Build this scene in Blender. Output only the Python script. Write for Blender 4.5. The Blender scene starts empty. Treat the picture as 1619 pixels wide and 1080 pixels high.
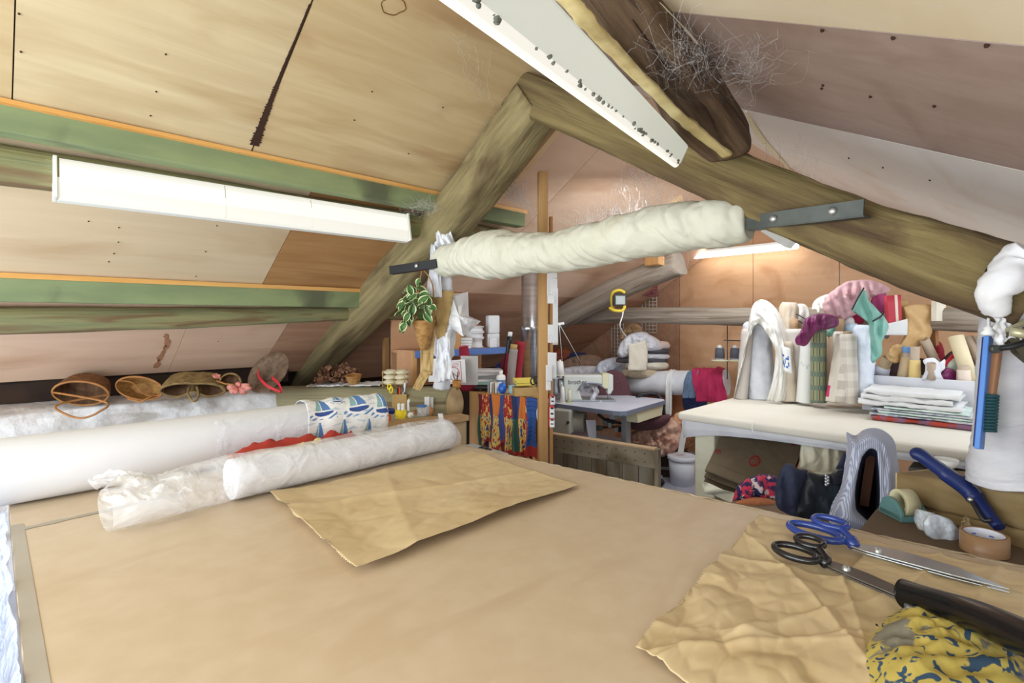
import bpy, bmesh, math, random
from mathutils import Vector, Matrix, noise, Quaternion
random.seed(7)
SC = bpy.context.scene
COL = SC.collection
# ---------------------------------------------------------------- camera
CX, CY, FPX, HC = 809.5, 505.0, 824.0, 1.5
cam_d = bpy.data.cameras.new('camera'); cam = bpy.data.objects.new('camera', cam_d); COL.objects.link(cam)
cam.location = (0, 0, HC); cam.rotation_euler = (math.pi/2, 0, -math.pi/4)
cam_d.sensor_width = 36; cam_d.sensor_fit = 'HORIZONTAL'
cam_d.lens = FPX/1619*36; cam_d.shift_y = -35/1619; cam_d.clip_start = .02
SC.camera = cam
# ---------------------------------------------------------------- sky light, exposure
w = bpy.data.worlds.new('sky'); SC.world = w; w.use_nodes = True
bg = w.node_tree.nodes['Background']; bg.inputs[0].default_value = (.86, .94, 1, 1); bg.inputs[1].default_value = 1.5
SC.view_settings.view_transform = 'Standard'; SC.view_settings.look = 'None'
SC.view_settings.exposure = 0.5; SC.view_settings.gamma = 1; SC.view_settings.use_curve_mapping = False
def area(name, loc, target, size, power, col=(1, 1, 1)):
    l = bpy.data.lights.new(name, 'AREA'); l.energy = power; l.color = col; l.shape = 'RECTANGLE'
    l.size, l.size_y = size
    o = bpy.data.objects.new(name, l); COL.objects.link(o); o.location = loc
    o.rotation_euler = (Vector(target)-Vector(loc)).to_track_quat('-Z', 'Y').to_euler()
    return o
# added area lights that brighten the attic, no windows modelled, none in sight
area('near_gable_fill', (-1.9, 1.5, 1.3), (2.5, 2.2, 1.25), (3.4, 1.9), 80, (.88, .95, 1))  # added soft light from behind the camera, stands in for unseen daylight
area('side_wall_fill', (-.45, -.5, 1.2), (.9, 3.5, 1.45), (1.3, .5), 9, (.9, .96, 1))  # added to lift the left eaves and ledge, no window in that wall
area('far_slope_fill', (3.9, -.25, 2.0), (4.0, 2.6, .9), (2.2, .7), 9, (.9, .96, 1))  # added light for the far bay from the right slope, no rooflight seen
area('far_bay_fill', (3.5, 1.45, 2.3), (4.0, 2.4, .3), (1.6, .4), 16, (.92, .97, 1))  # added light hung under the far roof to brighten the bay, no window

# ---------------------------------------------------------------- helpers
S2 = math.sqrt(2)
def P(u, v, f):
    r = (u-CX)/FPX*f
    return Vector(((f+r)/S2, (f-r)/S2, HC+(CY-v)/FPX*f))
def PX(u, v, X): return P(u, v, X*S2/(1+(u-CX)/FPX))
def PY(u, v, Y): return P(u, v, Y*S2/(1-(u-CX)/FPX))
def PZ(u, v, z): return P(u, v, (HC-z)*FPX/(v-CY))
def zl(Y): return 3.867-.65*Y            # left roof slope
def zr(Y): return 1.73+.61*Y             # right roof slope
def PL(u, v, off=0):                     # point of a pixel ray on the left slope
    r = (u-CX)/FPX; f = (3.867-off-HC)/((CY-v)/FPX+.65*(1-r)/S2); return P(u, v, f)
def PR(u, v, off=0):
    r = (u-CX)/FPX; f = (1.73-off-HC)/((CY-v)/FPX-.61*(1-r)/S2); return P(u, v, f)
RIGHT = Vector((1, -1, 0)).normalized(); FWD = Vector((1, 1, 0)).normalized(); UP = Vector((0, 0, 1))
def V(*a): return Vector(a)
def lerp(a, b, t): return a+(b-a)*t
def nz(x, y=0, z=0): return noise.noise(Vector((x, y, z)))
def fr(x, y=0, z=0, o=4): return noise.fractal(Vector((x, y, z)), 1.0, 2.0, o)
def s2l(c):
    c = c/255
    return c/12.92 if c <= .04045 else ((c+.055)/1.055)**2.4
def rgb(r, g, b): return (s2l(r), s2l(g), s2l(b), 1)
MATS = {}
def mat(name, c, c2=None, rough=.75, metal=0, scale=(6, 6, 6), detail=5, lo=.35, hi=.65, bump=0, bscale=None, bdet=4,
        spec=.4, alpha=1, trans=0, emit=0, c3=None, scale3=(1.5, 1.5, 1.5), lo3=.55, hi3=.7, wave=None, coat=0, dist=.0, sub=0, uv=0):
    m = bpy.data.materials.new(name); m.use_nodes = True; nt = m.node_tree; N = nt.nodes; L = nt.links
    p = N['Principled BSDF']
    p.inputs['Roughness'].default_value = rough; p.inputs['Metallic'].default_value = metal
    p.inputs['Specular IOR Level'].default_value = spec; p.inputs['Alpha'].default_value = alpha
    p.inputs['Transmission Weight'].default_value = trans; p.inputs['Coat Weight'].default_value = coat
    if sub: p.inputs['Subsurface Weight'].default_value = sub; p.inputs['Subsurface Scale'].default_value = .02
    col = rgb(*c); p.inputs['Base Color'].default_value = col
    tc = N.new('ShaderNodeTexCoord'); CO = 'UV' if uv else 'Object'
    def nse(sc, det, d=0):
        mp = N.new('ShaderNodeMapping'); mp.inputs['Scale'].default_value = sc; L.new(tc.outputs[CO], mp.inputs[0])
        t = N.new('ShaderNodeTexNoise'); t.inputs['Scale'].default_value = 1; t.inputs['Detail'].default_value = det
        t.inputs['Distortion'].default_value = d
        L.new(mp.outputs[0], t.inputs['Vector']); return t.outputs['Fac']
    def ramp(src, lo, hi):
        r = N.new('ShaderNodeMapRange'); r.inputs['From Min'].default_value = lo; r.inputs['From Max'].default_value = hi
        L.new(src, r.inputs['Value']); return r.outputs['Result']
    def mix(f, a, b):
        x = N.new('ShaderNodeMix'); x.data_type = 'RGBA'; L.new(f, x.inputs[0])
        for i, s in ((6, a), (7, b)):
            if isinstance(s, tuple): x.inputs[i].default_value = s
            else: L.new(s, x.inputs[i])
        return x.outputs[2]
    out = col
    if wave:   # (scale vector, colour, distortion, lo, hi)
        mp = N.new('ShaderNodeMapping'); mp.inputs['Scale'].default_value = wave[0]; L.new(tc.outputs['Object'], mp.inputs[0])
        t = N.new('ShaderNodeTexWave'); t.inputs['Scale'].default_value = 1; t.inputs['Distortion'].default_value = wave[2]
        t.inputs['Detail'].default_value = 2; t.inputs['Detail Scale'].default_value = 1.5; t.bands_direction = wave[5] if len(wave) > 5 else 'Y'
        L.new(mp.outputs[0], t.inputs['Vector']); out = mix(ramp(t.outputs['Fac'], wave[3], wave[4]), out, rgb(*wave[1]))
    if c2: out = mix(ramp(nse(scale, detail, dist), lo, hi), out, rgb(*c2))
    if c3: out = mix(ramp(nse(scale3, 4, .6), lo3, hi3), out, rgb(*c3))
    if not isinstance(out, tuple): L.new(out, p.inputs['Base Color'])
    if emit:
        p.inputs['Emission Strength'].default_value = emit; p.inputs['Emission Color'].default_value = col
    if bump:
        b = N.new('ShaderNodeBump'); b.inputs['Strength'].default_value = min(1, bump); b.inputs['Distance'].default_value = .01
        L.new(nse(bscale or scale, bdet), b.inputs['Height']); L.new(b.outputs[0], p.inputs['Normal'])
    MATS[name] = m
    return m
def K(name, c=None, c2=None, **k):
    return MATS.get(name) or mat(name, c, c2, **k)
def film(name, c=(245, 248, 255), a=.25, rough=.12, sc=9):        # clear crumpled polythene
    m = bpy.data.materials.new(name); m.use_nodes = True; nt = m.node_tree; N = nt.nodes; L = nt.links
    p = N['Principled BSDF']; p.inputs['Base Color'].default_value = rgb(*c); p.inputs['Roughness'].default_value = rough
    p.inputs['Specular IOR Level'].default_value = .9
    tc = N.new('ShaderNodeTexCoord'); t = N.new('ShaderNodeTexNoise'); t.inputs['Scale'].default_value = sc; t.inputs['Detail'].default_value = 5
    t.inputs['Distortion'].default_value = 1.4
    L.new(tc.outputs['Object'], t.inputs['Vector'])
    b = N.new('ShaderNodeBump'); b.inputs['Strength'].default_value = 1; b.inputs['Distance'].default_value = .02
    L.new(t.outputs['Fac'], b.inputs['Height']); L.new(b.outputs[0], p.inputs['Normal'])
    r = N.new('ShaderNodeMapRange'); r.inputs['From Min'].default_value = .35; r.inputs['From Max'].default_value = .7
    r.inputs['To Min'].default_value = a*.5; r.inputs['To Max'].default_value = min(1, a*1.9)
    L.new(t.outputs['Fac'], r.inputs['Value']); L.new(r.outputs[0], p.inputs['Alpha'])
    MATS[name] = m; return m

ORG = {}
class MB:
    def __init__(s): s.bm = bmesh.new(); s.mi = 0; s.uvl = 0
    def _f(s, vs, smooth=True):
        try:
            f = s.bm.faces.new(vs); f.material_index = s.mi; f.smooth = smooth; return f
        except ValueError: return None
    def hexa(s, c):                       # 8 corners: bottom 4 (ccw), top 4
        v = [s.bm.verts.new(x) for x in c]
        for q in ((3, 2, 1, 0), (4, 5, 6, 7), (0, 1, 5, 4), (1, 2, 6, 5), (2, 3, 7, 6), (3, 0, 4, 7)): s._f([v[i] for i in q], False)
        return s
    def box(s, c, d, rz=0, M=None):
        c = Vector(c); h = Vector(d)/2
        R = M or Matrix.Rotation(rz, 3, 'Z')
        pts = [c+R@Vector((sx*h.x, sy*h.y, sz*h.z)) for sz in (-1, 1) for sx, sy in ((-1, -1), (1, -1), (1, 1), (-1, 1))]
        return s.hexa(pts)
    def bar(s, a, b, w, h, up=UP):        # rectangular bar from a to b
        a, b = Vector(a), Vector(b); t = (b-a).normalized(); side = t.cross(up).normalized(); n = side.cross(t).normalized()
        pts = []
        for q in (a, b):
            pts += [q-side*w/2-n*h/2, q+side*w/2-n*h/2, q+side*w/2+n*h/2, q-side*w/2+n*h/2]
        return s.hexa([pts[0], pts[1], pts[5], pts[4], pts[3], pts[2], pts[6], pts[7]])
    def tube(s, pts, r, seg=12, caps=True, closed=False, fn=None, flat=1.0, up=None):
        pts = [Vector(p) for p in pts]; n = len(pts)
        rs = r if isinstance(r, (list, tuple)) else [r]*n
        if s.uvl: s.bm.loops.layers.uv.verify()
        T = []
        for i in range(n):
            a = pts[(i-1) % n] if closed else pts[max(0, i-1)]; b = pts[(i+1) % n] if closed else pts[min(n-1, i+1)]
            T.append((b-a).normalized())
        ref = up or (UP if abs(T[0].z) < .9 else Vector((1, 0, 0)))
        nrm = (ref-T[0]*ref.dot(T[0])).normalized()
        rings = []
        for i in range(n):
            nrm = (nrm-T[i]*nrm.dot(T[i])).normalized(); bi = T[i].cross(nrm)
            ring = []
            for k in range(seg):
                a = 2*math.pi*k/seg; rr = rs[i]*(fn(i/(n-1 or 1), a) if fn else 1)
                ring.append(s.bm.verts.new(pts[i]+nrm*math.cos(a)*rr*flat+bi*math.sin(a)*rr))
            rings.append(ring)
        for i in range(n if closed else n-1):
            A, B = rings[i], rings[(i+1) % n]
            for k in range(seg):
                fc = s._f([A[k], A[(k+1) % seg], B[(k+1) % seg], B[k]])
                if s.uvl and fc:
                    for lp, (ii, kk) in zip(fc.loops, ((i, k), (i, k+1), (i+1, k+1), (i+1, k))):
                        lp[s.bm.loops.layers.uv.active].uv = (s.uvl*ii/(n-1), kk/seg)
        if caps and not closed:
            s._f(list(reversed(rings[0])), False); s._f(rings[-1], False)
        return s
    def lathe(s, prof, o, seg=24, axis=UP, caps=True):      # prof: (radius, height)
        o = Vector(o); axis = Vector(axis).normalized(); a = axis.orthogonal().normalized(); b = axis.cross(a)
        rings = []
        for r, h in prof:
            if r < 1e-5: rings.append([s.bm.verts.new(o+axis*h)])
            else: rings.append([s.bm.verts.new(o+axis*h+(a*math.cos(2*math.pi*k/seg)+b*math.sin(2*math.pi*k/seg))*r) for k in range(seg)])
        for A, B in zip(rings, rings[1:]):
            for k in range(seg):
                j = (k+1) % seg
                if len(A) == 1 and len(B) == 1: continue
                if len(A) == 1: s._f([A[0], B[j], B[k]])
                elif len(B) == 1: s._f([A[k], A[j], B[0]])
                else: s._f([A[k], A[j], B[j], B[k]])
        if caps:
            if len(rings[0]) > 1: s._f(list(reversed(rings[0])), False)
            if len(rings[-1]) > 1: s._f(rings[-1], False)
        return s
    def prism(s, poly, ext, smooth=False):      # polygon in 3D extruded by ext
        ext = Vector(ext); A = [s.bm.verts.new(Vector(p)) for p in poly]; B = [s.bm.verts.new(Vector(p)+ext) for p in poly]
        s._f(list(reversed(A)), False); s._f(B, False)
        for k in range(len(A)): s._f([A[k], A[(k+1) % len(A)], B[(k+1) % len(A)], B[k]], smooth)
        return s
    def sheet(s, fn, nu, nv, pat=None, wrapu=False, smooth=True):
        g = [[s.bm.verts.new(fn(i/nu, j/nv)) for j in range(nv+1)] for i in range(nu if wrapu else nu+1)]
        n = len(g)
        for i in range(nu):
            for j in range(nv):
                m0 = s.mi
                if pat: s.mi = pat((i+.5)/nu, (j+.5)/nv)
                s._f([g[i][j], g[(i+1) % n][j], g[(i+1) % n][j+1], g[i][j+1]], smooth); s.mi = m0
        return s
    def blob(s, c, r, amp=.15, fq=2.0, seed=0, nu=20, nv=12, M=None):
        c = Vector(c); r = Vector(r) if not isinstance(r, (int, float)) else Vector((r, r, r))
        def fn(a, b):
            t = 2*math.pi*a; p = math.pi*(b-.5)*.995
            d = Vector((math.cos(t)*math.cos(p), math.sin(t)*math.cos(p), math.sin(p)))
            k = 1+amp*fr(d.x*fq+seed, d.y*fq+seed*.7, d.z*fq, 4)
            q = Vector((d.x*r.x, d.y*r.y, d.z*r.z))*k
            return c+(M@q if M else q)
        return s.sheet(fn, nu, nv, wrapu=True)
    def strand(s, pts, r=.0012):
        return s.tube(pts, r, seg=4, caps=False)
    def build(s, name, m, parent=None, bevel=0, solid=0, subd=0, org=None, bseg=2, weld=False):
        if weld: bmesh.ops.remove_doubles(s.bm, verts=s.bm.verts, dist=1e-4)
        bmesh.ops.recalc_face_normals(s.bm, faces=s.bm.faces) if not solid else None
        if parent is not None: o0 = ORG[parent.name]
        elif org is not None: o0 = Vector(org)
        else:
            vs = [v.co for v in s.bm.verts]
            o0 = Vector(((min(v.x for v in vs)+max(v.x for v in vs))/2, (min(v.y for v in vs)+max(v.y for v in vs))/2, min(v.z for v in vs)))
        for v in s.bm.verts: v.co -= o0
        me = bpy.data.meshes.new(name); s.bm.to_mesh(me); s.bm.free()
        for x in (m if isinstance(m, (list, tuple)) else [m]): me.materials.append(x)
        o = bpy.data.objects.new(name, me); COL.objects.link(o); ORG[o.name] = o0
        if parent is not None: o.parent = parent
        else: o.location = o0
        if solid:
            q = o.modifiers.new('thickness', 'SOLIDIFY'); q.thickness = solid; q.offset = 0
        if bevel:
            q = o.modifiers.new('bevel', 'BEVEL'); q.width = bevel; q.segments = bseg; q.limit_method = 'ANGLE'; q.angle_limit = .6
        if subd:
            q = o.modifiers.new('subdivision', 'SUBSURF'); q.levels = subd; q.render_levels = subd
        return o
def tag(o, label, cat, group=None, kind=None):
    o['label'] = label; o['category'] = cat
    if group: o['group'] = group
    if kind: o['kind'] = kind
    return o
def thing(name, label, cat, loc, group=None):
    o = bpy.data.objects.new(name, None); COL.objects.link(o); o.location = loc; o.empty_display_size = .05; ORG[o.name] = Vector(loc)
    return tag(o, label, cat, group)
def struct(o, label=None):
    o['kind'] = 'structure'
    if label: o['label'] = label
    return o
def dup(o, loc=None, rot=None, label=None, parent=None, sc=None):
    c = o.copy(); COL.objects.link(c); ORG[c.name] = Vector(loc) if loc is not None else ORG[o.name]
    if parent: c.parent = parent
    if loc is not None: c.location = loc
    if rot is not None: c.rotation_euler = rot
    if sc is not None: c.scale = sc
    if label: c['label'] = label
    for ch in list(o.children): dup(ch, parent=c)
    return c
def text(body, size, origin, xdir, ydir, m, name, parent, depth=.0006):   # raised lettering
    cu = bpy.data.curves.new(name, 'FONT'); cu.body = body; cu.size = size; cu.extrude = depth
    t = bpy.data.objects.new(name, cu)
    me = bpy.data.meshes.new_from_object(t); bpy.data.objects.remove(t)
    x = Vector(xdir).normalized(); y = Vector(ydir); y = (y-x*y.dot(x)).normalized(); n = x.cross(y)
    M4 = Matrix((x, y, n)).transposed()
    o0 = ORG[parent.name]
    for v in me.vertices: v.co = M4@v.co+Vector(origin)-o0
    me.materials.append(m); o = bpy.data.objects.new(name, me); COL.objects.link(o); o.parent = parent; ORG[o.name] = o0
    return o
def smoothpath(pts, n=8):              # Catmull-Rom
    pts = [Vector(p) for p in pts]; out = []
    for i in range(len(pts)-1):
        p0, p1, p2, p3 = pts[max(0, i-1)], pts[i], pts[i+1], pts[min(len(pts)-1, i+2)]
        for k in range(n):
            t = k/n; out.append(.5*((2*p1)+(p2-p0)*t+(2*p0-5*p1+4*p2-p3)*t*t+(3*p1-p0-3*p2+p3)*t**3))
    out.append(pts[-1]); return out

def puff(outline, f, front=.05, back=.05, amp=.1, fq=3., seed=0, nr=18, na=84, folds=0, q=None, pat=None, fold_n=9, smooth=3, crease=.8):
    """soft cloth body: an outline (pixels, own distance) domed to the front and to the back"""
    pts = [P(o[0], o[1], o[2] if len(o) > 2 else f) for o in outline]
    pp_ = smoothpath(pts+[pts[0]], 6)[:-1] if smooth else pts
    Ls = [0]
    for i in range(len(pp_)): Ls.append(Ls[-1]+(pp_[(i+1) % len(pp_)]-pp_[i]).length)
    def at_(t):
        d_ = (t % 1)*Ls[-1]; k = 0
        while k < len(pp_)-1 and Ls[k+1] < d_: k += 1
        return lerp(pp_[k], pp_[(k+1) % len(pp_)], (d_-Ls[k])/max(1e-9, Ls[k+1]-Ls[k]))
    ring = [at_(i/na) for i in range(na)]
    cen = sum(ring, Vector())/na; view = (cen-Vector((0, 0, HC))).normalized()
    q = q or MB()
    def fn(x, y):
        e = ring[int(round(x*na)) % na]
        if y <= .5: r, sg, bl = y*2, -1, front
        else: r, sg, bl = (1-y)*2, 1, back
        p = lerp(cen, e, r)
        d_ = bl*math.sqrt(max(0, 1-r*r))
        k = 1+amp*5*fr(p.x*fq*3+seed, p.y*fq*3, p.z*fq*3, 4)
        if folds and sg < 0: d_ += folds*math.sin(fold_n*(p-cen).dot(RIGHT)/.1+3*nz(p.x*6, p.y*6, p.z*6+seed)+1.5*(p-cen).z/.1)*(1-r**6)
        if crease and sg < 0:
            w_ = p*(11+fq)+Vector((seed, 0, 0)); w_ += Vector((nz(w_.x*.6, w_.y*.6, w_.z*.6), nz(w_.z*.6, w_.x*.6, 3), nz(w_.y*.6, 5, w_.z*.6)))*.6
            vd = noise.voronoi(w_)[0]; k += crease*(amp+.04)*4*(min(.45, vd[1]-vd[0])-.2)
        return p+view*sg*max(0, d_*k)+((view*.02*fr(p.x*fq*6, p.y*fq*6, p.z*fq*6+seed)+RIGHT*.05*nz(p.x*25, p.y*25, p.z*25)+UP*.05*nz(p.z*25, p.x*25, 7))*amp if r > .9 else Vector())
    q.sheet(fn, na, nr*2, pat=pat, wrapu=True)
    return q
# ================================================================ building: roof, walls, floor
def zr(Y): return 1.88+.58*Y
def PR(u, v, off=0):
    r = (u-CX)/FPX; f = (1.88-off-HC)/((CY-v)/FPX-.58*(1-r)/S2); return P(u, v, f)
RY = (3.867-1.88)/(.65+.58)          # ridge
def ply(name, a, b, c3=None, sc=(1.1, 13, 13), lo=.3, hi=.72, **k):
    return mat(name, a, b, rough=.6, scale=sc, detail=7, lo=lo, hi=hi, c3=c3, scale3=(1.2, 3.5, 3.5), lo3=.52, hi3=.75, dist=.8, bump=.08, **k)
p_tan = ply('plywood_tan', (192, 170, 132), (213, 196, 158), (176, 146, 104))
p_tan2 = ply('plywood_tan_warm', (188, 162, 120), (208, 187, 146), (166, 132, 92))
p_pale = ply('plywood_pale', (205, 182, 148), (219, 199, 168), (192, 163, 126), lo=.2, hi=.8)
p_ora = ply('plywood_orange', (164, 118, 72), (188, 146, 98), (142, 98, 58))
p_pink = ply('plywood_pink', (220, 186, 158), (230, 199, 173), (200, 160, 130), lo=.2, hi=.8)
p_dpink = ply('plywood_dark_pink', (180, 138, 110), (198, 156, 128), (156, 114, 90))
p_brown = ply('plywood_brown', (156, 134, 124), (178, 158, 150), (140, 114, 102), sc=(11, 1, 11), lo=.2, hi=.8)
p_cream = ply('plywood_cream', (222, 206, 176), (232, 219, 194), (212, 192, 150), sc=(3, 1.5, 3))
p_white = ply('board_white', (240, 234, 228), (244, 240, 236), (226, 212, 198), sc=(2, 2, 2), lo=.2, hi=.8)
p_wall = ply('plywood_gable', (212, 166, 126), (226, 184, 146), (196, 146, 106), sc=(6, 1.3, 9))
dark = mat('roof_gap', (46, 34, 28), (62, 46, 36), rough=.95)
seam = mat('joint_shadow_gap', (58, 36, 24), rough=.95)
orange_wood = mat('new_batten_wood', (214, 158, 84), (226, 176, 106), rough=.6, scale=(2, 20, 20))
pine = mat('pine', (205, 160, 106), (190, 138, 84), rough=.6, scale=(14, 14, 1.2), detail=4)
floor_m = mat('painted_floor', (168, 168, 182), (186, 186, 198), rough=.55, scale=(3, 3, 3), c3=(140, 140, 155))
stone = mat('limewashed_stone', (240, 240, 242), (226, 226, 230), rough=.95, scale=(5, 5, 5), lo=.35, hi=.7, bump=.9, bscale=(22, 22, 22), c3=(198, 194, 190), scale3=(2.2, 2.2, 6), lo3=.55, hi3=.66)

def quadL(name, pts, m, label, off=0, t=.012):     # pts (X,Y) on the left slope
    q = MB(); q.hexa([V(x, y, zl(y)+off) for x, y in pts]+[V(x, y, zl(y)+off+t) for x, y in pts])
    return struct(q.build(name, m), label)
def quadR(name, pts, m, label, off=0, t=.012):
    q = MB(); q.hexa([V(x, y, zr(y)+off) for x, y in pts]+[V(x, y, zr(y)+off+t) for x, y in pts])
    return struct(q.build(name, m), label)
def rectL(x0, x1, y0, y1, m, label, **k): return quadL('ceiling', [(x0, y0), (x1, y0), (x1, y1), (x0, y1)], m, label, **k)
g = .004
rectL(-1.6, .05, RY, 2.49, p_tan2, 'plywood ceiling strip at the far left of the upper slope')
rectL(.05+g, .825, RY, 2.49, p_tan, 'large tan plywood ceiling panel left of the black seam')
rectL(.825+2*g, 2.12, RY, 2.49, p_tan2, 'tan plywood ceiling panel between black seam and rafter')
rectL(-1.6, 1.165, 2.49+g, 3.32, p_pale, 'pale plywood ceiling panel below the long fluorescent lamp')
rectL(1.165+g, 2.12, 2.49+g, 3.32, p_ora, 'orange brown plywood ceiling panel beside the rafter')
rectL(-1.6, .86, 3.32+g, 4.2, p_pink, 'pinkish plywood eaves panel above the baskets')
rectL(.86+.002, 1.47, 3.32+g, 4.2, p_pink, 'pinkish plywood eaves panel with a brown water stain')
rectL(1.47+g, 2.12, 3.32+g, 4.3, p_dpink, 'darker plywood eaves panel behind the rafter foot')
rectL(2.13, 2.75, RY, 3.3, p_pink, 'pink plywood ceiling panel just past the first rafter')
rectL(2.75+g, 5.6, RY, 3.3, p_pink, 'pink plywood ceiling panel of the far bay under cobwebs')
rectL(2.13, 5.6, 3.3+g, 4.5, p_dpink, 'low dark plywood ceiling panel of the far bay')
quadL('ceiling', [(-1.6, RY), (5.7, RY), (5.7, 4.7), (-1.6, 4.7)], dark, 'roof deck above the left ceiling panels', off=.02, t=.03)
L1 = lambda y: 1.134+(y-.526)*.20
L2 = lambda y: 2.22+(y-.85)*.355
def panR(a, b, y0, y1, m, lab, **k): quadR('ceiling', [(a(y0), y0), (b(y0), y0), (b(y1), y1), (a(y1), y1)], m, lab, **k)
panR(lambda y: -1.6, lambda y: L1(y)-g, -.55, RY, p_cream, 'cream plywood ceiling panel at the upper right')
panR(L1, lambda y: L2(y)-g, -.55, RY, p_brown, 'dark brown plywood ceiling panel on the right slope')
panR(L2, lambda y: 3.1, -.55, RY, p_white, 'white ceiling panel above the great sloping beam')
panR(lambda y: 3.1+g, lambda y: 5.6, -.05, 1.25, p_white, 'white ceiling panel of the far bay above the fabric rolls')
panR(lambda y: 3.1+g, lambda y: 5.6, 1.25+g, RY, p_pink, 'pink ceiling panel over the far bay right of the ridge')
quadR('ceiling', [(-1.6, -.55), (3.1, -.55), (3.1, RY), (-1.6, RY)], dark, 'roof deck above the right ceiling panels', off=.02, t=.03)
q = MB(); q.box((2, 1.9, -.05), (7.6, 5.6, .1)); struct(q.build('floor', floor_m), 'grey painted attic floor')
# gable wall, two tones of board with joints
q = MB()
for i, (a, b) in enumerate(((-1, 1.28), (1.285, 2.06), (2.065, 2.88))):
    q.box((5.63, (a+b)/2, .74), (.03, b-a, 1.48)); q.box((5.63, (a+b)/2, 2.25), (.03, b-a, 1.53))
struct(q.build('wall_back', p_wall), 'orange plywood gable wall at the far end')
q = MB(); q.box((5.63, 3.8, 1.2), (.03, 1.83, 2.4)); struct(q.build('wall_back', p_dpink), 'darker plywood end of the gable wall on the left')
q = MB(); q.box((5.66, 2, 1.5), (.03, 6, 3)); struct(q.build('wall_back', seam), 'dark backing of the gable wall')
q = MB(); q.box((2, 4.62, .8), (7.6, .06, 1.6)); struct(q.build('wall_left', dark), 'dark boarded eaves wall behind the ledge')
q = MB(); q.box((2, -.62, .75), (7.6, .06, 1.5)); struct(q.build('wall_right', stone), 'low limewashed side wall on the right')
# whitewashed stone ledge
def ledge(a, b):
    x = -.8+2.45*a
    prof = [(3.97, 0), (3.96, .55), (3.985, .88), (4.02, .965), (4.12, .99), (4.3, 1.0), (4.58, 1.0)]
    k = b*(len(prof)-1); i = min(int(k), len(prof)-2); t = k-i
    y = lerp(prof[i][0], prof[i+1][0], t); z = lerp(prof[i][1], prof[i+1][1], t)
    n = fr(x*3, y*3, z*3+5, 4)
    return V(x, y-.035*n-.04*(a > .9)*(a-.9)*10, z+.012*n*(z > .5)-.05*max(0, a-.82)*5*(z > .7))
q = MB(); q.sheet(ledge, 90, 36); struct(q.build('trim_1', stone), 'whitewashed stone wall ledge under the eaves')
q = MB(); q.bar((-.8, 4.36, 1.06), (1.7, 4.36, 1.06), .2, .12); struct(q.build('trim_2', dark), 'dark wall plate behind the baskets')
# orange battens above the purlins
for nm, y, x1, lab in (('trim_3', 2.485, 2.62, 'orange batten along the upper purlin'), ('trim_4', 3.315, 2.75, 'orange batten along the lower purlin')):
    q = MB(); q.bar((-1.2, y, zl(y)-.012), (x1, y, zl(y)-.012), .03, .024); struct(q.build(nm, orange_wood), lab)
for i, (a, b, wd, lab) in enumerate((((886, 196), (796, 306), .045, 'pale batten on the ceiling beside the left rafter'), ((1078, 312), (1000, 362), .05, 'pale batten above the wrapped tie pole'))):
    q = MB(); q.bar(PL(*a, .012), PL(*b, .012), wd, .045, up=V(0, .65, 1)); struct(q.build('trim_%d' % (5+i), K('pale_batten', (232, 202, 160), rough=.6)), lab)
# torn black gap between the two big ceiling panels and nail heads
q = MB()
pts = [PL(490, 6, .002), PL(470, 55, .002), PL(447, 110, .002), PL(425, 168, .002), PL(402, 230, .002)]
ws = [.004, .006, .006, .012, .022]
pp = smoothpath(pts, 10)
def crack(a, b):
    i = a*(len(pp)-1); k = min(int(i), len(pp)-2); p = lerp(pp[k], pp[k+1], i-k)
    wdt = (.003+.016*a**3)*(1+1.2*abs(fr(a*60, 3)))
    return p+V(1, 0, 0)*(b-.5)*2*wdt+V(0, 0, -.001)
q.sheet(crack, 120, 2); struct(q.build('trim_7', seam), 'torn black seam between the tan ceiling panels')
q = MB()
for u, v in ((262, 86), (238, 183), (247, 145), (30, 22), (33, 82), (188, 360), (187, 383), (180, 401), (172, 414), (325, 398), (343, 357), (310, 437), (345, 540), (140, 350), (588, 145), (560, 190), (700, 170), (646, 243)):
    q.blob(PL(u, v, .002), .0035, 0, nu=6, nv=4)
struct(q.build('trim_8', seam), 'rusty nail heads in the left ceiling panels')
q = MB()
for u, v in ((1299, 140), (1301, 135), (1477, 168), (1376, 153), (1342, 250), (1470, 285), (1396, 265), (1412, 60), (1560, 72), (1300, 48)):
    q.blob(PR(u, v, .002), .004, 0, nu=6, nv=4)
struct(q.build('trim_9', seam), 'dark nail heads in the right ceiling panels')

# ================================================================ old roof timbers
oak = mat('old_oak', (118, 106, 72), (156, 142, 102), rough=.9, scale=(2.5, 22, 1), detail=7, lo=.3, hi=.7, c3=(84, 68, 44), scale3=(1.6, 5, 1), lo3=.5, hi3=.72, bump=.6, bscale=(6, 40, 1), uv=1)
oak_r = mat('old_oak_big', (100, 86, 52), (136, 120, 80), rough=.9, scale=(2, 24, 1), detail=7, lo=.3, hi=.7, c3=(84, 66, 46), scale3=(1.5, 6, 1), lo3=.44, hi3=.62, bump=.9, bscale=(5, 46, 1), dist=1, uv=1)
oak_b = mat('old_oak_brown', (96, 76, 58), (126, 104, 82), rough=.95, scale=(2, 14, 1), c3=(66, 50, 38), lo3=.48, hi3=.66, scale3=(2.5, 7, 1), bump=1, bscale=(6, 40, 1), dist=1.5, uv=1)
green = mat('green_stained_timber', (122, 136, 100), (142, 156, 112), rough=.85, scale=(2, 9, 9), c3=(98, 104, 80), scale3=(2, 3, 3), bump=.3)
greenlog = mat('lichened_log', (150, 144, 100), (128, 132, 96), rough=.95, scale=(1.5, 10, 1), c3=(122, 100, 72), scale3=(1.8, 7, 1), lo3=.5, hi3=.62, bump=.7, bscale=(4, 40, 1), uv=1)
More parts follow.
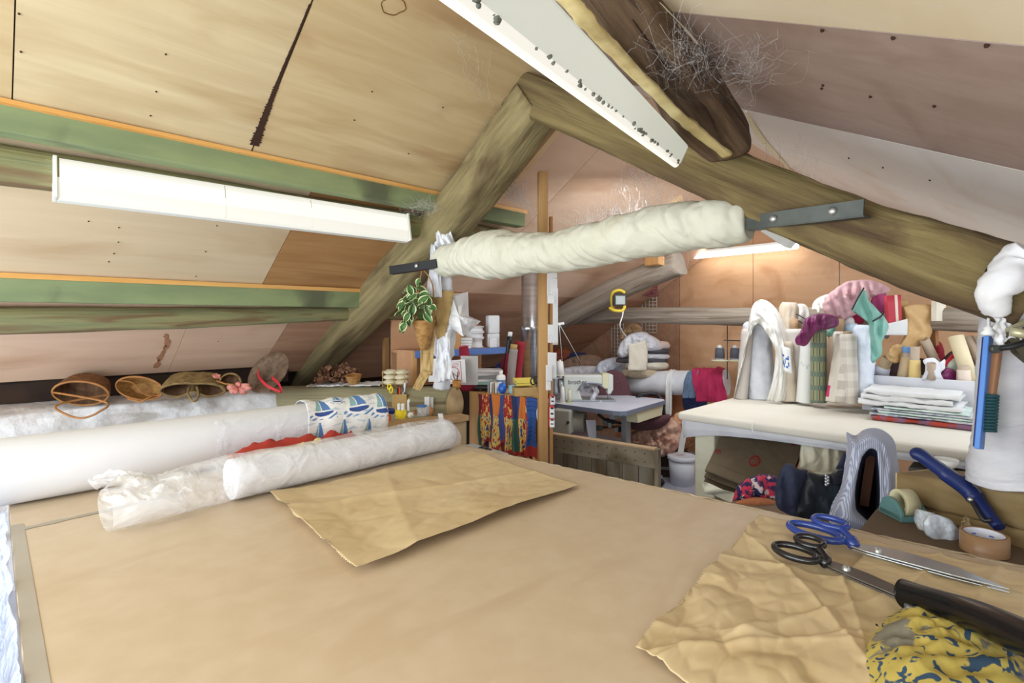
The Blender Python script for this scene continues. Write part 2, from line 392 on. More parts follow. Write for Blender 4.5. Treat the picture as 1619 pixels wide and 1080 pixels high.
grey_oak = mat('grey_oak', (162, 150, 136), (138, 124, 110), rough=.9, scale=(1.2, 16, 1), c3=(118, 100, 84), scale3=(1.5, 9, 1), lo3=.54, hi3=.66, bump=.6, bscale=(3, 44, 1), dist=.8, uv=1)
grey_log = mat('grey_green_log', (158, 148, 116), (136, 130, 100), rough=.9, scale=(1.2, 16, 1), c3=(112, 98, 72), scale3=(1.2, 14, 1), lo3=.56, hi3=.64, bump=.6, bscale=(3, 40, 1), dist=.8, uv=1)
endgrain = mat('end_grain', (208, 184, 140), (184, 156, 114), rough=.9, scale=(9, 9, 9), c3=(120, 92, 62), bump=.4)
def squarish(seed, n=5., amp=.07, fq=1.4, L=1):
    def fn(t, a):
        c, s = abs(math.cos(a)), abs(math.sin(a))
        return (c**n+s**n)**(-1/n)*(1+amp*fr(t*L*fq*2, math.cos(a)*1.3+seed, math.sin(a)*1.3, 4))
    return fn
def beam(name, pts, hw, m, label, flat=1., n=5, amp=.08, seed=0, seg=20, k=8, up=None, radii=None, cat='beam'):
    p = smoothpath(pts, k); L = sum((p[i+1]-p[i]).length for i in range(len(p)-1))
    if radii:
        rr = []
        for i in range(len(p)):
            t = i/(len(p)-1)*(len(radii)-1); j = min(int(t), len(radii)-2); rr.append(lerp(radii[j], radii[j+1], t-j))
    else: rr = hw
    q = MB(); q.uvl = L; q.tube(p, rr, seg=seg, fn=squarish(seed, n, amp, 1.4, L), flat=flat, up=up)
    return tag(q.build(name, m), label, cat, kind='thing')
XT = 1.95
beam('left_rafter', [PX(852, 160, XT), PX(790, 245, XT), PX(722, 335, XT), PX(640, 425, XT), PX(545, 520, XT), PX(448, 612, XT)], .125, oak,
     'old oak rafter sloping down left to the stone ledge', flat=.95, seed=2, radii=[.115, .12, .125, .135, .15, .15])
beam('principal_rafter', [PX(806, 138, XT), PX(900, 176, XT), PX(1000, 217, XT), PX(1100, 260, XT), PX(1200, 304, XT), PX(1300, 346, XT), PX(1400, 386, XT), PX(1500, 420, XT), PX(1640, 464, XT)],
     .098, oak_r, 'great sloping oak beam from the ridge down to the right', flat=1.02, seed=8, amp=.1, n=8, k=10, seg=36)
beam('curved_purlin', [P(905, -110, 1.0), P(978, -10, 1.15), P(1050, 90, 1.42), P(1100, 162, 1.65), P(1152, 226, 1.84)], .12, oak_b, 'dark brown cracked beam hung with cobwebs at the upper right', flat=.9, seed=5, amp=.12, n=6, k=12, seg=36, radii=[.052, .06, .072, .084, .074])
q = MB(); q.bar((-1.2, 2.515, 2.19), (2.6, 2.515, 2.19), .09, .105); tag(q.build('upper_purlin', green, bevel=.006), 'green stained squared purlin above the long left lamp', 'beam', kind='thing')
beam('upper_purlin_log', [(-1.2, 2.66, 2.05), (.3, 2.66, 2.065), (1.2, 2.65, 2.06), (2.1, 2.66, 2.07), (2.6, 2.66, 2.06)], .075, greenlog, 'rough brown log purlin right behind the long left lamp', n=2.6, seed=3)
q = MB(); q.bar((-1.2, 3.35, 1.638), (2.68, 3.35, 1.638), .08, .115); tag(q.build('lower_purlin', green, bevel=.006), 'green squared purlin below the pale ceiling panel', 'beam', kind='thing')
beam('lower_purlin_log', [(-1.2, 3.52, 1.475), (.3, 3.52, 1.497), (1.2, 3.51, 1.52), (2.0, 3.5, 1.545), (2.9, 3.5, 1.55)], .06, greenlog, 'thin wavy log purlin under the lower green purlin', n=2.4, seed=9, radii=[.075, .066, .055, .05, .05])
# cut tie beam: log stump on the left, squared stub on the right
a, b = P(440, 636, 4.0), P(719, 640, 3.42)
tb = beam('tie_beam_log', [a, lerp(a, b, .35)+V(0, 0, .01), lerp(a, b, .7), b], .118, [grey_log], 'sawn off grey log below the wicker and shelf things', n=2.3, amp=.05, seed=4, seg=28, cat='log')
d = (b-a).normalized(); q = MB(); q.lathe([(.115, 0), (.113, .006), (0, .007)], b, 28, d); q.build('sawn_end', endgrain, parent=tb)
# far bay timbers
beam('far_tie_beam', [PX(900, 503, 4.45), PX(960, 499, 4.45), PX(1060, 499, 4.45), PX(1180, 501, 4.45), PX(1380, 502, 4.45), PX(1580, 508, 4.45)], .075, grey_oak, 'grey horizontal beam across the far bay carrying the yellow work light', n=4, seed=6)
beam('far_rafter', [PX(1075, 416, 4.15), PX(980, 455, 4.15), PX(872, 512, 4.15)], .1, grey_oak, 'grey sloping far rafter right of the papered post', n=5, seed=12)
q = MB(); q.bar(PX(1030, 412, 4.0), PX(1068, 421, 4.3), .16, .08); tag(q.build('purlin_end', pine, bevel=.008), 'sawn purlin end beside the far strip lamp', 'beam', kind='thing')
q = MB(); q.bar(PY(610, 492, 3.9), PY(610, 640, 3.9), .035, .05, up=V(1, 0, 0)); tag(q.build('eaves_post', pine, bevel=.004), 'thin pine post under the eaves left of the shelf unit', 'post', kind='thing')

# pale strip for the lit underside edge and long crack on the curved purlin, curved lath strips on the right slope
cp = COL.objects['curved_purlin']
lit_wood = mat('lit_wood_edge', (232, 216, 160), (206, 186, 130), rough=.8, scale=(14, 14, 14), bump=.5)  # pale wood colour carries the light on the purlin's underside edge
pe = smoothpath([P(868, -40, .98), P(915, 20, 1.06), P(975, 84, 1.26), P(1040, 150, 1.46), P(1098, 204, 1.62), P(1150, 246, 1.74)], 10)
q = MB(); q.tube(pe, [.016+.008*abs(nz(i*.3)) for i in range(len(pe))], seg=16, flat=.45, fn=squarish(4, 5, .25, 4, 1)); q.build('lit_wood_edge', lit_wood, parent=cp)
pe = smoothpath([P(1000, 30, 1.12), P(1022, 62, 1.2), P(1046, 96, 1.30), P(1075, 128, 1.42), P(1100, 152, 1.5), P(1120, 180, 1.58), P(1135, 210, 1.66)], 10)
q = MB(); q.tube(pe, [.006*math.sin(math.pi*(i+.5)/len(pe))**.5*(.6+.6*abs(nz(i*.4))) for i in range(len(pe))], seg=6); q.build('crack', seam, parent=cp)
yl_edge = K('pale_lath', (236, 226, 190), rough=.7)
for i, (pts, lab) in enumerate((([(1040, 4), (1068, 40), (1092, 66), (1116, 92)], 'curved pale edge of the cream ceiling panel beside the brown beam'), ([(1179, 176), (1200, 214), (1224, 242), (1250, 270)], 'curved white edge strip between the brown beam and the great beam'))):
    q = MB(); q.tube(smoothpath([PR(u, v, .012) for u, v in pts], 8), [.004+.012*math.sin(math.pi*(k+.2)/25.4) for k in range(25)], seg=8, flat=.4); struct(q.build('trim_%d' % (10+i), yl_edge), lab)

stain = K('water_stain', (178, 128, 94), rough=.7)
sp = smoothpath([PL(262, 528, .003), PL(264, 545, .003), PL(256, 560, .003), PL(246, 582, .003)], 10)
q = MB(); q.sheet(lambda x, y: sp[int(round(x*30))]+V(1, 0, 0)*(y-.5)*.05*(.35+.9*abs(nz(x*6, 2)))+V(1, 0, 0)*.012*nz(x*14, y*3), 30, 4); struct(q.build('trim_12', stain), 'brown water stain on the pinkish eaves panel')
knot = K('knot_brown', (120, 82, 46), rough=.7)
q = MB(); kc = PL(622, 10, .002); ku = (PL(640, 10, .002)-kc); kv = (PL(622, 24, .002)-kc)
q.tube([kc+ku*(1.05+.2*nz(i*.4))*math.cos(i*.2618)+kv*(.95+.3*nz(i*.4, 4))*math.sin(i*.2618) for i in range(24)], .0022, seg=5, closed=True, flat=.3); struct(q.build('trim_13', knot), 'ragged brown knot ring at the top of the tan ceiling panel')
# ================================================================ cutting table
TZ = .9
kraft_board = mat('brown_hardboard', (202, 181, 152), (208, 188, 161), rough=.42, scale=(16, 16, 16), c3=(197, 174, 144), scale3=(2, 6, 2), spec=.45)
tape_g = mat('grey_tape', (168, 158, 142), (178, 170, 158), rough=.45, scale=(4, 4, 4))
edge_w = mat('worn_edge_tape', (205, 190, 165), (170, 150, 120), rough=.7, scale=(30, 30, 30))
T = thing('cutting_table', 'large cutting table topped with brown hardboard in the foreground', 'table', (.85, 1.0, 0))
C4 = [V(.04, 2.46, 0), V(.04, -.58, 0), V(1.83, -.58, 0), V(1.545, 2.46, 0)]
q = MB(); q.prism([p+V(0, 0, TZ-.03) for p in C4], (0, 0, .03)); q.build('table_top', kraft_board, parent=T, bevel=.003)
q = MB(); q.hexa([V(.041, -.56, TZ+.0004), V(.074, -.56, TZ+.0004), V(.068, 2.1, TZ+.0004), V(.041, 2.1, TZ+.0004), V(.041, -.56, TZ+.001), V(.074, -.56, TZ+.001), V(.068, 2.1, TZ+.001), V(.041, 2.1, TZ+.001)]); q.build('edge_tape', tape_g, parent=T)
a, b = PZ(30, 838, TZ), PZ(300, 778, TZ); q = MB()
q.sheet(lambda s, t: lerp(a, b, s)+V(0, 1, 0)*((t-.5)*.026*(1+.5*fr(s*9, 2)))+V(0, 0, .0012), 60, 2); q.build('surface_tape', tape_g, parent=T)
# frayed edge wrap along the right edge
q = MB()
q.sheet(lambda s, t: lerp(C4[2], C4[3], s)+V(-.012+.02*t*(1+.5*fr(s*60, 1)), 0, TZ+.0015*(1-t)+(.004*fr(s*80, 4) if t < .9 else -.03)), 140, 3); q.build('frayed_edge', edge_w, parent=T, solid=.0012)
for x, y in ((.12, 2.4), (.12, -.5), (1.46, 2.4), (1.72, -.5)):
    q = MB(); q.box((x, y, (TZ-.03)/2), (.07, .07, TZ-.03)); q.build('leg', pine, parent=T, bevel=.004)
for y_ in (2.42, -.54):
    q = MB(); q.box((.82, y_, .82), (1.3, .03, .1)); q.build('apron', pine, parent=T)
# ================================================================ fluorescent lamps
lamp_white = mat('lamp_white', (236, 238, 234), rough=.4)
def tubeglow(name, c, e):
    m = mat(name, c, rough=.35, emit=e); m.node_tree.nodes['Principled BSDF'].inputs['Base Color'].default_value = rgb(150, 150, 146); return m
glow = tubeglow('opal_diffuser_lit', (255, 252, 240), .5)
glow_hot = tubeglow('opal_diffuser_near_tube', (255, 252, 238), .62); glow_far = tubeglow('strip_diffuser', (255, 250, 238), 5)
glow_dim = tubeglow('opal_diffuser_side', (224, 228, 214), .42)
dust = mat('dust', (88, 92, 84), (120, 122, 112), rough=1, scale=(60, 60, 60))
# left lamp: slim batten with a wrap round diffuser in two lengths
def left_lamp():
    a0, a1 = P(90, 248, 1.95), P(642, 338, 3.0)          # upper edge
    b0, b1 = P(91, 313, 1.93), P(640, 379, 2.97)         # lower edge
    d = (a1-a0).normalized(); wv = (b0-a0); n = d.cross(wv).normalized()
    if n.dot(-a0+V(0, 0, HC)) < 0: n = -n                # towards the room
    L = (a1-a0).length; wid = wv.length
    wd = (wv-d*wv.dot(d)).normalized()
    t = thing('fluorescent_lamp', 'long fluorescent lamp with white diffuser under the upper purlin on the left', 'lamp', a0)
    q = MB()
    def row(s, off): return [lerp(a0, a1, s)+wd*(wid*k)-n*off for k in (0, 1)]
    q.hexa([row(0, .02)[0], row(1, .02)[0], row(1, .02)[1], row(0, .02)[1], row(0, .05)[0], row(1, .05)[0], row(1, .05)[1], row(0, .05)[1]])
    q.build('back_tray', lamp_white, parent=t)
    for s0, s1 in ((.004, .373), (.3745, .63), (.6315, .996)):
        q = MB()
        prof = [(0, -.02), (.03, .004), (.2, .012), (.5, .014), (.8, .012), (.97, .004), (1, -.02)]
        def fn(x, y):
            k = y*(len(prof)-1); i = min(int(k), len(prof)-2); e = k-i
            w_, h_ = lerp(prof[i][0], prof[i+1][0], e), lerp(prof[i][1], prof[i+1][1], e)
            return lerp(a0, a1, lerp(s0, s1, x))+wd*wid*w_+n*h_
        q.sheet(fn, 2, 12, pat=lambda x, y: 1 if .33 < y < .6 else 0); q.build('diffuser', [glow, glow_hot], parent=t)
    for s in (0, 1):
        q = MB(); c = lerp(a0, a1, s); sg = -d*.012 if s == 0 else d*.012
        q.hexa([c-n*.05, c+wd*wid-n*.05, c+wd*wid-n*.05+sg, c-n*.05+sg, c+n*.016, c+wd*wid+n*.016, c+wd*wid+n*.016+sg, c+n*.016+sg]); q.build('end_cap', lamp_white, parent=t, bevel=.002)
left_lamp()
def mid_lamp():
    f0, f1 = .5, 1.7
    A1, C1, B1 = P(1060, 260, f1), P(1076, 258, f1-.03), P(1088, 232, f1)
    A0, C0, B0 = P(700, 0, f0), P(772, 12, f0-.02), P(870, 0, f0)
    dA = (A0-A1); k = 1.16
    A0, C0, B0 = A1+(A0-A1)*k, C1+(C0-C1)*k, B1+(B0-B1)*k
    t = thing('fluorescent_lamp', 'big fluorescent lamp slanting along the ceiling at the top centre', 'lamp', A1)
    ctr = (A1+B1)/2; up = V(0, 0, 1)
    q = MB(); D1 = lerp(A1, B1, .5)+V(.03, .06, .05); D0 = lerp(A0, B0, .5)+V(.03, .06, .05)
    q.hexa([A0, A1, D1, D0, B0+V(0, 0, .004), B1+V(0, 0, .004), D1+V(0, 0, .02), D0+V(0, 0, .02)]); q.build('back_tray', lamp_white, parent=t)
    q = MB(); q.sheet(lambda x, y: lerp(lerp(A0, A1, x), lerp(C0, C1, x), y)+V(0, 0, -.012*math.sin(math.pi*y)), 4, 8, pat=lambda x, y: 1 if y > .3 and y < .8 else 0); q.build('diffuser', [glow, glow_hot], parent=t)
    q = MB(); q.sheet(lambda x, y: lerp(lerp(C0, C1, x), lerp(B0, B1, x), y), 4, 4); q.build('diffuser_side', glow_dim, parent=t)
    q = MB(); q.hexa([A1, C1, B1, D1, A1+V(.012, .006, 0), C1+V(.012, .006, 0), B1+V(.012, .006, 0), D1+V(.012, .006, 0)]); q.build('end_cap', lamp_white, parent=t)
    q = MB(); rnd = random.Random(3)
    for i in range(80):
        x = rnd.random(); 
        if fr(x*9, 4) < -.25: continue
        q.blob(lerp(C0, C1, x)+V(rnd.uniform(-.004, .004), rnd.uniform(-.004, .004), rnd.uniform(-.004, .002)), rnd.uniform(.0018, .0046), .3, seed=i, nu=6, nv=4)
    o = q.build('dust_row', dust, parent=t); o['kind'] = 'stuff'
mid_lamp()
def far_lamp():
    a, b = PX(1062, 409, 5.45), PX(1262, 389, 5.45)
    t = thing('fluorescent_lamp', 'thin strip lamp along the top of the orange gable wall', 'lamp', a)
    q = MB(); q.bar(a+V(.06, 0, .04), b+V(.06, 0, .04), .16, .035); q.build('back_tray', lamp_white, parent=t)
    q = MB(); q.bar(a, b, .07, .05); q.build('diffuser', glow_far, parent=t, bevel=.015)
    q = MB(); q.bar(PX(1212, 360, 3.2), PX(1252, 386, 3.2), .1, .06); tag(q.build('lamp_housing', lamp_white, bevel=.006), 'white lamp end poking out below the metal strap', 'lamp', kind='thing')
far_lamp()

# ================================================================ wrapped tie pole, straps, posts
calico = mat('cream_lining_cloth', (208, 207, 192), (198, 196, 178), rough=.9, scale=(6, 6, 6), lo=.3, hi=.7, c3=(196, 188, 160), scale3=(3, 3, 3), lo3=.58, hi3=.75, bump=.25, bscale=(30, 30, 30))
white_cloth = mat('white_cloth', (236, 236, 238), (224, 224, 228), rough=.9, scale=(5, 5, 5), bump=.2, bscale=(25, 25, 25))
steel = mat('dark_steel', (96, 100, 98), (72, 76, 74), rough=.45, metal=.6, scale=(9, 9, 9))
bolt_m = mat('bolt_zinc', (196, 200, 200), rough=.35, metal=.8)
black_iron = mat('black_iron', (42, 42, 44), rough=.5, metal=.4)
a, b = P(696, 415, 3.02), P(1186, 347, 1.86)
t = thing('wrapped_tie_pole', 'tie pole wrapped in gathered cream cloth hanging across the attic', 'pole', a)
rad = [.086, .09, .098, .12, .13, .125, .108, .1, .1, .1, .098, .098, .1, .1, .098, .094, .088]
pp = [lerp(a, b, i/240)+V(0, 0, .012*math.sin(i/240*math.pi*3)-.012*math.sin(i/240*math.pi)) for i in range(241)]
rr = []
for i in range(241):
    k = i/240*(len(rad)-1); j = min(int(k), len(rad)-2); base = lerp(rad[j], rad[j+1], k-j)
    e = min(i, 240-i); rr.append(base*(.78+.22*min(1, (e/10))**.5))
def wrapf(t_, an):
    ph = t_*46+1.6*math.sin(an+t_*5)+2.2*nz(t_*8, math.cos(an), math.sin(an))
    rid = abs(nz(t_*26+1.2*math.sin(an+.5), math.cos(an)*.7, math.sin(an)*.7+t_*9)); return 1+.045*math.sin(ph)*(.4+.9*abs(nz(t_*9, 3)))+.1*fr(t_*16, math.cos(an)*.8+2, math.sin(an)*.8, 4)-.16*max(0, .22-rid)/.22*.5
q = MB(); q.tube(pp, rr, seg=72, fn=wrapf); q.build('cloth_wrap', calico, parent=t)
q = MB(); q.tube([a-(b-a).normalized()*.1, b+(b-a).normalized()*.04], .03, seg=12); q.build('pole', oak, parent=t)
# angle iron straps
def strap(a, b, h, lab, bolts):
    d = (b-a).normalized(); n = d.cross(UP).normalized(); n = n if n.dot(FWD) < 0 else -n
    t = thing('steel_strap', lab, 'strap', a)
    q = MB(); q.bar(a, b, .006, h); q.bar(a-n*.02+UP*(-h/2), b-n*.02+UP*(-h/2), .04, .006); q.build('flat_bar', steel if bolts > 1 else black_iron, parent=t)
    for k in range(bolts):
        c = lerp(a, b, (k+.55)/(bolts) if bolts > 1 else .6); q = MB(); q.lathe([(.013, 0), (.013, .006), (.008, .011), (0, .012)], c+n*.003, 8, n); q.build('bolt', bolt_m, parent=t)
strap(P(1180, 352, 1.82), P(1366, 328, 1.5), .047, 'dark steel strap bolted across the great sloping beam', 2)
strap(P(616, 427, 3.05), P(690, 416, 2.9), .045, 'black steel strap bolted to the left rafter', 1)
# bracket on the right
t = thing('steel_bracket', 'black bolted bracket on the beam above the white post', 'bracket', P(1570, 425, 1.4))
q = MB(); a = P(1535, 415, 1.44); q.bar(a, P(1598, 430, 1.33), .006, .07); q.build('plate', black_iron, parent=t)
q = MB(); q.bar(P(1580, 410, 1.36), P(1562, 446, 1.34), .03, .012); q.build('tongue', black_iron, parent=t)
q = MB(); q.lathe([(.013, 0), (.012, .007), (0, .009)], P(1556, 417, 1.4), 8, V(-.8, -.6, 0)); q.build('bolt', bolt_m, parent=t)

# white wrapped queen post on the right
post_white = mat('wrapped_white_post', (212, 212, 217), (194, 194, 202), rough=.85, scale=(6, 6, 14), bump=.9, bscale=(14, 14, 40), c3=(200, 196, 196), scale3=(4, 4, 9))
pz = [(1598, 758, .098), (1594, 735, .094), (1588, 700, .072), (1588, 660, .066), (1590, 600, .064), (1592, 540, .064), (1597, 480, .062), (1602, 440, .06), (1606, 425, .058)]
pp = smoothpath([P(u, v, 1.48) for u, v, r in pz], 8); rr = []
for i in range(len(pp)):
    k = i/8; j = min(int(k), len(pz)-2); rr.append(lerp(pz[j][2], pz[j+1][2], k-j))
q = MB(); q.tube(pp, rr, seg=36, fn=lambda t_, an: 1+.05*fr(t_*22+math.cos(an), math.cos(an)*2, math.sin(an)*2, 4)+.015*math.sin(t_*140+3*math.sin(an)))
tag(q.build('wrapped_post', post_white), 'white wrapped post at the right edge standing on the timber stub', 'post', kind='thing')
q = MB()
for i, (u, v, r) in enumerate(((1590, 455, .05), (1604, 432, .045), (1612, 405, .035))):
    pass
q.tube(smoothpath([P(1575, 492, 1.36), P(1570, 462, 1.34), P(1590, 440, 1.32), P(1604, 412, 1.32), P(1625, 395, 1.3)], 8), [.03+.012*math.sin(i/32*3.1) for i in range(33)], seg=24, fn=lambda t_, an: 1+.22*fr(t_*5, math.cos(an), math.sin(an)))
q.sheet(lambda x, y: P(lerp(1572, 1625, x), lerp(470, 540, y)+6*math.sin(x*9), 1.36)+FWD*(.012*fr(x*8, y*4)), 24, 24)
tag(q.build('white_rag', white_cloth), 'knotted white cloth bunched at the top of the right white post', 'cloth')
# timber stub of the tie beam on the right
stub = mat('stub_timber', (124, 102, 66), (152, 130, 92), rough=.85, scale=(3, 3, 14), c3=(92, 72, 46), scale3=(3, 3, 8), bump=.5, bscale=(5, 5, 20))
a0, a1 = P(1452, 790, 1.80), P(1690, 838, 1.42)
t = thing('tie_beam_stub', 'squared sawn timber stub under the white post', 'beam', a0)
t['kind'] = 'thing'
d = (a1-a0).normalized()
for zc, hh, sd in ((-.05, .048, 1), (.05, .05, 2)):
    q = MB(); q.tube([lerp(a0, a1, i/20)+UP*zc for i in range(21)], hh, seg=28, fn=squarish(sd, 6, .09, 1.5, .7), flat=1, up=None) if 0 else q.sheet(lambda x, y: lerp(a0, a1, x)+UP*(zc+hh*max(-1, min(1, 1.4*math.sin(6.2832*y)))*(1+.1*fr(x*5, y*3, sd)))-d.cross(UP)*(.1*max(-1, min(1, 1.4*math.cos(6.2832*y)))*(1+.06*fr(x*7, y*3, sd+3))), 30, 32)
    q.build('half_log', stub, parent=t)
q = MB(); n = d.cross(UP); q.hexa([a0+n*s_*.1+UP*z_-d*o_ for z_, o_ in ((-.1, 0), (.1, 0)) for s_, o_ in ((-1, 0), (1, 0), (1, .005), (-1, .005))]); q.build('sawn_end', endgrain, parent=t)

# left post wrapped with cloth and brown paper, standing on the log
LF = 3.12
wrap_white = mat('wrap_gauze', (232, 234, 238), (216, 218, 226), rough=.85, scale=(9, 9, 9), bump=.5, bscale=(20, 20, 20))
kraft_dk = mat('brown_paper_strip', (186, 158, 106), (172, 142, 90), rough=.7, scale=(5, 5, 5), c3=(150, 118, 70), scale3=(4, 4, 9), bump=.3, bscale=(12, 12, 12))
t = thing('wrapped_queen_post', 'thin post bound with white gauze and brown paper standing on the log', 'post', P(695, 612, LF))
q = MB(); q.tube(smoothpath([P(697, 615, LF), P(702, 560, LF), P(704, 500, LF), P(700, 440, LF), P(694, 380, LF), P(692, 335, LF)], 10), [.045]*10+[.06]*10+[.05]*10+[.046]*10+[.042]*10+[.04], seg=28, fn=lambda t_, an: 1+.3*fr(t_*12, math.cos(an)*1.4, math.sin(an)*1.4))
q.build('gauze_wrap', wrap_white, parent=t)
def cloth_quad(name, corners, m, parent=None, n=24, amp=.012, fq=3, seed=0, thick=.001, drape=None, pat=None):
    c = [Vector(x) for x in corners]       # tl, tr, br, bl
    nn = ((c[1]-c[0]).cross(c[3]-c[0])).normalized()
    q = MB()
    def fn(x, y):
        p = lerp(lerp(c[0], c[1], x), lerp(c[3], c[2], x), y)
        k = amp*fr(x*fq+seed, y*fq+seed*2, seed, 4)*2
        if drape: k += drape*math.sin(x*fq*6+seed+2*y)*y
        return p+nn*k
    q.sheet(fn, n, n, pat=pat)
    return q.build(name, m, parent=parent, solid=thick)
cloth_quad('paper_flap', [P(672, 457, LF-.09), P(718, 460, LF-.06), P(703, 540, LF-.08), P(693, 545, LF-.08)], kraft_dk, t, amp=.008)
cloth_quad('paper_strip', [P(666, 500, LF-.1), P(688, 500, LF-.1), P(684, 594, LF-.14), P(664, 592, LF-.14)], kraft_dk, t, amp=.006, seed=3)
cloth_quad('paper_strip', [P(667, 585, LF-.15), P(683, 588, LF-.15), P(664, 618, LF-.22), P(652, 614, LF-.22)], kraft_dk, t, amp=.004, seed=5)
cloth_quad('gauze_tail', [P(688, 332, LF-.06), P(700, 330, LF-.06), P(722, 392, LF-.1), P(690, 385, LF-.1)], wrap_white, t, amp=.015, seed=8, drape=.004)
cloth_quad('gauze_tail', [P(682, 385, LF-.1), P(694, 392, LF-.1), P(699, 470, LF-.1), P(674, 470, LF-.1)], wrap_white, t, amp=.014, seed=9, drape=.004)
cloth_quad('gauze_tail', [P(690, 540, LF-.1), P(712, 520, LF-.1), P(714, 600, LF-.12), P(690, 606, LF-.12)], wrap_white, t, amp=.02, seed=11, drape=.005)
# crumpled white cloth hanging beside it
paper_w = mat('white_paper', (240, 240, 240), (230, 230, 232), rough=.8, scale=(4, 4, 4))
q = MB()
cs = [P(716, 466, 3.1), P(740, 462, 3.2), P(741, 500, 3.12), P(760, 508, 3.1), P(742, 524, 3.12), P(733, 532, 3.05), P(703, 512, 3.1), P(708, 488, 3.08)]
cen = P(726, 500, 3.0)
def star(x, y):
    k = x*len(cs); i = int(k) % len(cs); e = lerp(cs[i], cs[(i+1) % len(cs)], k-int(k))
    p = lerp(cen, e, y); return p+FWD*(.03*fr(x*9, y*2, 1, 3)*y-.03*abs(math.sin(x*11))*math.sin(y*3))
q.sheet(star, 40, 14, smooth=False)
tag(q.build('hanging_paper', [white_cloth], solid=.0015), 'crumpled white cloth pinned beside the paper wrapped post', 'cloth')

# sawn timber post with pinned papers
post_m = mat('planed_post', (178, 136, 84), (196, 154, 100), rough=.6, scale=(16, 16, 1.5), c3=(150, 108, 62), scale3=(12, 12, 1))
PF = 3.15
a, b = P(858, 272, PF), P(858, 780, PF)
a.x = b.x; a.y = b.y; b.z = 0
t = thing('timber_post', 'planed timber post with papers pinned on its side', 'post', b)
t['kind'] = 'thing'
ax = Matrix.Rotation(math.radians(18), 3, 'Z')
q = MB(); q.box(((a+b)/2), (.056, .056, (a-b).length), M=Matrix.Rotation(math.radians(-38), 3, 'Z')); q.build('shaft', post_m, parent=t, bevel=.003)
q = MB(); q.box(((a+b)/2+P(871, 505, PF+.04)-P(858, 505, PF)), (.02, .03, (a-b).length*.78), M=Matrix.Rotation(math.radians(-38), 3, 'Z')); q.build('side_batten', pine, parent=t, bevel=.002)
tr = t
# ================================================================ wicker things on the ledge
wick_br = mat('wicker_brown', (128, 86, 48), (96, 60, 34), rough=.7, scale=(30, 30, 60), bump=.8, bscale=(50, 50, 90))
wick_tan = mat('wicker_tan', (176, 134, 76), (142, 102, 56), rough=.7, scale=(30, 30, 60), bump=.6, bscale=(50, 50, 90))
wick_ol = mat('wicker_olive', (148, 122, 76), (112, 90, 54), rough=.75, scale=(30, 30, 60), bump=.6, bscale=(60, 60, 90))
wick_in = mat('basket_inside', (92, 62, 44), (122, 92, 66), rough=.8, scale=(40, 8, 8))
cane = mat('cane_rim', (178, 122, 66), (150, 100, 52), rough=.55, scale=(20, 20, 20))
def frame(A):
    A = A.normalized(); S = A.cross(UP).normalized(); U = S.cross(A).normalized(); return A, S, U
def basket(name, lab, c, A, rx, ry, depth, m, m_in, rim, flare=.78, roll=0, pinch=0, coils=9, rim_r=.006, group=None):
    A, S, U = frame(A)
    R = Matrix.Rotation(roll, 3, A); S = R@S; U = R@U
    t = thing(name, lab, 'basket', c-UP*ry)
    def rim_pt(th, k=1):
        y = math.sin(th)
        if pinch: y *= 1-pinch*math.exp(-(math.cos(th)/.3)**2)*(1 if y < 0 else .15)
        return c+S*(rx*math.cos(th)*k)+U*(ry*y*k)
    def body(x, y, ins=0):
        th = 2*math.pi*x
        if y < .72:
            k = y/.72; rr = lerp(1, flare, k**1.6)-ins*.05; dd = depth*k
            rr *= 1+(0 if ins else .03*abs(math.sin(k*coils*math.pi))+.010*math.sin(th*24+math.pi*int(k*coils)))
        else:
            k = (y-.72)/.28; rr = (flare-ins*.05)*(1-k); dd = depth-ins*.008
        return c+(rim_pt(th, rr)-c)-A*dd
    q = MB(); q.sheet(lambda x, y: body(x, y), 96, 60, wrapu=True); q.build('woven_body', m, parent=t)
    q = MB(); q.sheet(lambda x, y: body(x, y, 1), 48, 24, wrapu=True); q.build('lining', m_in, parent=t)
    q = MB(); q.tube([rim_pt(2*math.pi*i/48) for i in range(48)], rim_r, seg=8, closed=True, fn=lambda t_, a: 1+.15*math.sin(t_*300)); q.build('rim', rim, parent=t)
    return t, rim_pt, S, U, A
def hoop(t, pts, r, m, nm='handle'):
    q = MB(); q.tube(smoothpath(pts, 10), r, seg=8); q.build(nm, m, parent=t)
toc = -FWD
b1, rp, S, U, A = basket('wicker_basket', 'brown round wicker basket lying on its side with handle hanging over the ledge', P(128, 622, 3.1), V(-.45, -1, -.5), .135, .082, .13, wick_br, wick_in, cane, roll=-.12)
c = P(128, 622, 3.1); hoop(b1, [rp(math.pi), P(91, 640, 2.95), P(104, 655, 2.93), P(130, 661, 2.93), P(155, 652, 2.95), P(167, 636, 3.0), rp(0)], .006, cane)
b2, rp, S, U, A = basket('wicker_basket', 'shallow tan wicker bowl basket tipped towards the room', P(221, 614, 3.25), V(-.35, -1, .18), .125, .068, .1, wick_tan, wick_tan, cane, flare=.5, roll=-.28)
hoop(b2, [rp(3.4), lerp(rp(3.4), rp(0), .35)-A*.05-U*.02, lerp(rp(3.4), rp(0), .7)-A*.02+U*.03, rp(.3)], .005, cane)
q = MB(); q.tube([P(202, 630, 3.12), P(222, 636, 3.1), P(247, 622, 3.14)], .006, seg=8); q.build('hinge_cane', cane, parent=b2)
b3, rp, S, U, A = basket('wicker_handbag', 'flat olive wicker handbag with pinched double mouth', P(306, 617, 3.35), V(-.4, -1, -.55), .18, .06, .15, wick_ol, wick_in, wick_ol, flare=.82, pinch=.85, roll=-.06, coils=11, rim_r=.008)
hoop(b3, [P(299, 613, 3.32), P(297, 622, 3.26), P(303, 633, 3.24), P(310, 633, 3.24), P(314, 623, 3.26), P(311, 612, 3.32)], .007, wick_ol)
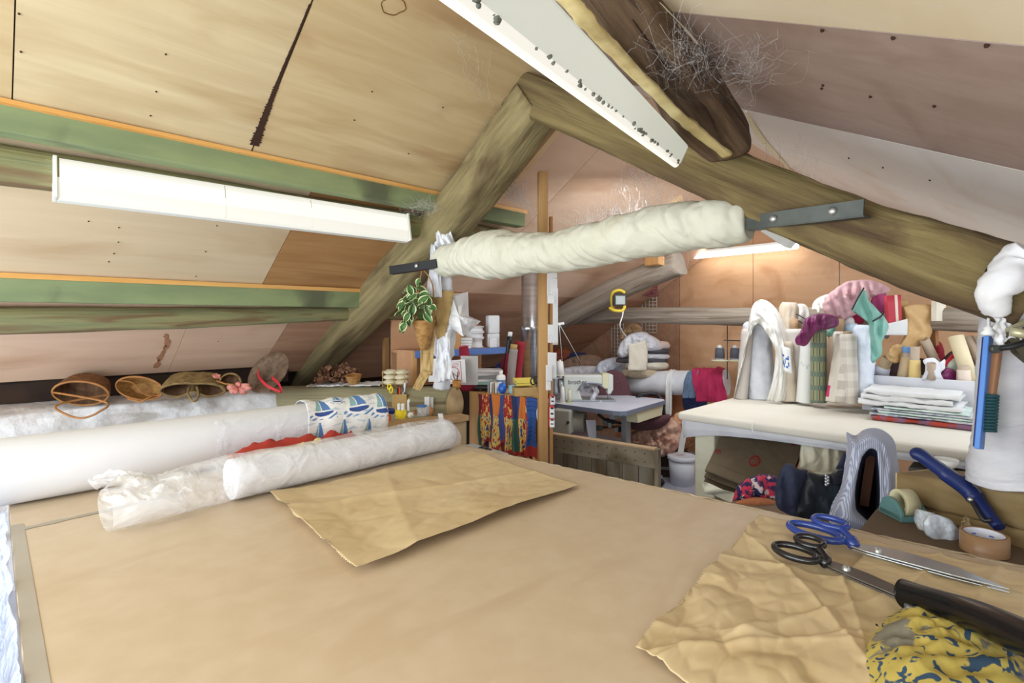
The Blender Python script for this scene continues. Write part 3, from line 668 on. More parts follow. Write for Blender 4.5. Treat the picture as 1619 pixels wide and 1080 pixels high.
pinkrib = mat('pink_ribbon', (214, 140, 124), (190, 110, 98), rough=.45, scale=(20, 20, 20))
b4, rp, S, U, A = basket('ribboned_basket', 'small dark basket with pink ribbon bow beside the handbag', P(364, 605, 3.45), V(-.35, -1, 0), .062, .06, .07, mat('smoky_net', (116, 96, 92), (150, 126, 118), rough=.5, scale=(50, 50, 50)), wick_in, wick_ol)
q = MB(); q.tube([P(342, 602, 3.4), P(356, 607, 3.37), P(380, 609, 3.36)], .005, seg=8); q.build('cane_stick', cane, parent=b4)
q = MB()
for i in range(7):
    an = i*2.4; e = P(378+20*math.cos(an), 614+10*math.sin(an), 3.33)
    cc = P(377, 612, 3.35); s_ = (e-cc).cross(FWD).normalized()*.018
    q.sheet(lambda x, y: lerp(cc, e, x)+s_*(y-.5)*2*math.sin(.3+x*2.4)+toc*.02*math.sin(x*3.1), 6, 3)
o = q.build('ribbon_bow', pinkrib, parent=b4, solid=.001)
q = MB(); q.sheet(lambda x, y: lerp(P(350, 592, 3.42), P(338, 590, 3.42), x)+lerp(V(0, 0, 0), V(.0, 0, -.03), y)+toc*.02*math.sin(6*x+4*y), 6, 4); q.build('ribbon_tail', pinkrib, parent=b4, solid=.001)
# straw hat with red ribbon
hat_m = mat('dark_straw', (122, 98, 78), (94, 74, 58), rough=.8, scale=(30, 30, 30), bump=.4)
hc = P(424, 588, 3.5); ax = V(-.75, -.35, .55).normalized()
t = thing('straw_hat', 'dark straw hat leaning at the end of the ledge with red ribbon', 'hat', hc-UP*.1)
q = MB(); q.lathe([(.155, 0), (.15, -.006), (.085, -.01), (.078, -.06), (.05, -.075), (0, -.078), (0, -.072), (.045, -.069), (.07, -.055), (.078, -.004), (.15, .002), (.155, 0)], hc, 40, ax, caps=False); q.build('straw_body', hat_m, parent=t)
red_rib = mat('red_ribbon', (196, 44, 52), (170, 30, 44), rough=.5)
for pts in ([P(408, 585, 3.38), P(410, 597, 3.34), P(424, 611, 3.3), P(444, 620, 3.3)], [P(430, 597, 3.36), P(440, 606, 3.33), P(446, 619, 3.3)]):
    pp_ = smoothpath(pts, 8); q = MB(); q.sheet(lambda x, y: pp_[min(len(pp_)-1, int(round(x*(len(pp_)-1))))]+V(0, 0, .018)*(y-.5)+RIGHT*.008*(y-.5), len(pp_)-1, 2); q.build('ribbon', red_rib, parent=t, solid=.002)

# ================================================================ things on the cutting table
canvas_roll = mat('white_canvas_roll', (222, 222, 226), (217, 217, 222), rough=.7, scale=(2, 2, 2))
paperlin = mat('white_lining_roll', (224, 224, 229), (217, 217, 224), rough=.75, scale=(3, 3, 3))
def spiral_end(c, ax, r, turns, mA, parent, name='rolled_edge'):
    ax = ax.normalized(); a = ax.orthogonal().normalized(); b = ax.cross(a); q = MB()
    pts = [c+ax*.002+(a*math.cos(i*.3)+b*math.sin(i*.3))*(r*.2+r*.78*i/(turns*21)) for i in range(int(turns*21))]
    q.tube(pts, r*.03, seg=4); return q.build(name, mA, parent=parent)
ty, tz, tr_ = 2.345, TZ+.1095, .107
t = thing('fabric_roll', 'thick white canvas roll lying along the back of the cutting table', 'roll', (.4, ty, TZ))
q = MB(); pts = [V(-.75+2.13*i/40, ty, tz) for i in range(41)]
q.tube(pts, tr_, seg=56, fn=lambda t_, a: 1+.008*fr(t_*6, math.cos(a), math.sin(a))); q.build('cloth', canvas_roll, parent=t)
q = MB(); q.tube([(1.36, ty, tz), (1.40, ty, tz)], .03, seg=20); q.build('core', K('cardboard', (170, 140, 108), rough=.8), parent=t)
plastic = film('clear_polythene', a=.2)
plastic2 = film('milky_polythene', c=(248, 249, 253), a=.36, rough=.1, sc=7)
q = MB(); q.sheet(lambda x, y: V(lerp(.62, 1.02, x), ty, tz)+(tr_+.004+.005*abs(fr(x*9, y*9)))*V(0, -math.cos(lerp(-1.2, .9, y)+.12*fr(x*3)), math.sin(lerp(-1.2, .9, y)+.12*fr(x*3))), 50, 40)
tag(q.build('plastic_sleeve', plastic), 'torn clear plastic wrapped round the thick white roll', 'plastic')
# sailing boat cloth: printed pattern by face
sb = [mat('boat_cloth_white', (240, 240, 240), rough=.85), K('boat_blue', (92, 132, 190), rough=.85), K('boat_navy', (58, 84, 150), rough=.85), K('boat_teal', (140, 180, 184), rough=.85), K('boat_pale', (196, 212, 230), rough=.85)]
boats = [(.16, .5, 1.1), (.34, .40, .6), (.55, .47, 1.3), (.85, .55, 1.2), (.68, .22, .8), (.12, .88, .8), (.38, .88, .8), (.66, .9, .7)]
def boatpat(x, y):
    for bx, by, s in boats:
        dx, dy = (x-bx)/(.11*s), (y-by)/(.17*s)
        if -.75 < dx < .85 and .62 < dy < .62+.3*(1-dx*dx*.9): return 2
        if .78+.3*(1-dx*dx) < dy < 1.12 and abs(dx) < 1.2 and math.sin(dx*9+dy*20) > .3: return 1
        if -.05 < dx < .7 and -1 < dy < .5 and dx < .12+.55*(dy+1)/1.5: return 1
        if -.6 < dx < -.12 and -1 < dy < .5 and -dx < .14+.5*(dy+1)/1.5: return 3
    if fr(x*9, y*26, 2) > .34: return 4
    return 0
q = MB()
def drape(x, y):
    th = lerp(2.7, -.55, y); X = lerp(.985, 1.43, x)+.012*math.sin(y*5)
    end = max(0, (x-.86)/.14)
    R = tr_+.008+.004*fr(x*5, y*6)+.006*math.sin(x*20+y*3)*(1-x)
    return V(X-end*.03, ty, tz-end*end*.02)+R*(1-.22*end*end)*V(0, -math.cos(th), math.sin(th))
q.sheet(drape, 200, 200, pat=boatpat); tag(q.build('sailing_boat_cloth', sb, solid=.0015), 'white cloth printed with blue sailing boats draped over the roll end', 'cloth')
# red and yellow cloths between the rolls
q = MB(); rd = K('brick_red_cloth', (176, 62, 50), rough=.85); yl = K('pale_yellow_cloth', (230, 212, 140), rough=.85)
def strip(name, A_, B_, wdt, m, lab, h, seed):
    q = MB(); q.sheet(lambda x, y: lerp(A_, B_, x)+V(-.2, 1, 0)*(y-.5)*wdt*(.6+.4*math.sin(min(1, x*4)*1.57))+UP*(h*math.sin(math.pi*y)*(1+.3*fr(x*6, y*3, seed))+.002), 40, 14)
    return tag(q.build(name, m, solid=.0015), lab, 'cloth')
strip('folded_cloth', V(.62, 2.1, TZ), V(1.14, 2.15, TZ), .1, rd, 'folded brick red cloth tucked between the two white rolls', .105, 1)
strip('folded_cloth', V(.66, 2.045, TZ), V(.96, 2.08, TZ), .1, yl, 'pale yellow cloth lying in front of the red one', .092, 4)
# plastic sleeved roll
ra, rb = P(364, 758, 1.72), P(708, 688, 2.42); ra.z = TZ+.072; rb.z = TZ+.066
t = thing('sleeved_roll', 'white roll in a crumpled clear plastic sleeve across the cutting table', 'roll', (ra+rb)/2-UP*.07)
q = MB(); q.tube([lerp(ra, rb, i/30) for i in range(31)], .066, seg=40); q.build('cloth', paperlin, parent=t)
d = (rb-ra).normalized(); sd = d.cross(UP).normalized()
L_ = (rb-ra).length
def sleeve(x, y):
    s = lerp(-.33, L_+.05, x); c = ra+d*s; c = V(c.x, c.y, TZ)
    k = max(0, min(1, (-s+.02)/.3)); e = max(0, (s-L_+.05)/.1)
    th = 2*math.pi*y
    w_ = lerp(.074, .1, k)*(1-.5*e*e); h_ = lerp(.146, .11, k*k)*(1-.4*e*e)
    cr = 1+.05*fr(x*9+1, math.cos(th)*1.5, math.sin(th)*1.5, 3)+.02*math.sin(x*34+6*math.cos(th)+3*fr(x*4, y*3))*(.3+.7*abs(nz(x*7, y*4)))
    sn = math.sin(th)
    return c+sd*w_*math.cos(th)*cr+UP*max(.002, .003+h_*.5*(1+sn)*cr)
q = MB(); q.sheet(sleeve, 170, 64); q.build('plastic_sleeve', plastic2, parent=t)
q = MB(); q.sheet(lambda x, y: ra-d*(.33+.03*math.sin(y*9))+d*x*.2+sd*lerp(-.105, .11, y)+UP*(.02+.03*abs(fr(x*3, y*4, 2))+.06*(1-x)*math.sin(math.pi*y)), 30, 40); q.build('sleeve_flap', film('flap_polythene', c=(248, 249, 253), a=.5, rough=.12, sc=6), parent=t)
# kraft paper sheets
kraft = mat('kraft_paper', (208, 184, 142), (214, 192, 152), rough=.6, scale=(4, 4, 4), c3=(200, 174, 130), scale3=(3, 3, 3), bump=.1, bscale=(16, 16, 16))
def paper(name, lab, TL, TR, BR, BL, n, amp, fq, seed, jag, lift, creases=(), crum=1.):
    c = [PZ(u, v, TZ) for u, v in (TL, TR, BR, BL)]
    q = MB()
    def fn(x, y):
        j = 0
        if x < .001 and jag: j = jag*((int(y*n*1.0) % 2)*.8+.8*fr(y*6, 2)*2)
        p = lerp(lerp(c[0], c[1], x), lerp(c[3], c[2], x), y)
        p = p+(c[1]-c[0]).normalized()*j*.006
        vd = noise.voronoi(Vector((x*fq*1.1+seed+.3*fr(x*3, y*3), y*fq*1.1+.3*fr(x*3, y*3, 7), seed)))[0]; v2 = noise.voronoi(Vector((x*fq*2.6+seed, y*fq*2.6, seed+3)))[0]
        z = .003+amp*(.8+1.2*fr(x*fq+seed, y*fq, seed, 3))+amp*crum*(min(.5, vd[1]-vd[0])*2.2+min(.4, v2[1]-v2[0])*.7)
        for (nx, ny, o_, am, sh) in creases: z += am*math.exp(-abs(nx*x+ny*y-o_)*sh)
        z += lift(x, y)
        return p+UP*max(.002, z)
    q.sheet(fn, n, n); return tag(q.build(name, kraft, solid=.0006), lab, 'paper')
paper('kraft_paper_sheet', 'brown paper sheet with torn edge in the middle of the cutting table', (425, 786), (748, 716), (916, 772), (562, 914), 130, .004, 4, 3, 1, lambda x, y: .022*max(0, y-.7)/.3*(.3+.7*math.sin(math.pi*min(1, x*1.02)))+.012*max(0, .12-x)/.12, ((1, .3, .5, .006, 18), (.3, 1, .45, .007, 22), (-.4, 1, .25, .006, 25)))
paper('kraft_paper_sheet', 'crumpled brown paper under the shears at the lower right', (1200, 820), (1760, 950), (1560, 1420), (1004, 1032), 200, .0052, 4.5, 9, 1, lambda x, y: 0, ((1, .2, .33, .006, 45), (.2, 1, .42, .006, 45), (1, -.6, .2, .006, 45), (.5, 1, .9, .005, 45), (1, .7, .8, .006, 45), (.8, -1, -.2, .006, 45), (1, 1.2, 1.25, .006, 45)), 1.5)
paper('kraft_paper_sheet', 'folded brown paper piece under the blue shears', (1385, 872), (1680, 930), (1640, 1000), (1330, 925), 60, .003, 3, 5, 0, lambda x, y: .012, ((1, 0, .38, .012, 40), (1, 0, .7, .008, 40)))
# ================================================================ low bench under the log and its clutter
BZ = .9
bench_m = mat('bench_board', (182, 146, 104), (196, 162, 120), rough=.65, scale=(1.5, 14, 14), c3=(150, 112, 76))
ply_face = mat('bench_plywood', (184, 160, 124), (196, 172, 136), rough=.7, scale=(2, 2, 2))
t = thing('wall_bench', 'low wooden bench along the eaves behind the white rolls', 'bench', V(1.75, 2.6, 0))
q = MB(); q.prism([V(1.2, 2.5, BZ-.035), V(2.12, 2.5, BZ-.035), V(2.12, 2.585, BZ-.035), V(1.2, 2.82, BZ-.035)], (0, 0, .035)); q.build('bench_top', bench_m, parent=t, bevel=.003)
q = MB(); q.box((1.66, 2.525, .43), (.9, .02, .86)); q.build('front_panel', ply_face, parent=t)
def on(u, v, z): return PZ(u, v, z)
# small builder for round containers etc
def pot(name, lab, cat, c, r, h, m, lid=None, taper=1., group=None, hole=False, parts=()):
    q = MB()
    if hole: q.lathe([(r*taper, 0), (r, h), (r*.88, h), (r*.8*taper, .006), (0, .006)], c, 20)
    else: q.lathe([(r*taper*.95, 0), (r*taper, .003), (r, h-.003), (r*.95, h)], c, 20)
    if lid is None: return tag(q.build(name, m), lab, cat, group)
    t = thing(name, lab, cat, c, group); q.build('body', m, parent=t)
    q = MB(); q.lathe([(lid[0]*.96, h), (lid[0], h+.002), (lid[0], h+lid[1]-.002), (lid[0]*.9, h+lid[1])], c, 20); q.build('lid', lid[2], parent=t)
    return t
yellow = K('yellow_plastic', (238, 214, 30), rough=.4); orange = K('orange_plastic', (226, 84, 40), rough=.4); navy = K('navy_plastic', (36, 52, 120), rough=.45)
whitep = K('white_plastic', (238, 238, 236), rough=.5); red = K('red_plastic', (176, 34, 40), rough=.45); clear = film('clear_jar', a=.4, rough=.08)
black = K('black_plastic', (34, 34, 38), rough=.4); greyp = K('grey_plastic', (150, 152, 158), rough=.5); bluep = K('blue_plastic', (70, 120, 190), rough=.45)
woodm = K('turned_wood', (178, 122, 72), rough=.6); yelp = K('dull_yellow', (206, 188, 70), rough=.6); cream = K('cream_plastic', (232, 226, 200), rough=.55)
c = on(634, 661, BZ); 
t = thing('tape_reel', 'thick bright yellow reel of tape standing on the bench', 'tape', c)
q = MB(); q.lathe([(.034, 0), (.034, .05), (.02, .05), (.02, .0)], c, 24, caps=False); q.build('tape', yellow, parent=t)
for dx in (-.012, .012):
    q = MB(); q.lathe([(.012, 0), (.010, .085), (.004, .09)], c+RIGHT*dx, 14); q.build('bobbin', whitep, parent=t)
c = on(608, 665, BZ)
t = thing('measuring_tape', 'small orange tape measure on the bench', 'tape measure', c)
q = MB(); q.box(c+UP*.018, (.075, .05, .034), rz=-.7); q.build('case', orange, parent=t, bevel=.008)
q = MB(); q.box(c+UP*.014-FWD*.027, (.02, .004, .012), rz=-.785); q.build('slot', black, parent=t)
a = on(598, 657, BZ); b_ = on(623, 654, BZ)
q = MB(); q.tube(smoothpath([a+UP*.015, (a+b_)/2+UP*.022, b_+UP*.015], 6), [.013]*6+[.016]*6+[.012], seg=12, flat=1.2); tag(q.build('cutter_knife', navy), 'dark blue cutter lying behind the orange tape measure', 'knife')
q = MB(); q.bar(on(603, 650, BZ)+UP*.02+FWD*.05, on(617, 647, BZ)+UP*.024+FWD*.05, .02, .012); tag(q.build('chalk_stick', yelp, bevel=.003), 'dull yellow bar lying behind the blue cutter', 'chalk')
# card box with pens
c = on(629, 651, BZ)+FWD*.05
card = K('card_box', (192, 160, 104), (178, 146, 92), rough=.8, scale=(8, 8, 8))
t = thing('pen_box', 'brown card box of pens and yellow scissors on the bench', 'box', c)
q = MB(); R38 = math.radians(-35)
for dx, dy, sx, sy in ((-.045, 0, .003, .06), (.045, 0, .003, .06), (0, -.03, .093, .003), (0, .03, .093, .003)):
    q.box(c+Matrix.Rotation(R38, 3, 'Z')@V(dx, dy, .055), (sx, sy, .11), rz=R38)
q.box(c+UP*.003, (.09, .06, .004), rz=R38); q.build('box_body', card, parent=t)
for i, (dx, h, m, tl) in enumerate(((.02, .16, whitep, .2), (.0, .13, orange, .02), (-.012, .125, black, -.02), (.03, .13, navy, .1))):
    q = MB(); p0 = c+RIGHT*dx*.7+UP*.02; q.tube([p0, p0+RIGHT*tl*h*.7+UP*h], .007, seg=8); q.build('pen', m, parent=t)
q = MB()
for k in (0, 1):
    cc = c-RIGHT*(.055+.012*k)+UP*(.135+.02*k); q.tube([cc+RIGHT*.011*math.cos(x*.6283)+UP*.019*math.sin(x*.6283) for x in range(10)], .005, seg=8, closed=True)
q.build('scissor_handles', K('yellow_plastic', (238, 214, 30)), parent=t)
pot('thread_cone', 'white thread cone in front of the red pot on the bench', 'thread', on(646, 650, BZ)+FWD*.02, .017, .07, whitep, lid=(.012, .008, cream))
pot('red_tin', 'dark red pot behind the white thread cones', 'pot', on(646, 645, BZ)+FWD*.08, .027, .085, red, lid=(.022, .012, K('red_plastic', (1, 1, 1))))
pot('white_cap_jar', 'squat white capped jar beside the thread cone', 'jar', on(657, 650, BZ)+FWD*.02, .019, .05, whitep, lid=(.017, .01, cream))
pot('green_cap_jar', 'brown jar with green cap at the back of the bench', 'jar', on(660, 645, BZ)+FWD*.08, .022, .075, K('brown_glass', (110, 72, 52), rough=.3), lid=(.024, .012, K('green_lid', (80, 112, 60))))
pot('screw_jar', 'clear jar of bits on the bench edge', 'jar', on(667, 657, BZ), .032, .055, clear, lid=(.03, .01, bluep))
q = MB(); q.blob(on(649, 661, BZ)+UP*.018, .018, 0, nu=20, nv=12); q.lathe([(.006, .0), (.006, .01)], on(649, 661, BZ)+UP*.018-FWD*.02, 10, -FWD); tag(q.build('thread_ball', whitep), 'white ball beside the yellow reel', 'spool')
q = MB(); q.lathe([(.012, 0), (.012, .003), (.007, .005), (.007, .022), (.012, .024), (.012, .027)], on(657, 655, BZ), 14); tag(q.build('wooden_spool', woodm), 'small wooden spool in front of the clear jar', 'spool')
for k, (u, v, w_, h_) in enumerate(((675, 655, .03, .11), (682, 654, .02, .1))):
    c = on(u, v, BZ)+FWD*.02*k; q = MB(); q.box(c+UP*h_/2, (w_, .006, h_), rz=-.5); tag(q.build('card_packet', paper_w), ('upright white card packet at the bench end', 'narrower white packet behind the card packet')[k], 'packet', )
q = MB(); q.lathe([(.014, 0), (.012, .045), (.005, .05)], on(682, 657, BZ), 12); tag(q.build('brown_bottle', woodm), 'tiny brown bottle at the right end of the bench clutter', 'bottle')
q = MB(); q.lathe([(.016, 0), (.02, .045), (.019, .046), (.014, .004), (0, .004)], on(594, 655, BZ)+UP*0, 16); tag(q.build('paper_cup', cream), 'small cream cup beside the sailing boat cloth', 'cup')
q = MB(); q.sheet(lambda x, y: P(692+8*y+2*x, 654+14*x, 3.12-.03*x)+FWD*.01*math.sin(x*4), 8, 4); tag(q.build('paper_tab', whitep, solid=.001), 'white paper tab hanging over the bench edge', 'paper')

# ---- things on the log
def logtop(u): 
    k = (u-440)/(710-440); f = 1/lerp(1/4.0, 1/3.42, k); return P(u, 0, f), f
def LG(u, dz=0, df=0):
    k = (u-440)/270; f = 1/lerp(1/4.0, 1/3.42, k); p = P(u, 636, f); return p+UP*(.122+dz)+FWD*df
# sheet of newspaper and polythene under the dried flowers
q = MB(); q.sheet(lambda x, y: lerp(LG(492), LG(606), x)+FWD*(y*.22-.1)+UP*(.004+.02*abs(fr(x*6, y*4, 2))), 40, 10); tag(q.build('paper_lining', white_cloth, solid=.001), 'torn white paper lying on the log under the dried flowers', 'paper')
petal = mat('dried_petals', (168, 126, 96), (112, 74, 58), rough=.9, scale=(30, 30, 30)); stemm = K('dry_stem', (86, 62, 46), rough=.9)
c = LG(535, 0, .05)
t = thing('dried_flowers', 'heap of brown dried flowers behind the little basket on the log', 'flowers', c)
rnd = random.Random(5); q = MB()
for i in range(150):
    p = P(rnd.gauss(533, 17), 0, 4.0); p.z = 0
    u = 500+rnd.random()*66; top = 572+abs(u-540)*.35+8*rnd.random(); v = lerp(604, top, rnd.random()**.8)
    p = P(u, v, 3.78+rnd.random()*.16)
    nv_ = V(rnd.gauss(0, 1), rnd.gauss(0, 1), rnd.gauss(0, 1)).normalized(); s_ = nv_.orthogonal().normalized()*.017; e_ = nv_.cross(s_)
    q.sheet(lambda x, y: p+s_*(x-.5)*2+e_*(y-.5)*1.6+nv_*.01*math.cos(x*6+y*4), 3, 3)
o = q.build('petals', petal, parent=t); o['kind'] = 'stuff'
q = MB()
for i in range(26):
    a0_ = P(520+rnd.random()*40, 600, 3.85); q.strand([a0_, P(505+rnd.random()*62, 575+rnd.random()*14, 3.85)], .003)
o = q.build('stems', stemm, parent=t); o['kind'] = 'stuff'
bsk, rp, S, U, A = basket('wicker_basket', 'small honey coloured basket on the log in front of dried flowers', P(559, 594, 3.66), V(-.1, -.1, 1), .05, .05, .062, wick_tan, wick_tan, cane, flare=.6, coils=6)
# bundle of calico bags
bone = mat('calico_bags', (230, 222, 196), (216, 204, 172), rough=.85, scale=(10, 10, 10), bump=.2)
c = LG(628, 0, -.06)
t = thing('wrapped_bundle', 'bundle of cream rolls bound with bands on top of the log', 'bundle', c)
for i in range(3):
    for k in range(2):
        q = MB(); q.blob(c+RIGHT*(-.035+.075*k)+UP*(.022+.034*i)+FWD*.01*i, (.046, .05, .019), .12, 3, seed=i*3+k, M=Matrix.Rotation(-.785, 3, 'Z')); q.build('roll', bone, parent=t)
q = MB()
for dx in (-.072, .074, .01):
    e = c+RIGHT*dx; q.tube([e-FWD*.055+UP*.002, e-FWD*.057+UP*.1, e+FWD*.05+UP*.1, e+FWD*.05+UP*.002], .004, seg=6, closed=True)
q.build('binding_bands', K('straw_band', (206, 176, 112), rough=.7), parent=t)

# ---- hanging variegated plant in a wicker cone
leaf = [mat('leaf_green', (84, 122, 66), (62, 98, 52), rough=.5, scale=(20, 20, 20)), K('leaf_cream_edge', (222, 226, 176), rough=.5)]
pc = P(667, 512, 2.98)
t = thing('hanging_plant', 'variegated trailing plant in a hanging wicker cone on the post', 'plant', pc-UP*.1)
q = MB(); q.lathe([(.068, .03), (.066, .02), (.03, -.12), (.012, -.14), (0, -.142)], pc+RIGHT*.012-UP*.01, 28, caps=True); q.build('wicker_cone', wick_tan, parent=t)
q = MB(); q.tube(smoothpath([pc+RIGHT*-.03+UP*.02, P(665, 440, 3.0), P(670, 428, 3.0), P(684, 452, 3.0), pc+RIGHT*.07+UP*.02], 6), .004, seg=6); q.build('hanger', cane, parent=t)
rnd = random.Random(11)
for i in range(60):
    if i < 42: base = P(rnd.gauss(655, 11), rnd.gauss(478, 14), 2.93+rnd.uniform(-.07, .07))
    elif i < 52: base = P(rnd.gauss(638, 5), rnd.gauss(496, 8), 2.9+rnd.uniform(-.04, .04))
    else: base = P(rnd.gauss(676, 4), rnd.gauss(485, 10), 2.93+rnd.uniform(-.05, .05))
    dirv = (base-(pc+UP*.09)).normalized()*.6+V(rnd.gauss(0, .3), rnd.gauss(0, .3), rnd.gauss(-.25, .3)); dirv.normalize()
    nrm = (-FWD+UP*.7+V(rnd.gauss(0, .35), rnd.gauss(0, .35), rnd.gauss(0, .2))); nrm = (nrm-dirv*nrm.dot(dirv)).normalized(); side = dirv.cross(nrm)
    L1_ = rnd.uniform(.05, .075); W1 = L1_*.36
    def lf(x, y):
        wd = W1*math.sin(math.pi*min(1, x*.97+.03))**.75*(1-.25*x)
        return base+dirv*(x-.3)*L1_+side*(y-.5)*2*wd+nrm*(.012*abs(y-.5)*2-.02*x*x)
    q = MB(); q.sheet(lf, 10, 8, pat=lambda x, y: 1 if abs(y-.5) > .38+.05*math.sin(x*19+i) else 0); q.build('leaf', leaf, parent=t)
q = MB()
for i in range(8): q.strand([pc+UP*.02, P(640+i*6, 470+rnd.random()*30, 2.93)], .003)
q.build('stems', leaf[0], parent=t)

# ================================================================ shelf unit under the far eaves
blue_paint = mat('blue_edge_paint', (86, 120, 188), (98, 132, 196), rough=.6)
sheetply = mat('shelf_plywood', (186, 140, 104), (200, 154, 116), rough=.65, scale=(2, 8, 8))
s0, s1 = P(655, 560, 3.75), P(802, 552, 4.3); s0.z = s1.z = 1.25
dS = (s1-s0).normalized(); bS = UP.cross(dS)            # bS points to the back
if bS.dot(FWD) < 0: bS = -bS
t = thing('shelf_unit', 'plywood shelf with blue painted edge under the far eaves', 'shelf', V(s0.x, s0.y, .98))
q = MB(); q.hexa([s0-UP*.005, s1-UP*.005, s1+bS*.34-UP*.005, s0+bS*.34-UP*.005, s0+UP*.02, s1+UP*.02, s1+bS*.34+UP*.02, s0+bS*.34+UP*.02]); q.build('shelf_board', sheetply, parent=t)
q = MB(); q.hexa([s0-UP*.028-bS*.012, s1-UP*.028-bS*.012, s1-UP*.028, s0-UP*.028, s0+UP*.022-bS*.012, s1+UP*.022-bS*.012, s1+UP*.022, s0+UP*.022]); q.build('blue_edging', blue_paint, parent=t)
l0 = P(629, 556, 3.85); q = MB(); e = s0-l0; e.z = 0
q.hexa([V(l0.x, l0.y, .97), V(s0.x, s0.y, .97), V(s0.x, s0.y, .97)+bS*.02, V(l0.x, l0.y, .97)+bS*.02, V(l0.x, l0.y, 1.275), V(s0.x, s0.y, 1.275), V(s0.x, s0.y, 1.275)+bS*.02, V(l0.x, l0.y, 1.275)+bS*.02]); q.build('side_panel', sheetply, parent=t)
q = MB(); p0 = V(s0.x, s0.y, .97); q.bar(p0, p0+UP*.3, .02, .03, up=dS); q.build('front_upright', pine, parent=t)
q = MB(); e0 = s0+bS*.36; e1 = s1+bS*.36; q.hexa([V(e0.x, e0.y, .97), V(e1.x, e1.y, .97), V(e1.x, e1.y, .97)+bS*.012, V(e0.x, e0.y, .97)+bS*.012, V(e0.x, e0.y, 1.5), V(e1.x, e1.y, 1.45), V(e1.x, e1.y, 1.45)+bS*.012, V(e0.x, e0.y, 1.5)+bS*.012]); q.build('back_panel', sheetply, parent=t)
def SH(u, df=.1):
    k = (u-655)/(802-655); f = 1/lerp(1/3.75, 1/4.3, k); p = P(u, 500, f); p.z = 1.272; return p+bS*df
def reel(p, r, h, m, lab, group=None, nm='ribbon_reel'):
    q = MB(); q.lathe([(r, 0), (r, .008), (r*.86, .011), (r*.86, h-.011), (r, h-.008), (r, h), (r*.3, h), (r*.3, h-.02)], p, 28); return tag(q.build(nm, m), lab, 'reel', group)
whp = K('reel_white', (232, 232, 234), (222, 222, 226), rough=.6, scale=(9, 9, 9))
p = SH(765, .13); reel(p, .075, .075, whp, 'bottom white reel in the stack on the blue edged shelf'); reel(p+UP*.076, .08, .05, whp, 'middle white reel in the stack on the blue edged shelf'); reel(p+UP*.127, .078, .045, whp, 'top white reel in the stack on the blue edged shelf')
for k in range(4):
    p = SH(741, .1)+UP*.021*k; q = MB(); q.box(p+UP*.01, (.13, .12, .019), rz=-.5+.12*k); tag(q.build('paper_stack', paper_w, bevel=.002), ('lowest', 'second', 'third', 'topmost')[k]+' bundle in the pile of white papers left of the reels', 'papers')
p = SH(793, .12); q = MB(); q.box(p+UP*.055, (.1, .1, .11), rz=-.6); tag(q.build('white_carton', whp, bevel=.004), 'small white carton right of the reels on the shelf', 'box')
q = MB(); q.box(p+UP*.186, (.1, .09, .15), rz=-.45); tag(q.build('white_carton', whp, bevel=.012), 'rounded white pack standing on the small white carton', 'box')
q = MB(); q.box(SH(783, .03)+UP*.04, (.06, .05, .08), rz=-.6); tag(q.build('white_carton', whp, bevel=.003), 'little white carton at the front edge of the shelf', 'box')
q = MB(); q.bar(SH(722, .02), SH(722, .02)+UP*.13, .012, .1, up=dS); tag(q.build('wooden_divider', pine), 'thin upright board beside the white papers on the shelf', 'board')

# ================================================================ counter with curtain
KZ = 1.0
k0, k1 = P(742, 617, 3.62), P(854, 622, 3.36); k0.z = k1.z = KZ
kd = (k1-k0).normalized(); kb = kd.cross(UP); kb = kb if kb.dot(FWD) > 0 else -kb
t = thing('counter', 'pine counter with a striped curtain front below the shelf', 'counter', V(k0.x, k0.y, 0))
q = MB(); q.hexa([k0-UP*.03, k1-UP*.03, k1+kb*.75-UP*.03-kd*.42, k0+kb*.75-UP*.03-kd*.25, k0, k1, k1+kb*.75-kd*.42, k0+kb*.75-kd*.25]); q.build('counter_top', pine, parent=t)
q = MB(); e = k0+kd*.045; q.box(V(e.x, e.y, .485)+kb*.02, (.09, .04, .97), M=Matrix((kd, kb, UP)).transposed()); q.build('corner_upright', pine, parent=t, bevel=.002)
q = MB(); e = k0-kd*.0; q.hexa([V(e.x, e.y, 0)+kb*.02, V(e.x, e.y, 0)+kb*.04-kd*.02, V(e.x, e.y, 0)+kb*.7-kd*.25, V(e.x, e.y, 0)+kb*.68-kd*.23]+[V(e.x, e.y, KZ-.03)+kb*.02, V(e.x, e.y, KZ-.03)+kb*.04-kd*.02, V(e.x, e.y, KZ-.03)+kb*.7-kd*.25, V(e.x, e.y, KZ-.03)+kb*.68-kd*.23]); q.build('side_panel', pine, parent=t)
q = MB(); e = (k0+k1)/2; q.box(V(e.x, e.y, .5)+kb*.06, ((k1-k0).length, .02, .98), M=Matrix((kd, kb, UP)).transposed()); q.build('front_panel', K('counter_back', (150, 110, 72), rough=.7), parent=t)
cm = [K('curtain_red', (166, 52, 44), rough=.9), K('curtain_navy', (44, 58, 96), rough=.9), K('curtain_yellow', (222, 188, 104), rough=.9), K('curtain_blue', (52, 86, 150), rough=.9), K('curtain_green', (62, 96, 84), rough=.9), K('curtain_maroon', (104, 40, 56), rough=.9), K('curtain_orange', (206, 120, 56), rough=.9)]
cols = [(.05, 5, 4), (.20, 0, 2), (.25, 1, 1), (.37, 6, 2), (.46, 3, 3), (.58, 0, 2), (.66, 1, 4), (.71, 3, 4), (.82, 6, 2), (.845, 0, 0), (1.01, 3, 3)]
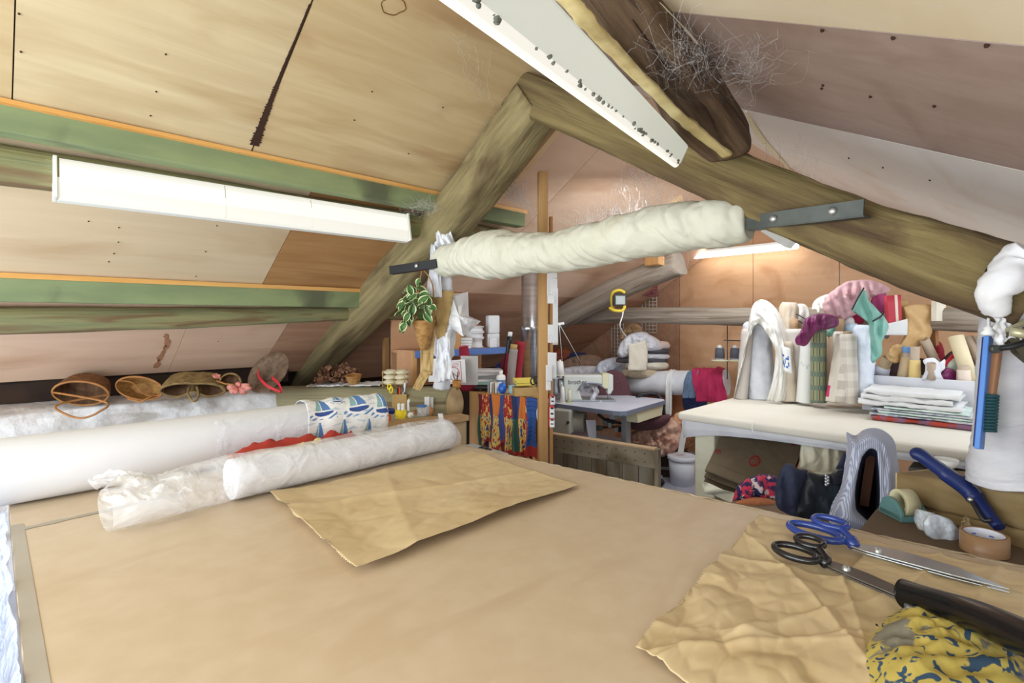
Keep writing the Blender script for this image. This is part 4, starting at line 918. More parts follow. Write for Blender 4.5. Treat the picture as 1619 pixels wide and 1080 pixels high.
def curtpat(x, y):
    for e_, top, bot in cols:
        if x < e_: break
    if x > .845:
        if y > .82: return 0
        return 1 if (y*14) % 1 < .12 else 3
    if y > .93: return 0
    m_ = top if y < .38 else bot
    n_ = fr(x*34, y*9, 3)
    if m_ in (0, 2) and n_ > .26: return {0: 2, 2: 0}[m_]
    if m_ == 2 and n_ < -.34: return 3
    if m_ == 3 and (x*60) % 1 < .2: return 5
    return m_
cw = (k1-k0).length
t = thing('curtain', 'red blue and yellow patterned curtain hanging from the counter front', 'curtain', V(k0.x, k0.y, .5))
q = MB()
def cur(x, y):
    x0 = lerp(.17, .985, x); f_ = .008+.014*math.sin(x*44+2*math.sin(x*9))*min(1, .3+y)
    return k0+kd*(cw*x0+.006*math.sin(y*7+x*20))-kb*(.022+f_)-UP*(.004+y*(.385 if x > .45 else .345+.03*math.sin(x*26))+.004*math.sin(x*40))
q.sheet(cur, 240, 90, pat=curtpat); q.build('upper_layer', cm, parent=t, solid=.002)
q = MB()
st = [0, 4, 5, 3, 2, 6, 0, 4, 2, 0, 5, 2, 6]
q.sheet(lambda x, y: k0+kd*(cw*lerp(.2, .97, x))-kb*(.008+.008*math.sin(x*50))-UP*(.3+.33*y*(1 if x > .1 else .6)), 120, 10, pat=lambda x, y: st[int(x*26) % 13]); q.build('lower_layer', cm, parent=t, solid=.002)
q = MB(); q.tube(smoothpath([P(850, 622, 3.33), P(851, 640, 3.32), P(849, 655, 3.32), P(853, 680, 3.32)], 6), .0035, seg=6); tag(q.build('curtain_pull', whitep), 'white pull string hanging beside the curtain at the post', 'string')

# ---- clutter on the counter
def KT(u, df):    # spot on the counter surface behind the curtain
    x = (u-742)/(854-742); f = 1/lerp(1/3.62, 1/3.36, x); p = P(u, 600, f); p.z = KZ; r = p.normalized(); return P(u, 600, f+df)*V(1, 1, 0) if 0 else V(P(u, 600, f+df).x, P(u, 600, f+df).y, KZ)
c = KT(739, .5)
t = thing('fabric_cone', 'tall crimson roll leaning in front of the blue edged shelf', 'roll', c)
a, b_ = P(741, 606, 3.66), P(733, 549, 3.72); a.z = KZ
crim = mat('crimson_cloth', (164, 40, 62), (146, 32, 54), rough=.8, scale=(4, 4, 14))
q = MB(); q.tube([a, lerp(a, b_, .5), b_], [.055, .047, .032], seg=28); q.build('cloth', crim, parent=t)
q = MB(); q.tube([b_, b_+(b_-a).normalized()*.008], [.036, .03], seg=20); q.build('end_cap', K('pink_core', (196, 96, 108)), parent=t)
# notice with a red circle (flat printed card)
n0, n1, n2, n3 = [P(u, v, f) for u, v, f in ((700, 571, 3.52), (735, 568, 3.55), (737, 605, 3.5), (703, 608, 3.47))]
t = thing('printed_notice', 'white notice with red frame and red circle leaning behind the brush pot', 'notice', n3)
q = MB(); q.hexa([n3, n2, n2+FWD*.003, n3+FWD*.003, n0, n1, n1+FWD*.003, n0+FWD*.003]); q.build('card', paper_w, parent=t)
redink = K('red_ink', (206, 90, 84), rough=.8); q = MB()
def NP(x, y): return lerp(lerp(n0, n1, x), lerp(n3, n2, x), y)-FWD*.0015
q.tube([NP(.45+.26*math.cos(i*.2618), .56+.26*math.sin(i*.2618)) for i in range(24)], .0022, seg=5, closed=True)
q.tube([NP(.1, .08), NP(.8, .08), NP(.8, .95), NP(.1, .95)], .0015, seg=4, closed=True)
q.tube([NP(.27, .38), NP(.63, .74)], .002, seg=4)
for k in range(3): q.tube([NP(.2, .15+.06*k), NP(.7, .15+.06*k)], .001, seg=4)
q.build('red_print', redink, parent=t)
for u, v, w_, h_, lab in ((690, 600, .11, .16, 'plain white sheet pinned on the left of the notice'), (742, 604, .12, .2, 'grey board leaning between the notice and the crimson roll')):
    q = MB(); c = P(u, v, 3.6); q.box(c+UP*h_/2*.8, (w_, .004, h_), rz=-.8); tag(q.build('leaning_sheet', [paper_w, greyp][u > 700] if u < 700 else K('pale_board', (200, 198, 196), rough=.8)), lab, 'sheet')
c = P(722, 613, 3.46)
t = thing('brush_pot', 'amber pot holding paint brushes on the log end', 'pot', c)
q = MB(); q.lathe([(.027, 0), (.028, .004), (.028, .05), (.024, .05), (.024, .006), (0, .006)], c, 24); q.build('pot', K('amber_pot', (180, 122, 50), rough=.45), parent=t)
for u, v in ((708, 577), (716, 590), (724, 588), (712, 584)):
    q = MB(); q.tube([c+UP*.01, P(u, v, 3.46)], .003, seg=6); q.build('brush', black if u > 712 else whitep, parent=t)
def tray(u, df, lab, rz, w_=.13):
    c = KT(u, df); t = thing('black_tray', lab, 'tray', c); q = MB()
    R = Matrix.Rotation(rz, 3, 'Z')
    q.sheet(lambda x, y: c+R@V((x-.5)*w_*(1+.2*abs(y-.5)), (y-.5)*.09, .006+.03*max(abs(x-.5)*2, abs(y-.5)*2)**6), 16, 16); q.build('tray_body', black, parent=t, solid=.003)
    rnd = random.Random(u)
    for i in range(5):
        q = MB(); a = c+R@V(rnd.uniform(-.04, .04), rnd.uniform(-.03, .03), .012); q.box(a+UP*.006, (rnd.uniform(.02, .05), .012, .012), rz=rnd.random()*3); q.build('contents', [paper_w, greyp, woodm, whitep, navy][i], parent=t)
tray(738, .1, 'black tray of scraps beside the brush pot', -.5); tray(764, .08, 'black tray of scraps in front of the magazines', -.9, .12)
cols_ = [paper_w, K('mag_teal', (150, 196, 186), rough=.6), paper_w, greyp, paper_w, paper_w]
for k in range(6):
    c = KT(769+3*(k % 2), .32)+UP*(.022*k); q = MB(); q.box(c+UP*.011, (.2, .14, .02), rz=-.6+.3*((k*37) % 5)/5); tag(q.build('magazine', cols_[k], bevel=.002), ['white folder at the bottom of the pile behind the spray bottle', 'teal folder second in the pile behind the spray bottle', 'white book third in the pile behind the spray bottle', 'grey book fourth in the pile behind the spray bottle', 'white pad fifth in the pile behind the spray bottle', 'white pad on top of the pile behind the spray bottle'][k], 'book')
for k in range(4):
    c = KT(776+4*k, .05); q = MB(); q.box(c+UP*.035, (.012, .07, .07), M=Matrix((kd, kb, UP)).transposed()); tag(q.build('pocket_book', [greyp, paper_w, K('tan_book', (170, 150, 120)), paper_w][k], bevel=.0015), ['grey', 'first white', 'tan', 'second white'][k]+' little book upright at the counter edge', 'book')
c = KT(792, .14)
t = thing('glue_bottle', 'white bottle with blue label on the counter', 'bottle', c)
q = MB(); q.lathe([(.03, 0), (.032, .004), (.032, .1), (.026, .112), (.013, .116)], c, 24); q.build('bottle', whitep, parent=t)
q = MB(); q.lathe([(.013, .116), (.013, .14), (.006, .142)], c, 16); q.build('cap', whitep, parent=t)
q = MB(); q.lathe([(.0325, .03), (.0325, .08)], c, 24, caps=False); q.build('label_band', K('label_blue', (110, 140, 176)), parent=t)
c = KT(794, .02); q = MB(); q.blob(c+UP*.035, (.028, .028, .036), .25, 3, 2); tag(q.build('blue_wrapper', K('blue_wrapper_m', (50, 110, 210), rough=.3)), 'crumpled bright blue packet at the counter edge', 'packet')
c = KT(812, .04)
t = thing('mug', 'pale blue mug at the counter edge', 'mug', c)
q = MB(); q.lathe([(.024, 0), (.034, .01), (.036, .055), (.032, .055), (.029, .012), (0, .01)], c, 24); q.build('cup', K('pale_blue_china', (160, 204, 214), rough=.25), parent=t)
q = MB(); q.tube([c+RIGHT*(.034+.02*math.sin(i*.35))+UP*(.012+.035*i/9) for i in range(10)], .005, seg=8); q.build('handle', MATS['pale_blue_china'], parent=t)
c = KT(829, .02)
q = MB(); q.box(c+UP*.028, (.15, .11, .055), rz=-.6); tag(q.build('card_carton', card, bevel=.003), 'low brown carton under the yellow pad at the counter end', 'box')
q = MB(); M_ = Matrix.Rotation(-.5, 3, 'Z')@Matrix.Rotation(.2, 3, 'X'); q.box(c+UP*.085, (.13, .1, .014), M=M_); q.box(c+UP*.098, (.13, .1, .006), M=M_); tag(q.build('yellow_pad', K('pad_yellow', (228, 208, 96), rough=.7), bevel=.002), 'yellow pad lying on the low carton by the post', 'pad')
q = MB()
for k in (0, 1):
    cc = P(843+5*k, 603-2*k, 3.25); q.tube([cc+RIGHT*.016*math.cos(i*.5236)+UP*.022*math.sin(i*.5236) for i in range(12)], .005, seg=8, closed=True)
tag(q.build('scissors', black), 'black handled scissors hanging over the counter end', 'scissors')
# rolls standing between shelf and flue
spec_ = [(797, 604, 3.95, 806, 532, .02, black, 'black roll with white tip leaning by the flue pipe', whitep), (806, 612, 3.8, 812, 552, .032, K('grey_cloth', (150, 140, 138), rough=.85), 'grey cloth roll leaning before the flue pipe', card), (783, 605, 4.0, 802, 560, .024, K('maroon_cloth', (120, 40, 60), rough=.8), 'maroon roll with pink end leaning by the shelf', K('pink_core', (1, 1, 1))), (815, 604, 3.9, 823, 540, .04, K('dark_red_cloth', (150, 34, 48), rough=.8), 'dark red cloth roll right beside the flue pipe', None), (800, 606, 3.9, 808, 560, .035, K('dark_red_cloth', (150, 34, 48)), 'dark red cloth bundle behind the grey roll', None), (775, 600, 4.0, 790, 575, .02, navy, 'small navy bundle among the leaning rolls', None)]
for u0, v0, f, u1, v1, r, m, lab, capm in spec_:
    a, b_ = P(u0, v0, f), P(u1, v1, f); a.z = KZ
    t = thing('leaning_roll', lab, 'roll', a); q = MB(); q.tube([lerp(a, b_, i/10) for i in range(11)], r, seg=18, fn=lambda t_, an: 1+.12*fr(t_*4, math.cos(an), math.sin(an), 3)); q.build('cloth', m, parent=t)
    if capm: q = MB(); q.tube([b_-(b_-a).normalized()*.004, b_+(b_-a).normalized()*.035], r*.82, seg=16); q.build('core', capm, parent=t)
q = MB(); q.blob(P(768, 600, 3.9)+UP*.0, (.05, .05, .02), .1); tag(q.build('white_bowl', whitep), 'small white dish among the counter papers', 'dish')
# flue pipe
flue = mat('flue_steel', (206, 208, 212), (176, 180, 186), rough=.22, metal=.9, scale=(2, 2, 30))
fp = P(837, 600, 4.3)
t = thing('flue_pipe', 'shiny steel flue pipe rising behind the timber post', 'pipe', V(fp.x, fp.y, .9))
q = MB(); q.lathe([(.066, .9), (.066, 1.418), (.068, 1.42), (.068, 1.432), (.066, 1.434), (.066, 2.22)], V(fp.x, fp.y, 0), 40); q.build('pipe', flue, parent=t)
q = MB(); q.lathe([(.07, 1.41), (.072, 1.415), (.072, 1.437), (.07, 1.442)], V(fp.x, fp.y, 0), 40); q.build('joint_collar', flue, parent=t)
q = MB(); q.box(V(fp.x, fp.y, .45), (.2, .2, .9)); q.build('stove', black_iron, parent=t, bevel=.01)
# papers pinned on the post
papers = [(872, 417, 14, 24), (871, 447, 12, 40), (876, 455, 10, 30), (872, 522, 12, 18), (870, 536, 8, 12), (878, 500, 8, 90), (873, 578, 14, 42), (867, 607, 8, 20), (871, 473, 11, 14), (873, 632, 9, 16), (872, 651, 9, 20), (872, 668, 9, 14), (868, 590, 10, 26), (876, 430, 9, 20)]
pn = ['square note pinned highest on the papered post', 'long white list pinned on the post under the highest note', 'white slip pinned over the long list', 'small square note pinned at half height of the post', 'tiny note pinned under the small square note', 'long thin paper strip pinned along the post', 'white card pinned low on the papered post', 'narrow slip pinned below the white card', 'small slip pinned over the long strip', 'red printed label on the lower post', 'red printed barcode label on the lower post', 'lowest red printed label on the post', 'slip half hidden behind the white card', 'slip beside the square note at the top of the post']
lab_ink = K('label_black', (50, 50, 54)); lab_red = K('label_red', (206, 66, 62))
for i, (u, v, w_, h_) in enumerate(papers):
    f = 3.1-.006*i; red_ = 'red printed' in pn[i]
    a = [P(u-w_/2, v-h_/2, f), P(u+w_/2, v-h_/2+1, f+.02), P(u+w_/2, v+h_/2, f+.02), P(u-w_/2, v+h_/2, f)]
    q = MB()
    def ppat(x, y):
        if not red_: return 0
        if x < .15 or y < .12: return 2
        return 1 if .3 < x < .85 and int(y*7) % 3 == 1 else 0
    q.sheet(lambda x, y: lerp(lerp(a[0], a[1], x), lerp(a[3], a[2], x), y)-FWD*.012*y*y*(i % 3)*.5, 12, 14, pat=ppat)
    tag(q.build('pinned_paper', [paper_w, lab_ink, lab_red], solid=.0006), pn[i], 'paper')
# grey lidded case with oval handle beyond the table edge
gz = .80
g4 = [PZ(u, v, gz) for u, v in ((718, 706), (748, 700), (806, 716), (770, 726))]
t = thing('grey_case', 'grey lidded case with black oval knob beyond the table edge', 'case', V(g4[0].x, g4[0].y, 0))
q = MB(); q.prism([V(p.x, p.y, gz-.3) for p in g4], (0, 0, .3)); q.build('case_body', K('case_grey', (176, 180, 188), rough=.45), parent=t, bevel=.012)
q = MB(); c = PZ(763, 712, gz); q.blob(c, (.055, .045, .008), 0, nu=28, nv=10); q.build('knob_plate', black, parent=t)
q = MB(); q.blob(c+UP*.01, (.03, .02, .012), 0); q.build('knob', black, parent=t)
# ================================================================ far bay: sewing corner
lam = mat('table_laminate', (206, 210, 228), (216, 219, 234), rough=.4, scale=(3, 3, 3)); lam_e = K('laminate_edge', (120, 126, 146), rough=.5)
mach = mat('machine_enamel', (216, 220, 214), rough=.35); mach_c = K('machine_cream', (222, 218, 184), rough=.4); metal_g = K('grey_metal', (160, 166, 170), rough=.4, metal=.3)
SZ = .78
sc_ = [PZ(868, 637, SZ), PZ(985, 652, SZ), PZ(1056, 632, SZ)]
ex = (sc_[2]-sc_[1]); ey = (sc_[0]-sc_[1]); ey = ey*1.25
t = thing('sewing_table', 'pale blue grey sewing table with a rounded corner behind the wooden gate', 'table', V(sc_[1].x, sc_[1].y, 0))
def ST(a, b, z=SZ): p = sc_[1]+ex*a+ey*b; return V(p.x, p.y, z)
poly = [ST(0, .98), ST(0, .10), ST(.02, .04), ST(.07, .0), ST(.93, 0), ST(1, .04), ST(1, .98)]
q = MB(); q.prism([p-UP*.034 for p in poly], (0, 0, .034)); q.build('edge_band', lam_e, parent=t)
q = MB(); q.prism([lerp(p, ST(.5, .5), .008) for p in poly], (0, 0, .0015)); q.build('table_top', lam, parent=t)
for a, b in ((.38, .16), (.38, .9)):
    q = MB(); q.bar(ST(a, b, SZ-.035), ST(a, b, .03), .05, .07, up=V(1, 0, 0)); q.build('leg', metal_g, parent=t, bevel=.004)
    q = MB(); q.bar(ST(.05, b, .04), ST(.9, b, .04), .05, .06); q.build('foot', metal_g, parent=t, bevel=.004)
q = MB(); q.bar(ST(.1, .16, SZ-.06), ST(.85, .16, SZ-.06), .05, .05); q.build('bracket', metal_g, parent=t)
q = MB(); q.hexa([ST(.35, .02, SZ-.13), ST(.9, .02, SZ-.13), ST(.9, .2, SZ-.13), ST(.35, .2, SZ-.13), ST(.33, .02, SZ-.04), ST(.93, .02, SZ-.04), ST(.93, .22, SZ-.04), ST(.33, .22, SZ-.04)]); q.build('drawer', mach_c, parent=t, bevel=.004)
m0 = P(870, 664, 4.35); q = MB(); q.tube([P(872, 664, 4.5), P(926, 668, 4.4)], .085, seg=24); q.box(P(894, 664, 4.42), (.2, .16, .2), rz=.3); q.build('motor', K('motor_grey', (178, 176, 164), rough=.5), parent=t, bevel=.012)
q = MB(); q.lathe([(.012, 0), (.012, .004)], P(898, 668, 4.3), 12, -FWD); q.build('motor_knob', black, parent=t)
q = MB(); q.hexa([P(u, v, f) for u, v, f in ((926, 664, 4.28), (942, 664, 4.28), (942, 664, 4.4), (926, 664, 4.4), (930, 692, 4.28), (943, 694, 4.28), (943, 694, 4.4), (930, 692, 4.4))]); q.build('belt_guard', lam, parent=t, bevel=.004)
q = MB(); q.tube(smoothpath([P(945, 655, 4.3), P(958, 664, 4.3), P(975, 668, 4.35), P(990, 670, 4.5)], 6), .012, seg=8); q.build('cable', black, parent=t)
rnd = random.Random(2)
for i in range(7):
    q = MB(); c = P(944+rnd.random()*34, 660+rnd.random()*20, 4.45); q.box(c, (.06, .03, .04), rz=rnd.random()*3); q.build('mechanism', [metal_g, steel, black_iron][i % 3], parent=t, bevel=.004)
q = MB(); q.bar(P(942, 678, 4.6), P(985, 676, 4.7), .12, .02); q.build('treadle_board', K('treadle_wood', (196, 150, 110), rough=.7), parent=t)
# sewing machine
mb0, mb1 = P(884, 633, 4.62), P(972, 633, 4.62); mb0.z = mb1.z = SZ+.002
mx = (mb1-mb0).normalized(); my = UP.cross(mx)
ML = (mb1-mb0).length
def MP(u, v, d=0): p = mb0+mx*((u-884)/88*ML)+my*d; return V(p.x, p.y, SZ+.002+(633-v)*4.62/824)
t = thing('sewing_machine', 'white industrial sewing machine on the pale table', 'sewing machine', mb0)
q = MB(); q.box((mb0+mb1)/2+UP*.006, (ML*.98, .17, .012), M=Matrix((mx, my, UP)).transposed()); q.build('bed', metal_g, parent=t, bevel=.004)
def slab(px, d0, d1, m, nm, bev=.008):
    q = MB(); q.prism([MP(u, v, d0) for u, v in px], my*(d1-d0)); return q.build(nm, m, parent=t, bevel=bev)
body = slab([(892, 632), (920, 632), (916, 622), (914, 612), (922, 606), (940, 606), (953, 607), (953, 592), (890, 592), (890, 610)], -.06, .06, mach, 'arm', .012)
slab([(950, 590), (960, 589), (960, 613), (953, 613), (950, 610)], -.066, .066, mach_c, 'face_cover', .006)
slab([(960, 590), (968, 592), (968, 615), (964, 622), (959, 622), (959, 614)], -.05, .05, mach, 'head', .008)
q = MB(); q.tube([MP(962, 622), MP(961, 630)], .007, seg=10); q.tube([MP(965, 618), MP(965, 632)], .003, seg=8); q.build('needle_bar', metal_g, parent=t)
q = MB(); q.box(MP(962, 632), (.03, .03, .006), M=Matrix((mx, my, UP)).transposed()); q.build('presser_foot', metal_g, parent=t)
q = MB(); q.tube([MP(866, 593, -.03), MP(950, 593.5, -.03)], .007, seg=10); q.build('top_rail', whitep, parent=t)
q = MB(); q.lathe([(.06, -.02), (.065, -.012), (.065, .012), (.06, .02)], MP(886, 610), 28, mx); q.build('handwheel', metal_g, parent=t)
q = MB(); q.tube(smoothpath([MP(912, 616, -.07), MP(920, 606, -.075), MP(940, 605, -.075), MP(953, 612, -.07)], 6), .006, seg=8); q.build('arm_trim', lam_e, parent=t)
q = MB(); q.sheet(lambda x, y: MP(934+8*x+3*math.sin(y*5), 611+20*y, -.075+.01*math.sin(x*9+y*7)), 10, 12, smooth=False); q.build('thread_guard', film('guard_film', a=.6), parent=t)
text('brother', .052, MP(897, 606, -.0615), mx, UP, K('lettering_dark', (60, 66, 84)), 'lettering', t)
for u, v, r, h, m, lab, m2 in ((889, 634, .026, .15, whitep, 'tall white thread cone left of the sewing machine', cream), (900, 638, .018, .12, cream, 'pale yellow thread cone on the sewing table', K('lime', (206, 214, 80))), (885, 594, .045, .14, whitep, 'large white cone on the stand above the machine', cream)):
    c = P(u, v, 4.5 if v > 600 else 4.6); c.z = SZ if v > 600 else c.z
    t2 = thing('thread_cone', lab, 'thread', c); q = MB(); q.lathe([(r, 0), (r*.62, h*.9), (r*.4, h*.92)], c, 20); q.build('thread', m, parent=t2)
    q = MB(); q.lathe([(r*1.2, 0), (r*1.2, .006)], c, 20); q.lathe([(r*.3, h*.9), (r*.3, h)], c, 12); q.build('cone_core', m2, parent=t2)
q = MB(); a = P(876, 640, 4.62); a.z = SZ; q.tube([a, a+UP*.34], .006, seg=8); e = P(885, 595, 4.6); q.tube([V(a.x, a.y, e.z-.006), e-UP*.006], .005, seg=8); tag(q.build('cone_stand', metal_g), 'thin metal thread stand at the back of the sewing table', 'stand')
q = MB(); q.lathe([(.03, 0), (.034, .012), (0, .014)], ST(.42, .46), 20); tag(q.build('white_dish', whitep), 'little white dish on the sewing table under the machine arm', 'dish')
for k, (a, b_) in enumerate((((884, 512, 4.4), (921, 578, 4.9)), ((884, 512, 4.4), (889, 572, 4.6)))):
    q = MB(); q.tube([P(*a), P(*b_)], .0025, seg=5); tag(q.build('thread_line', whitep), ('slanting white thread strung from the post', 'upright white thread strung above the cone')[k], 'thread')
q = MB(); q.bar(P(878, 513, 4.35), P(892, 511, 4.35), .02, .02); tag(q.build('thread_hook', whitep), 'small white hook on the end of the far grey beam', 'hook')
# office chair
maroon = mat('maroon_upholstery', (92, 60, 66), (104, 70, 76), rough=.95, scale=(60, 60, 60))
t = thing('office_chair', 'maroon office chair with black arms behind the sewing table', 'chair', P(1000, 760, 5.1)*V(1, 1, 0) if 0 else V(P(1000, 700, 5.0).x, P(1000, 700, 5.0).y, 0))
q = puff([(946, 606), (952, 592), (966, 585), (980, 587), (990, 598), (996, 615), (1000, 636), (985, 650), (960, 650), (944, 640)], 4.95, .035, .06, .02, na=48); q.build('backrest', maroon, parent=t)
q = puff([(985, 668), (1010, 662), (1040, 657), (1056, 655), (1060, 663), (1046, 676), (1020, 681), (990, 677)], 4.75, .16, .16, .02, na=48); q.build('seat', maroon, parent=t)
q = MB(); q.tube(smoothpath([P(1008, 640, 4.8), P(1008, 628, 4.8), P(1018, 623, 4.8), P(1035, 623, 4.8), P(1045, 632, 4.75), P(1050, 656, 4.72)], 6), .018, seg=10); q.build('armrest', black, parent=t)
sc0 = P(1015, 680, 4.95); q = MB(); q.tube([sc0, V(sc0.x, sc0.y, .12)], .028, seg=12); q.build('gas_column', black, parent=t)
hubc = V(sc0.x, sc0.y, .11)
for k in range(5):
    an = k*1.2566-.75; e = hubc+V(math.cos(an)*.29, math.sin(an)*.29, -.03)
    q = MB(); q.bar(hubc, e, .04, .025); leg_ = q.build('base_arm', metal_g, parent=t)
    q = MB(); q.tube([e+V(-.02, 0, -.045), e+V(.02, 0, -.045)], .03, seg=14); q.build('castor', black, parent=leg_)
q = MB(); q.tube([P(985, 640, 5.02), P(1000, 660, 5.0), P(1012, 678, 4.95)], .016, seg=8); q.build('back_spine', black, parent=t)
# wooden gate
gate_m = mat('weathered_board', (160, 150, 132), (138, 128, 108), rough=.9, scale=(8, 2, 8), c3=(104, 92, 72), scale3=(6, 3, 3), bump=.4, bscale=(20, 4, 20))
gate_d = mat('weathered_upright_board', (150, 146, 134), (124, 116, 98), rough=.9, scale=(9, 9, 1.5), c3=(96, 80, 58), scale3=(7, 7, 1.5))
g0, g1 = PZ(870, 686, .655), PZ(1037, 711, .655)
gd = (g1-g0).normalized(); gn = gd.cross(UP); gn = gn if gn.dot(FWD) < 0 else -gn; GL = (g1-g0).length; GM = Matrix((gd, gn, UP)).transposed()
t = thing('stair_gate', 'weathered boarded gate in front of the sewing table', 'gate', V(g0.x, g0.y, 0))
q = MB(); q.box((g0+g1)/2-UP*.06+gn*.012, (GL, .024, .118), M=GM); q.build('top_rail', gate_m, parent=t, bevel=.003)
q = MB(); q.box((g0+g1)/2+UP*.004, (GL, .06, .012), M=GM); q.build('cap_rail', K('worn_pine', (176, 150, 118), rough=.8), parent=t, bevel=.002)
for k in range(7):
    c = lerp(g0, g1, (k+.5)/7.0); q = MB(); q.box(V(c.x, c.y, .33), (GL/7-.006, .02, .6), M=GM); q.build('upright_board', gate_d, parent=t)
q = MB()
for k in range(22):
    c = lerp(g0, g1, .04+.92*((k//2)+.5)/11)-UP*(.03+.055*(k % 2))+gn*.0245; q.lathe([(.0045, 0), (.0045, .001)], c, 8, gn)
o = q.build('nail_holes', seam, parent=t)
o['kind'] = 'stuff'
q = MB(); q.box(V(g1.x, g1.y, .33)+gd*.012, (.024, .05, .66), M=GM); q.build('end_stile', gate_m, parent=t)

# ---- heaps behind the machine
def soft(name, lab, cat, outline, f, m, front=.06, back=.08, group=None, **k):
    return tag(puff(outline, f, front, back, **k).build(name, m), lab, cat, group)
calb = mat('cream_calico', (226, 218, 202), (214, 204, 186), rough=.9, scale=(8, 8, 8))
greyw = mat('greyish_white_cloth', (226, 226, 230), (208, 208, 216), rough=.9, scale=(9, 9, 9), bump=.3)
poly_b = mat('pale_blue_polythene', (214, 222, 240), (232, 236, 246), rough=.3, scale=(14, 14, 14), bump=.6, bscale=(18, 18, 18))
soft('cloth_heap', 'long white fabric heap on the bench behind the sewing machine', 'cloth', [(866, 600), (880, 584), (930, 578), (975, 584), (985, 604), (980, 625), (920, 630), (870, 625)], 5.6, greyw, .12, .2, amp=.1, folds=.012)
soft('dust_sheet', 'brown paper like sheet over the heap under the far slope', 'sheet', [(878, 580), (900, 566), (930, 560), (950, 566), (945, 580), (910, 588)], 5.75, K('brown_sheet', (150, 122, 104), rough=.8), .08, .1, amp=.1, folds=.01)
soft('cloth_heap', 'orange red cloth lying at the far left behind the post', 'cloth', [(868, 566), (876, 552), (896, 552), (906, 562), (892, 572)], 5.9, K('rust_cloth', (156, 84, 62), rough=.9), .06, .1, amp=.12)
soft('cloth_heap', 'navy blue cloth beside the orange cloth under the slope', 'cloth', [(894, 566), (902, 558), (924, 558), (926, 566), (910, 570)], 5.88, K('navy_cloth', (50, 62, 104), rough=.9), .05, .1, amp=.1)
soft('plastic_bag', 'pale blue plastic bag left of the folded fabric stack', 'bag', [(938, 592), (946, 574), (964, 566), (982, 566), (990, 580), (986, 600), (955, 606)], 5.35, poly_b, .1, .1, amp=.14, folds=.01)
# stack of folded fabrics
beige = mat('beige_linen', (204, 188, 164), (190, 172, 146), rough=.9, scale=(10, 10, 10)); charc = K('charcoal_cloth', (84, 82, 88), rough=.9); pinkw = K('pinkish_white', (230, 214, 208), rough=.9)
stk = [(1012, 591, 30, 8, beige, 'beige cushion at the bottom of the far fabric stack'), (1022, 578, 34, 7, calb, 'cream patterned folded cloth second from the bottom of the far stack'), (1014, 570, 40, 5, charc, 'dark grey folded cloth low in the far stack'), (1028, 564, 30, 5, greyw, 'pale grey folded cloth in the middle of the far stack'), (1030, 555, 27, 5, charc, 'thin dark folded cloth in the upper far stack'), (1028, 546, 30, 7, pinkw, 'pinkish folded cloth near the top of the far stack')]
for u, v, hw, hh, m, lab in stk:
    soft('folded_fabric', lab, 'fabric', [(u-hw, v+hh*.5), (u-hw*.96, v-hh*.7), (u-hw*.5, v-hh), (u+hw*.5, v-hh), (u+hw*.97, v-hh*.6), (u+hw, v+hh*.6), (u+hw*.5, v+hh), (u-hw*.5, v+hh)], 5.15, m, .1, .14, amp=.04, fq=5)
soft('polythene_wrap', 'white polythene bundle on top of the far fabric stack', 'bundle', [(975, 560), (980, 543), (994, 530), (1012, 524), (1030, 530), (1044, 540), (1048, 552), (1030, 556), (1004, 556), (986, 566)], 5.1, greyw, .09, .12, amp=.12, folds=.008)
q = MB(); q.sheet(lambda x, y: P(992+x*30+2*math.sin(y*3), 546+40*y-(8*(1-y)*x), 4.98-.05*math.sin(math.pi*x)*.3)-FWD*.012*fr(x*4, y*4), 14, 14); tag(q.build('hanging_cloth', calb, solid=.002), 'cream cloth hanging over the front of the far fabric stack', 'cloth')
soft('paper_bag', 'crumpled brown paper behind the top of the far stack', 'paper', [(978, 540), (984, 522), (996, 512), (1010, 514), (1014, 524), (1000, 534)], 5.3, K('brown_bag', (188, 158, 122), rough=.8), .06, .06, amp=.2, fq=6)
# wire grid racks on the gable wall
wire = K('white_wire', (224, 222, 214), rough=.5)
def grid(lab, u0, v0, u1, v1, nx, ny):
    a, b_, c_, d_ = [PX(u, v, 5.605) for u, v in ((u0, v0), (u1, v0), (u1, v1), (u0, v1))]
    q = MB()
    for i in range(nx+1): q.tube([lerp(a, b_, i/nx), lerp(d_, c_, i/nx)], .005, seg=5)
    for j in range(ny+1): q.tube([lerp(a, d_, j/ny), lerp(b_, c_, j/ny)], .005, seg=5)
    tag(q.build('wire_grid', wire), lab, 'rack')
grid('white wire grid on the gable behind the left of the fabric stack', 967, 508, 986, 566, 4, 10)
grid('white wire grid on the gable below the dried pink bunch', 1015, 466, 1038, 526, 4, 11)
grid('low white wire grid behind the chair arm', 1016, 616, 1040, 632, 5, 3)
# work light clamped to the far beam
t = thing('work_light', 'yellow framed work light clamped on the far grey beam', 'lamp', P(978, 490, 4.75))
yfr = K('yellow_enamel', (232, 204, 70), rough=.4)
q = MB(); q.tube(smoothpath([P(988, 463, 4.7), P(980, 459, 4.7), P(970, 462, 4.72), P(967, 470, 4.75), P(968, 484, 4.78), P(972, 488, 4.78)], 6), .014, seg=10); q.build('handle_frame', yfr, parent=t)
q = MB(); q.tube(smoothpath([P(964, 487, 4.72), P(972, 491, 4.68), P(984, 491, 4.68), P(988, 484, 4.7)], 6), .014, seg=10); q.build('stand_bar', yfr, parent=t)
q = MB(); c = P(979, 475, 4.72); q.box(c, (.11, .07, .1), rz=-.6); q.build('lamp_head', K('lamp_grey', (84, 88, 88), rough=.5), parent=t, bevel=.008)
q = MB(); q.box(c-FWD*.042, (.085, .012, .075), rz=-.6); q.build('lens', K('lamp_glass', (170, 178, 176), rough=.15), parent=t)
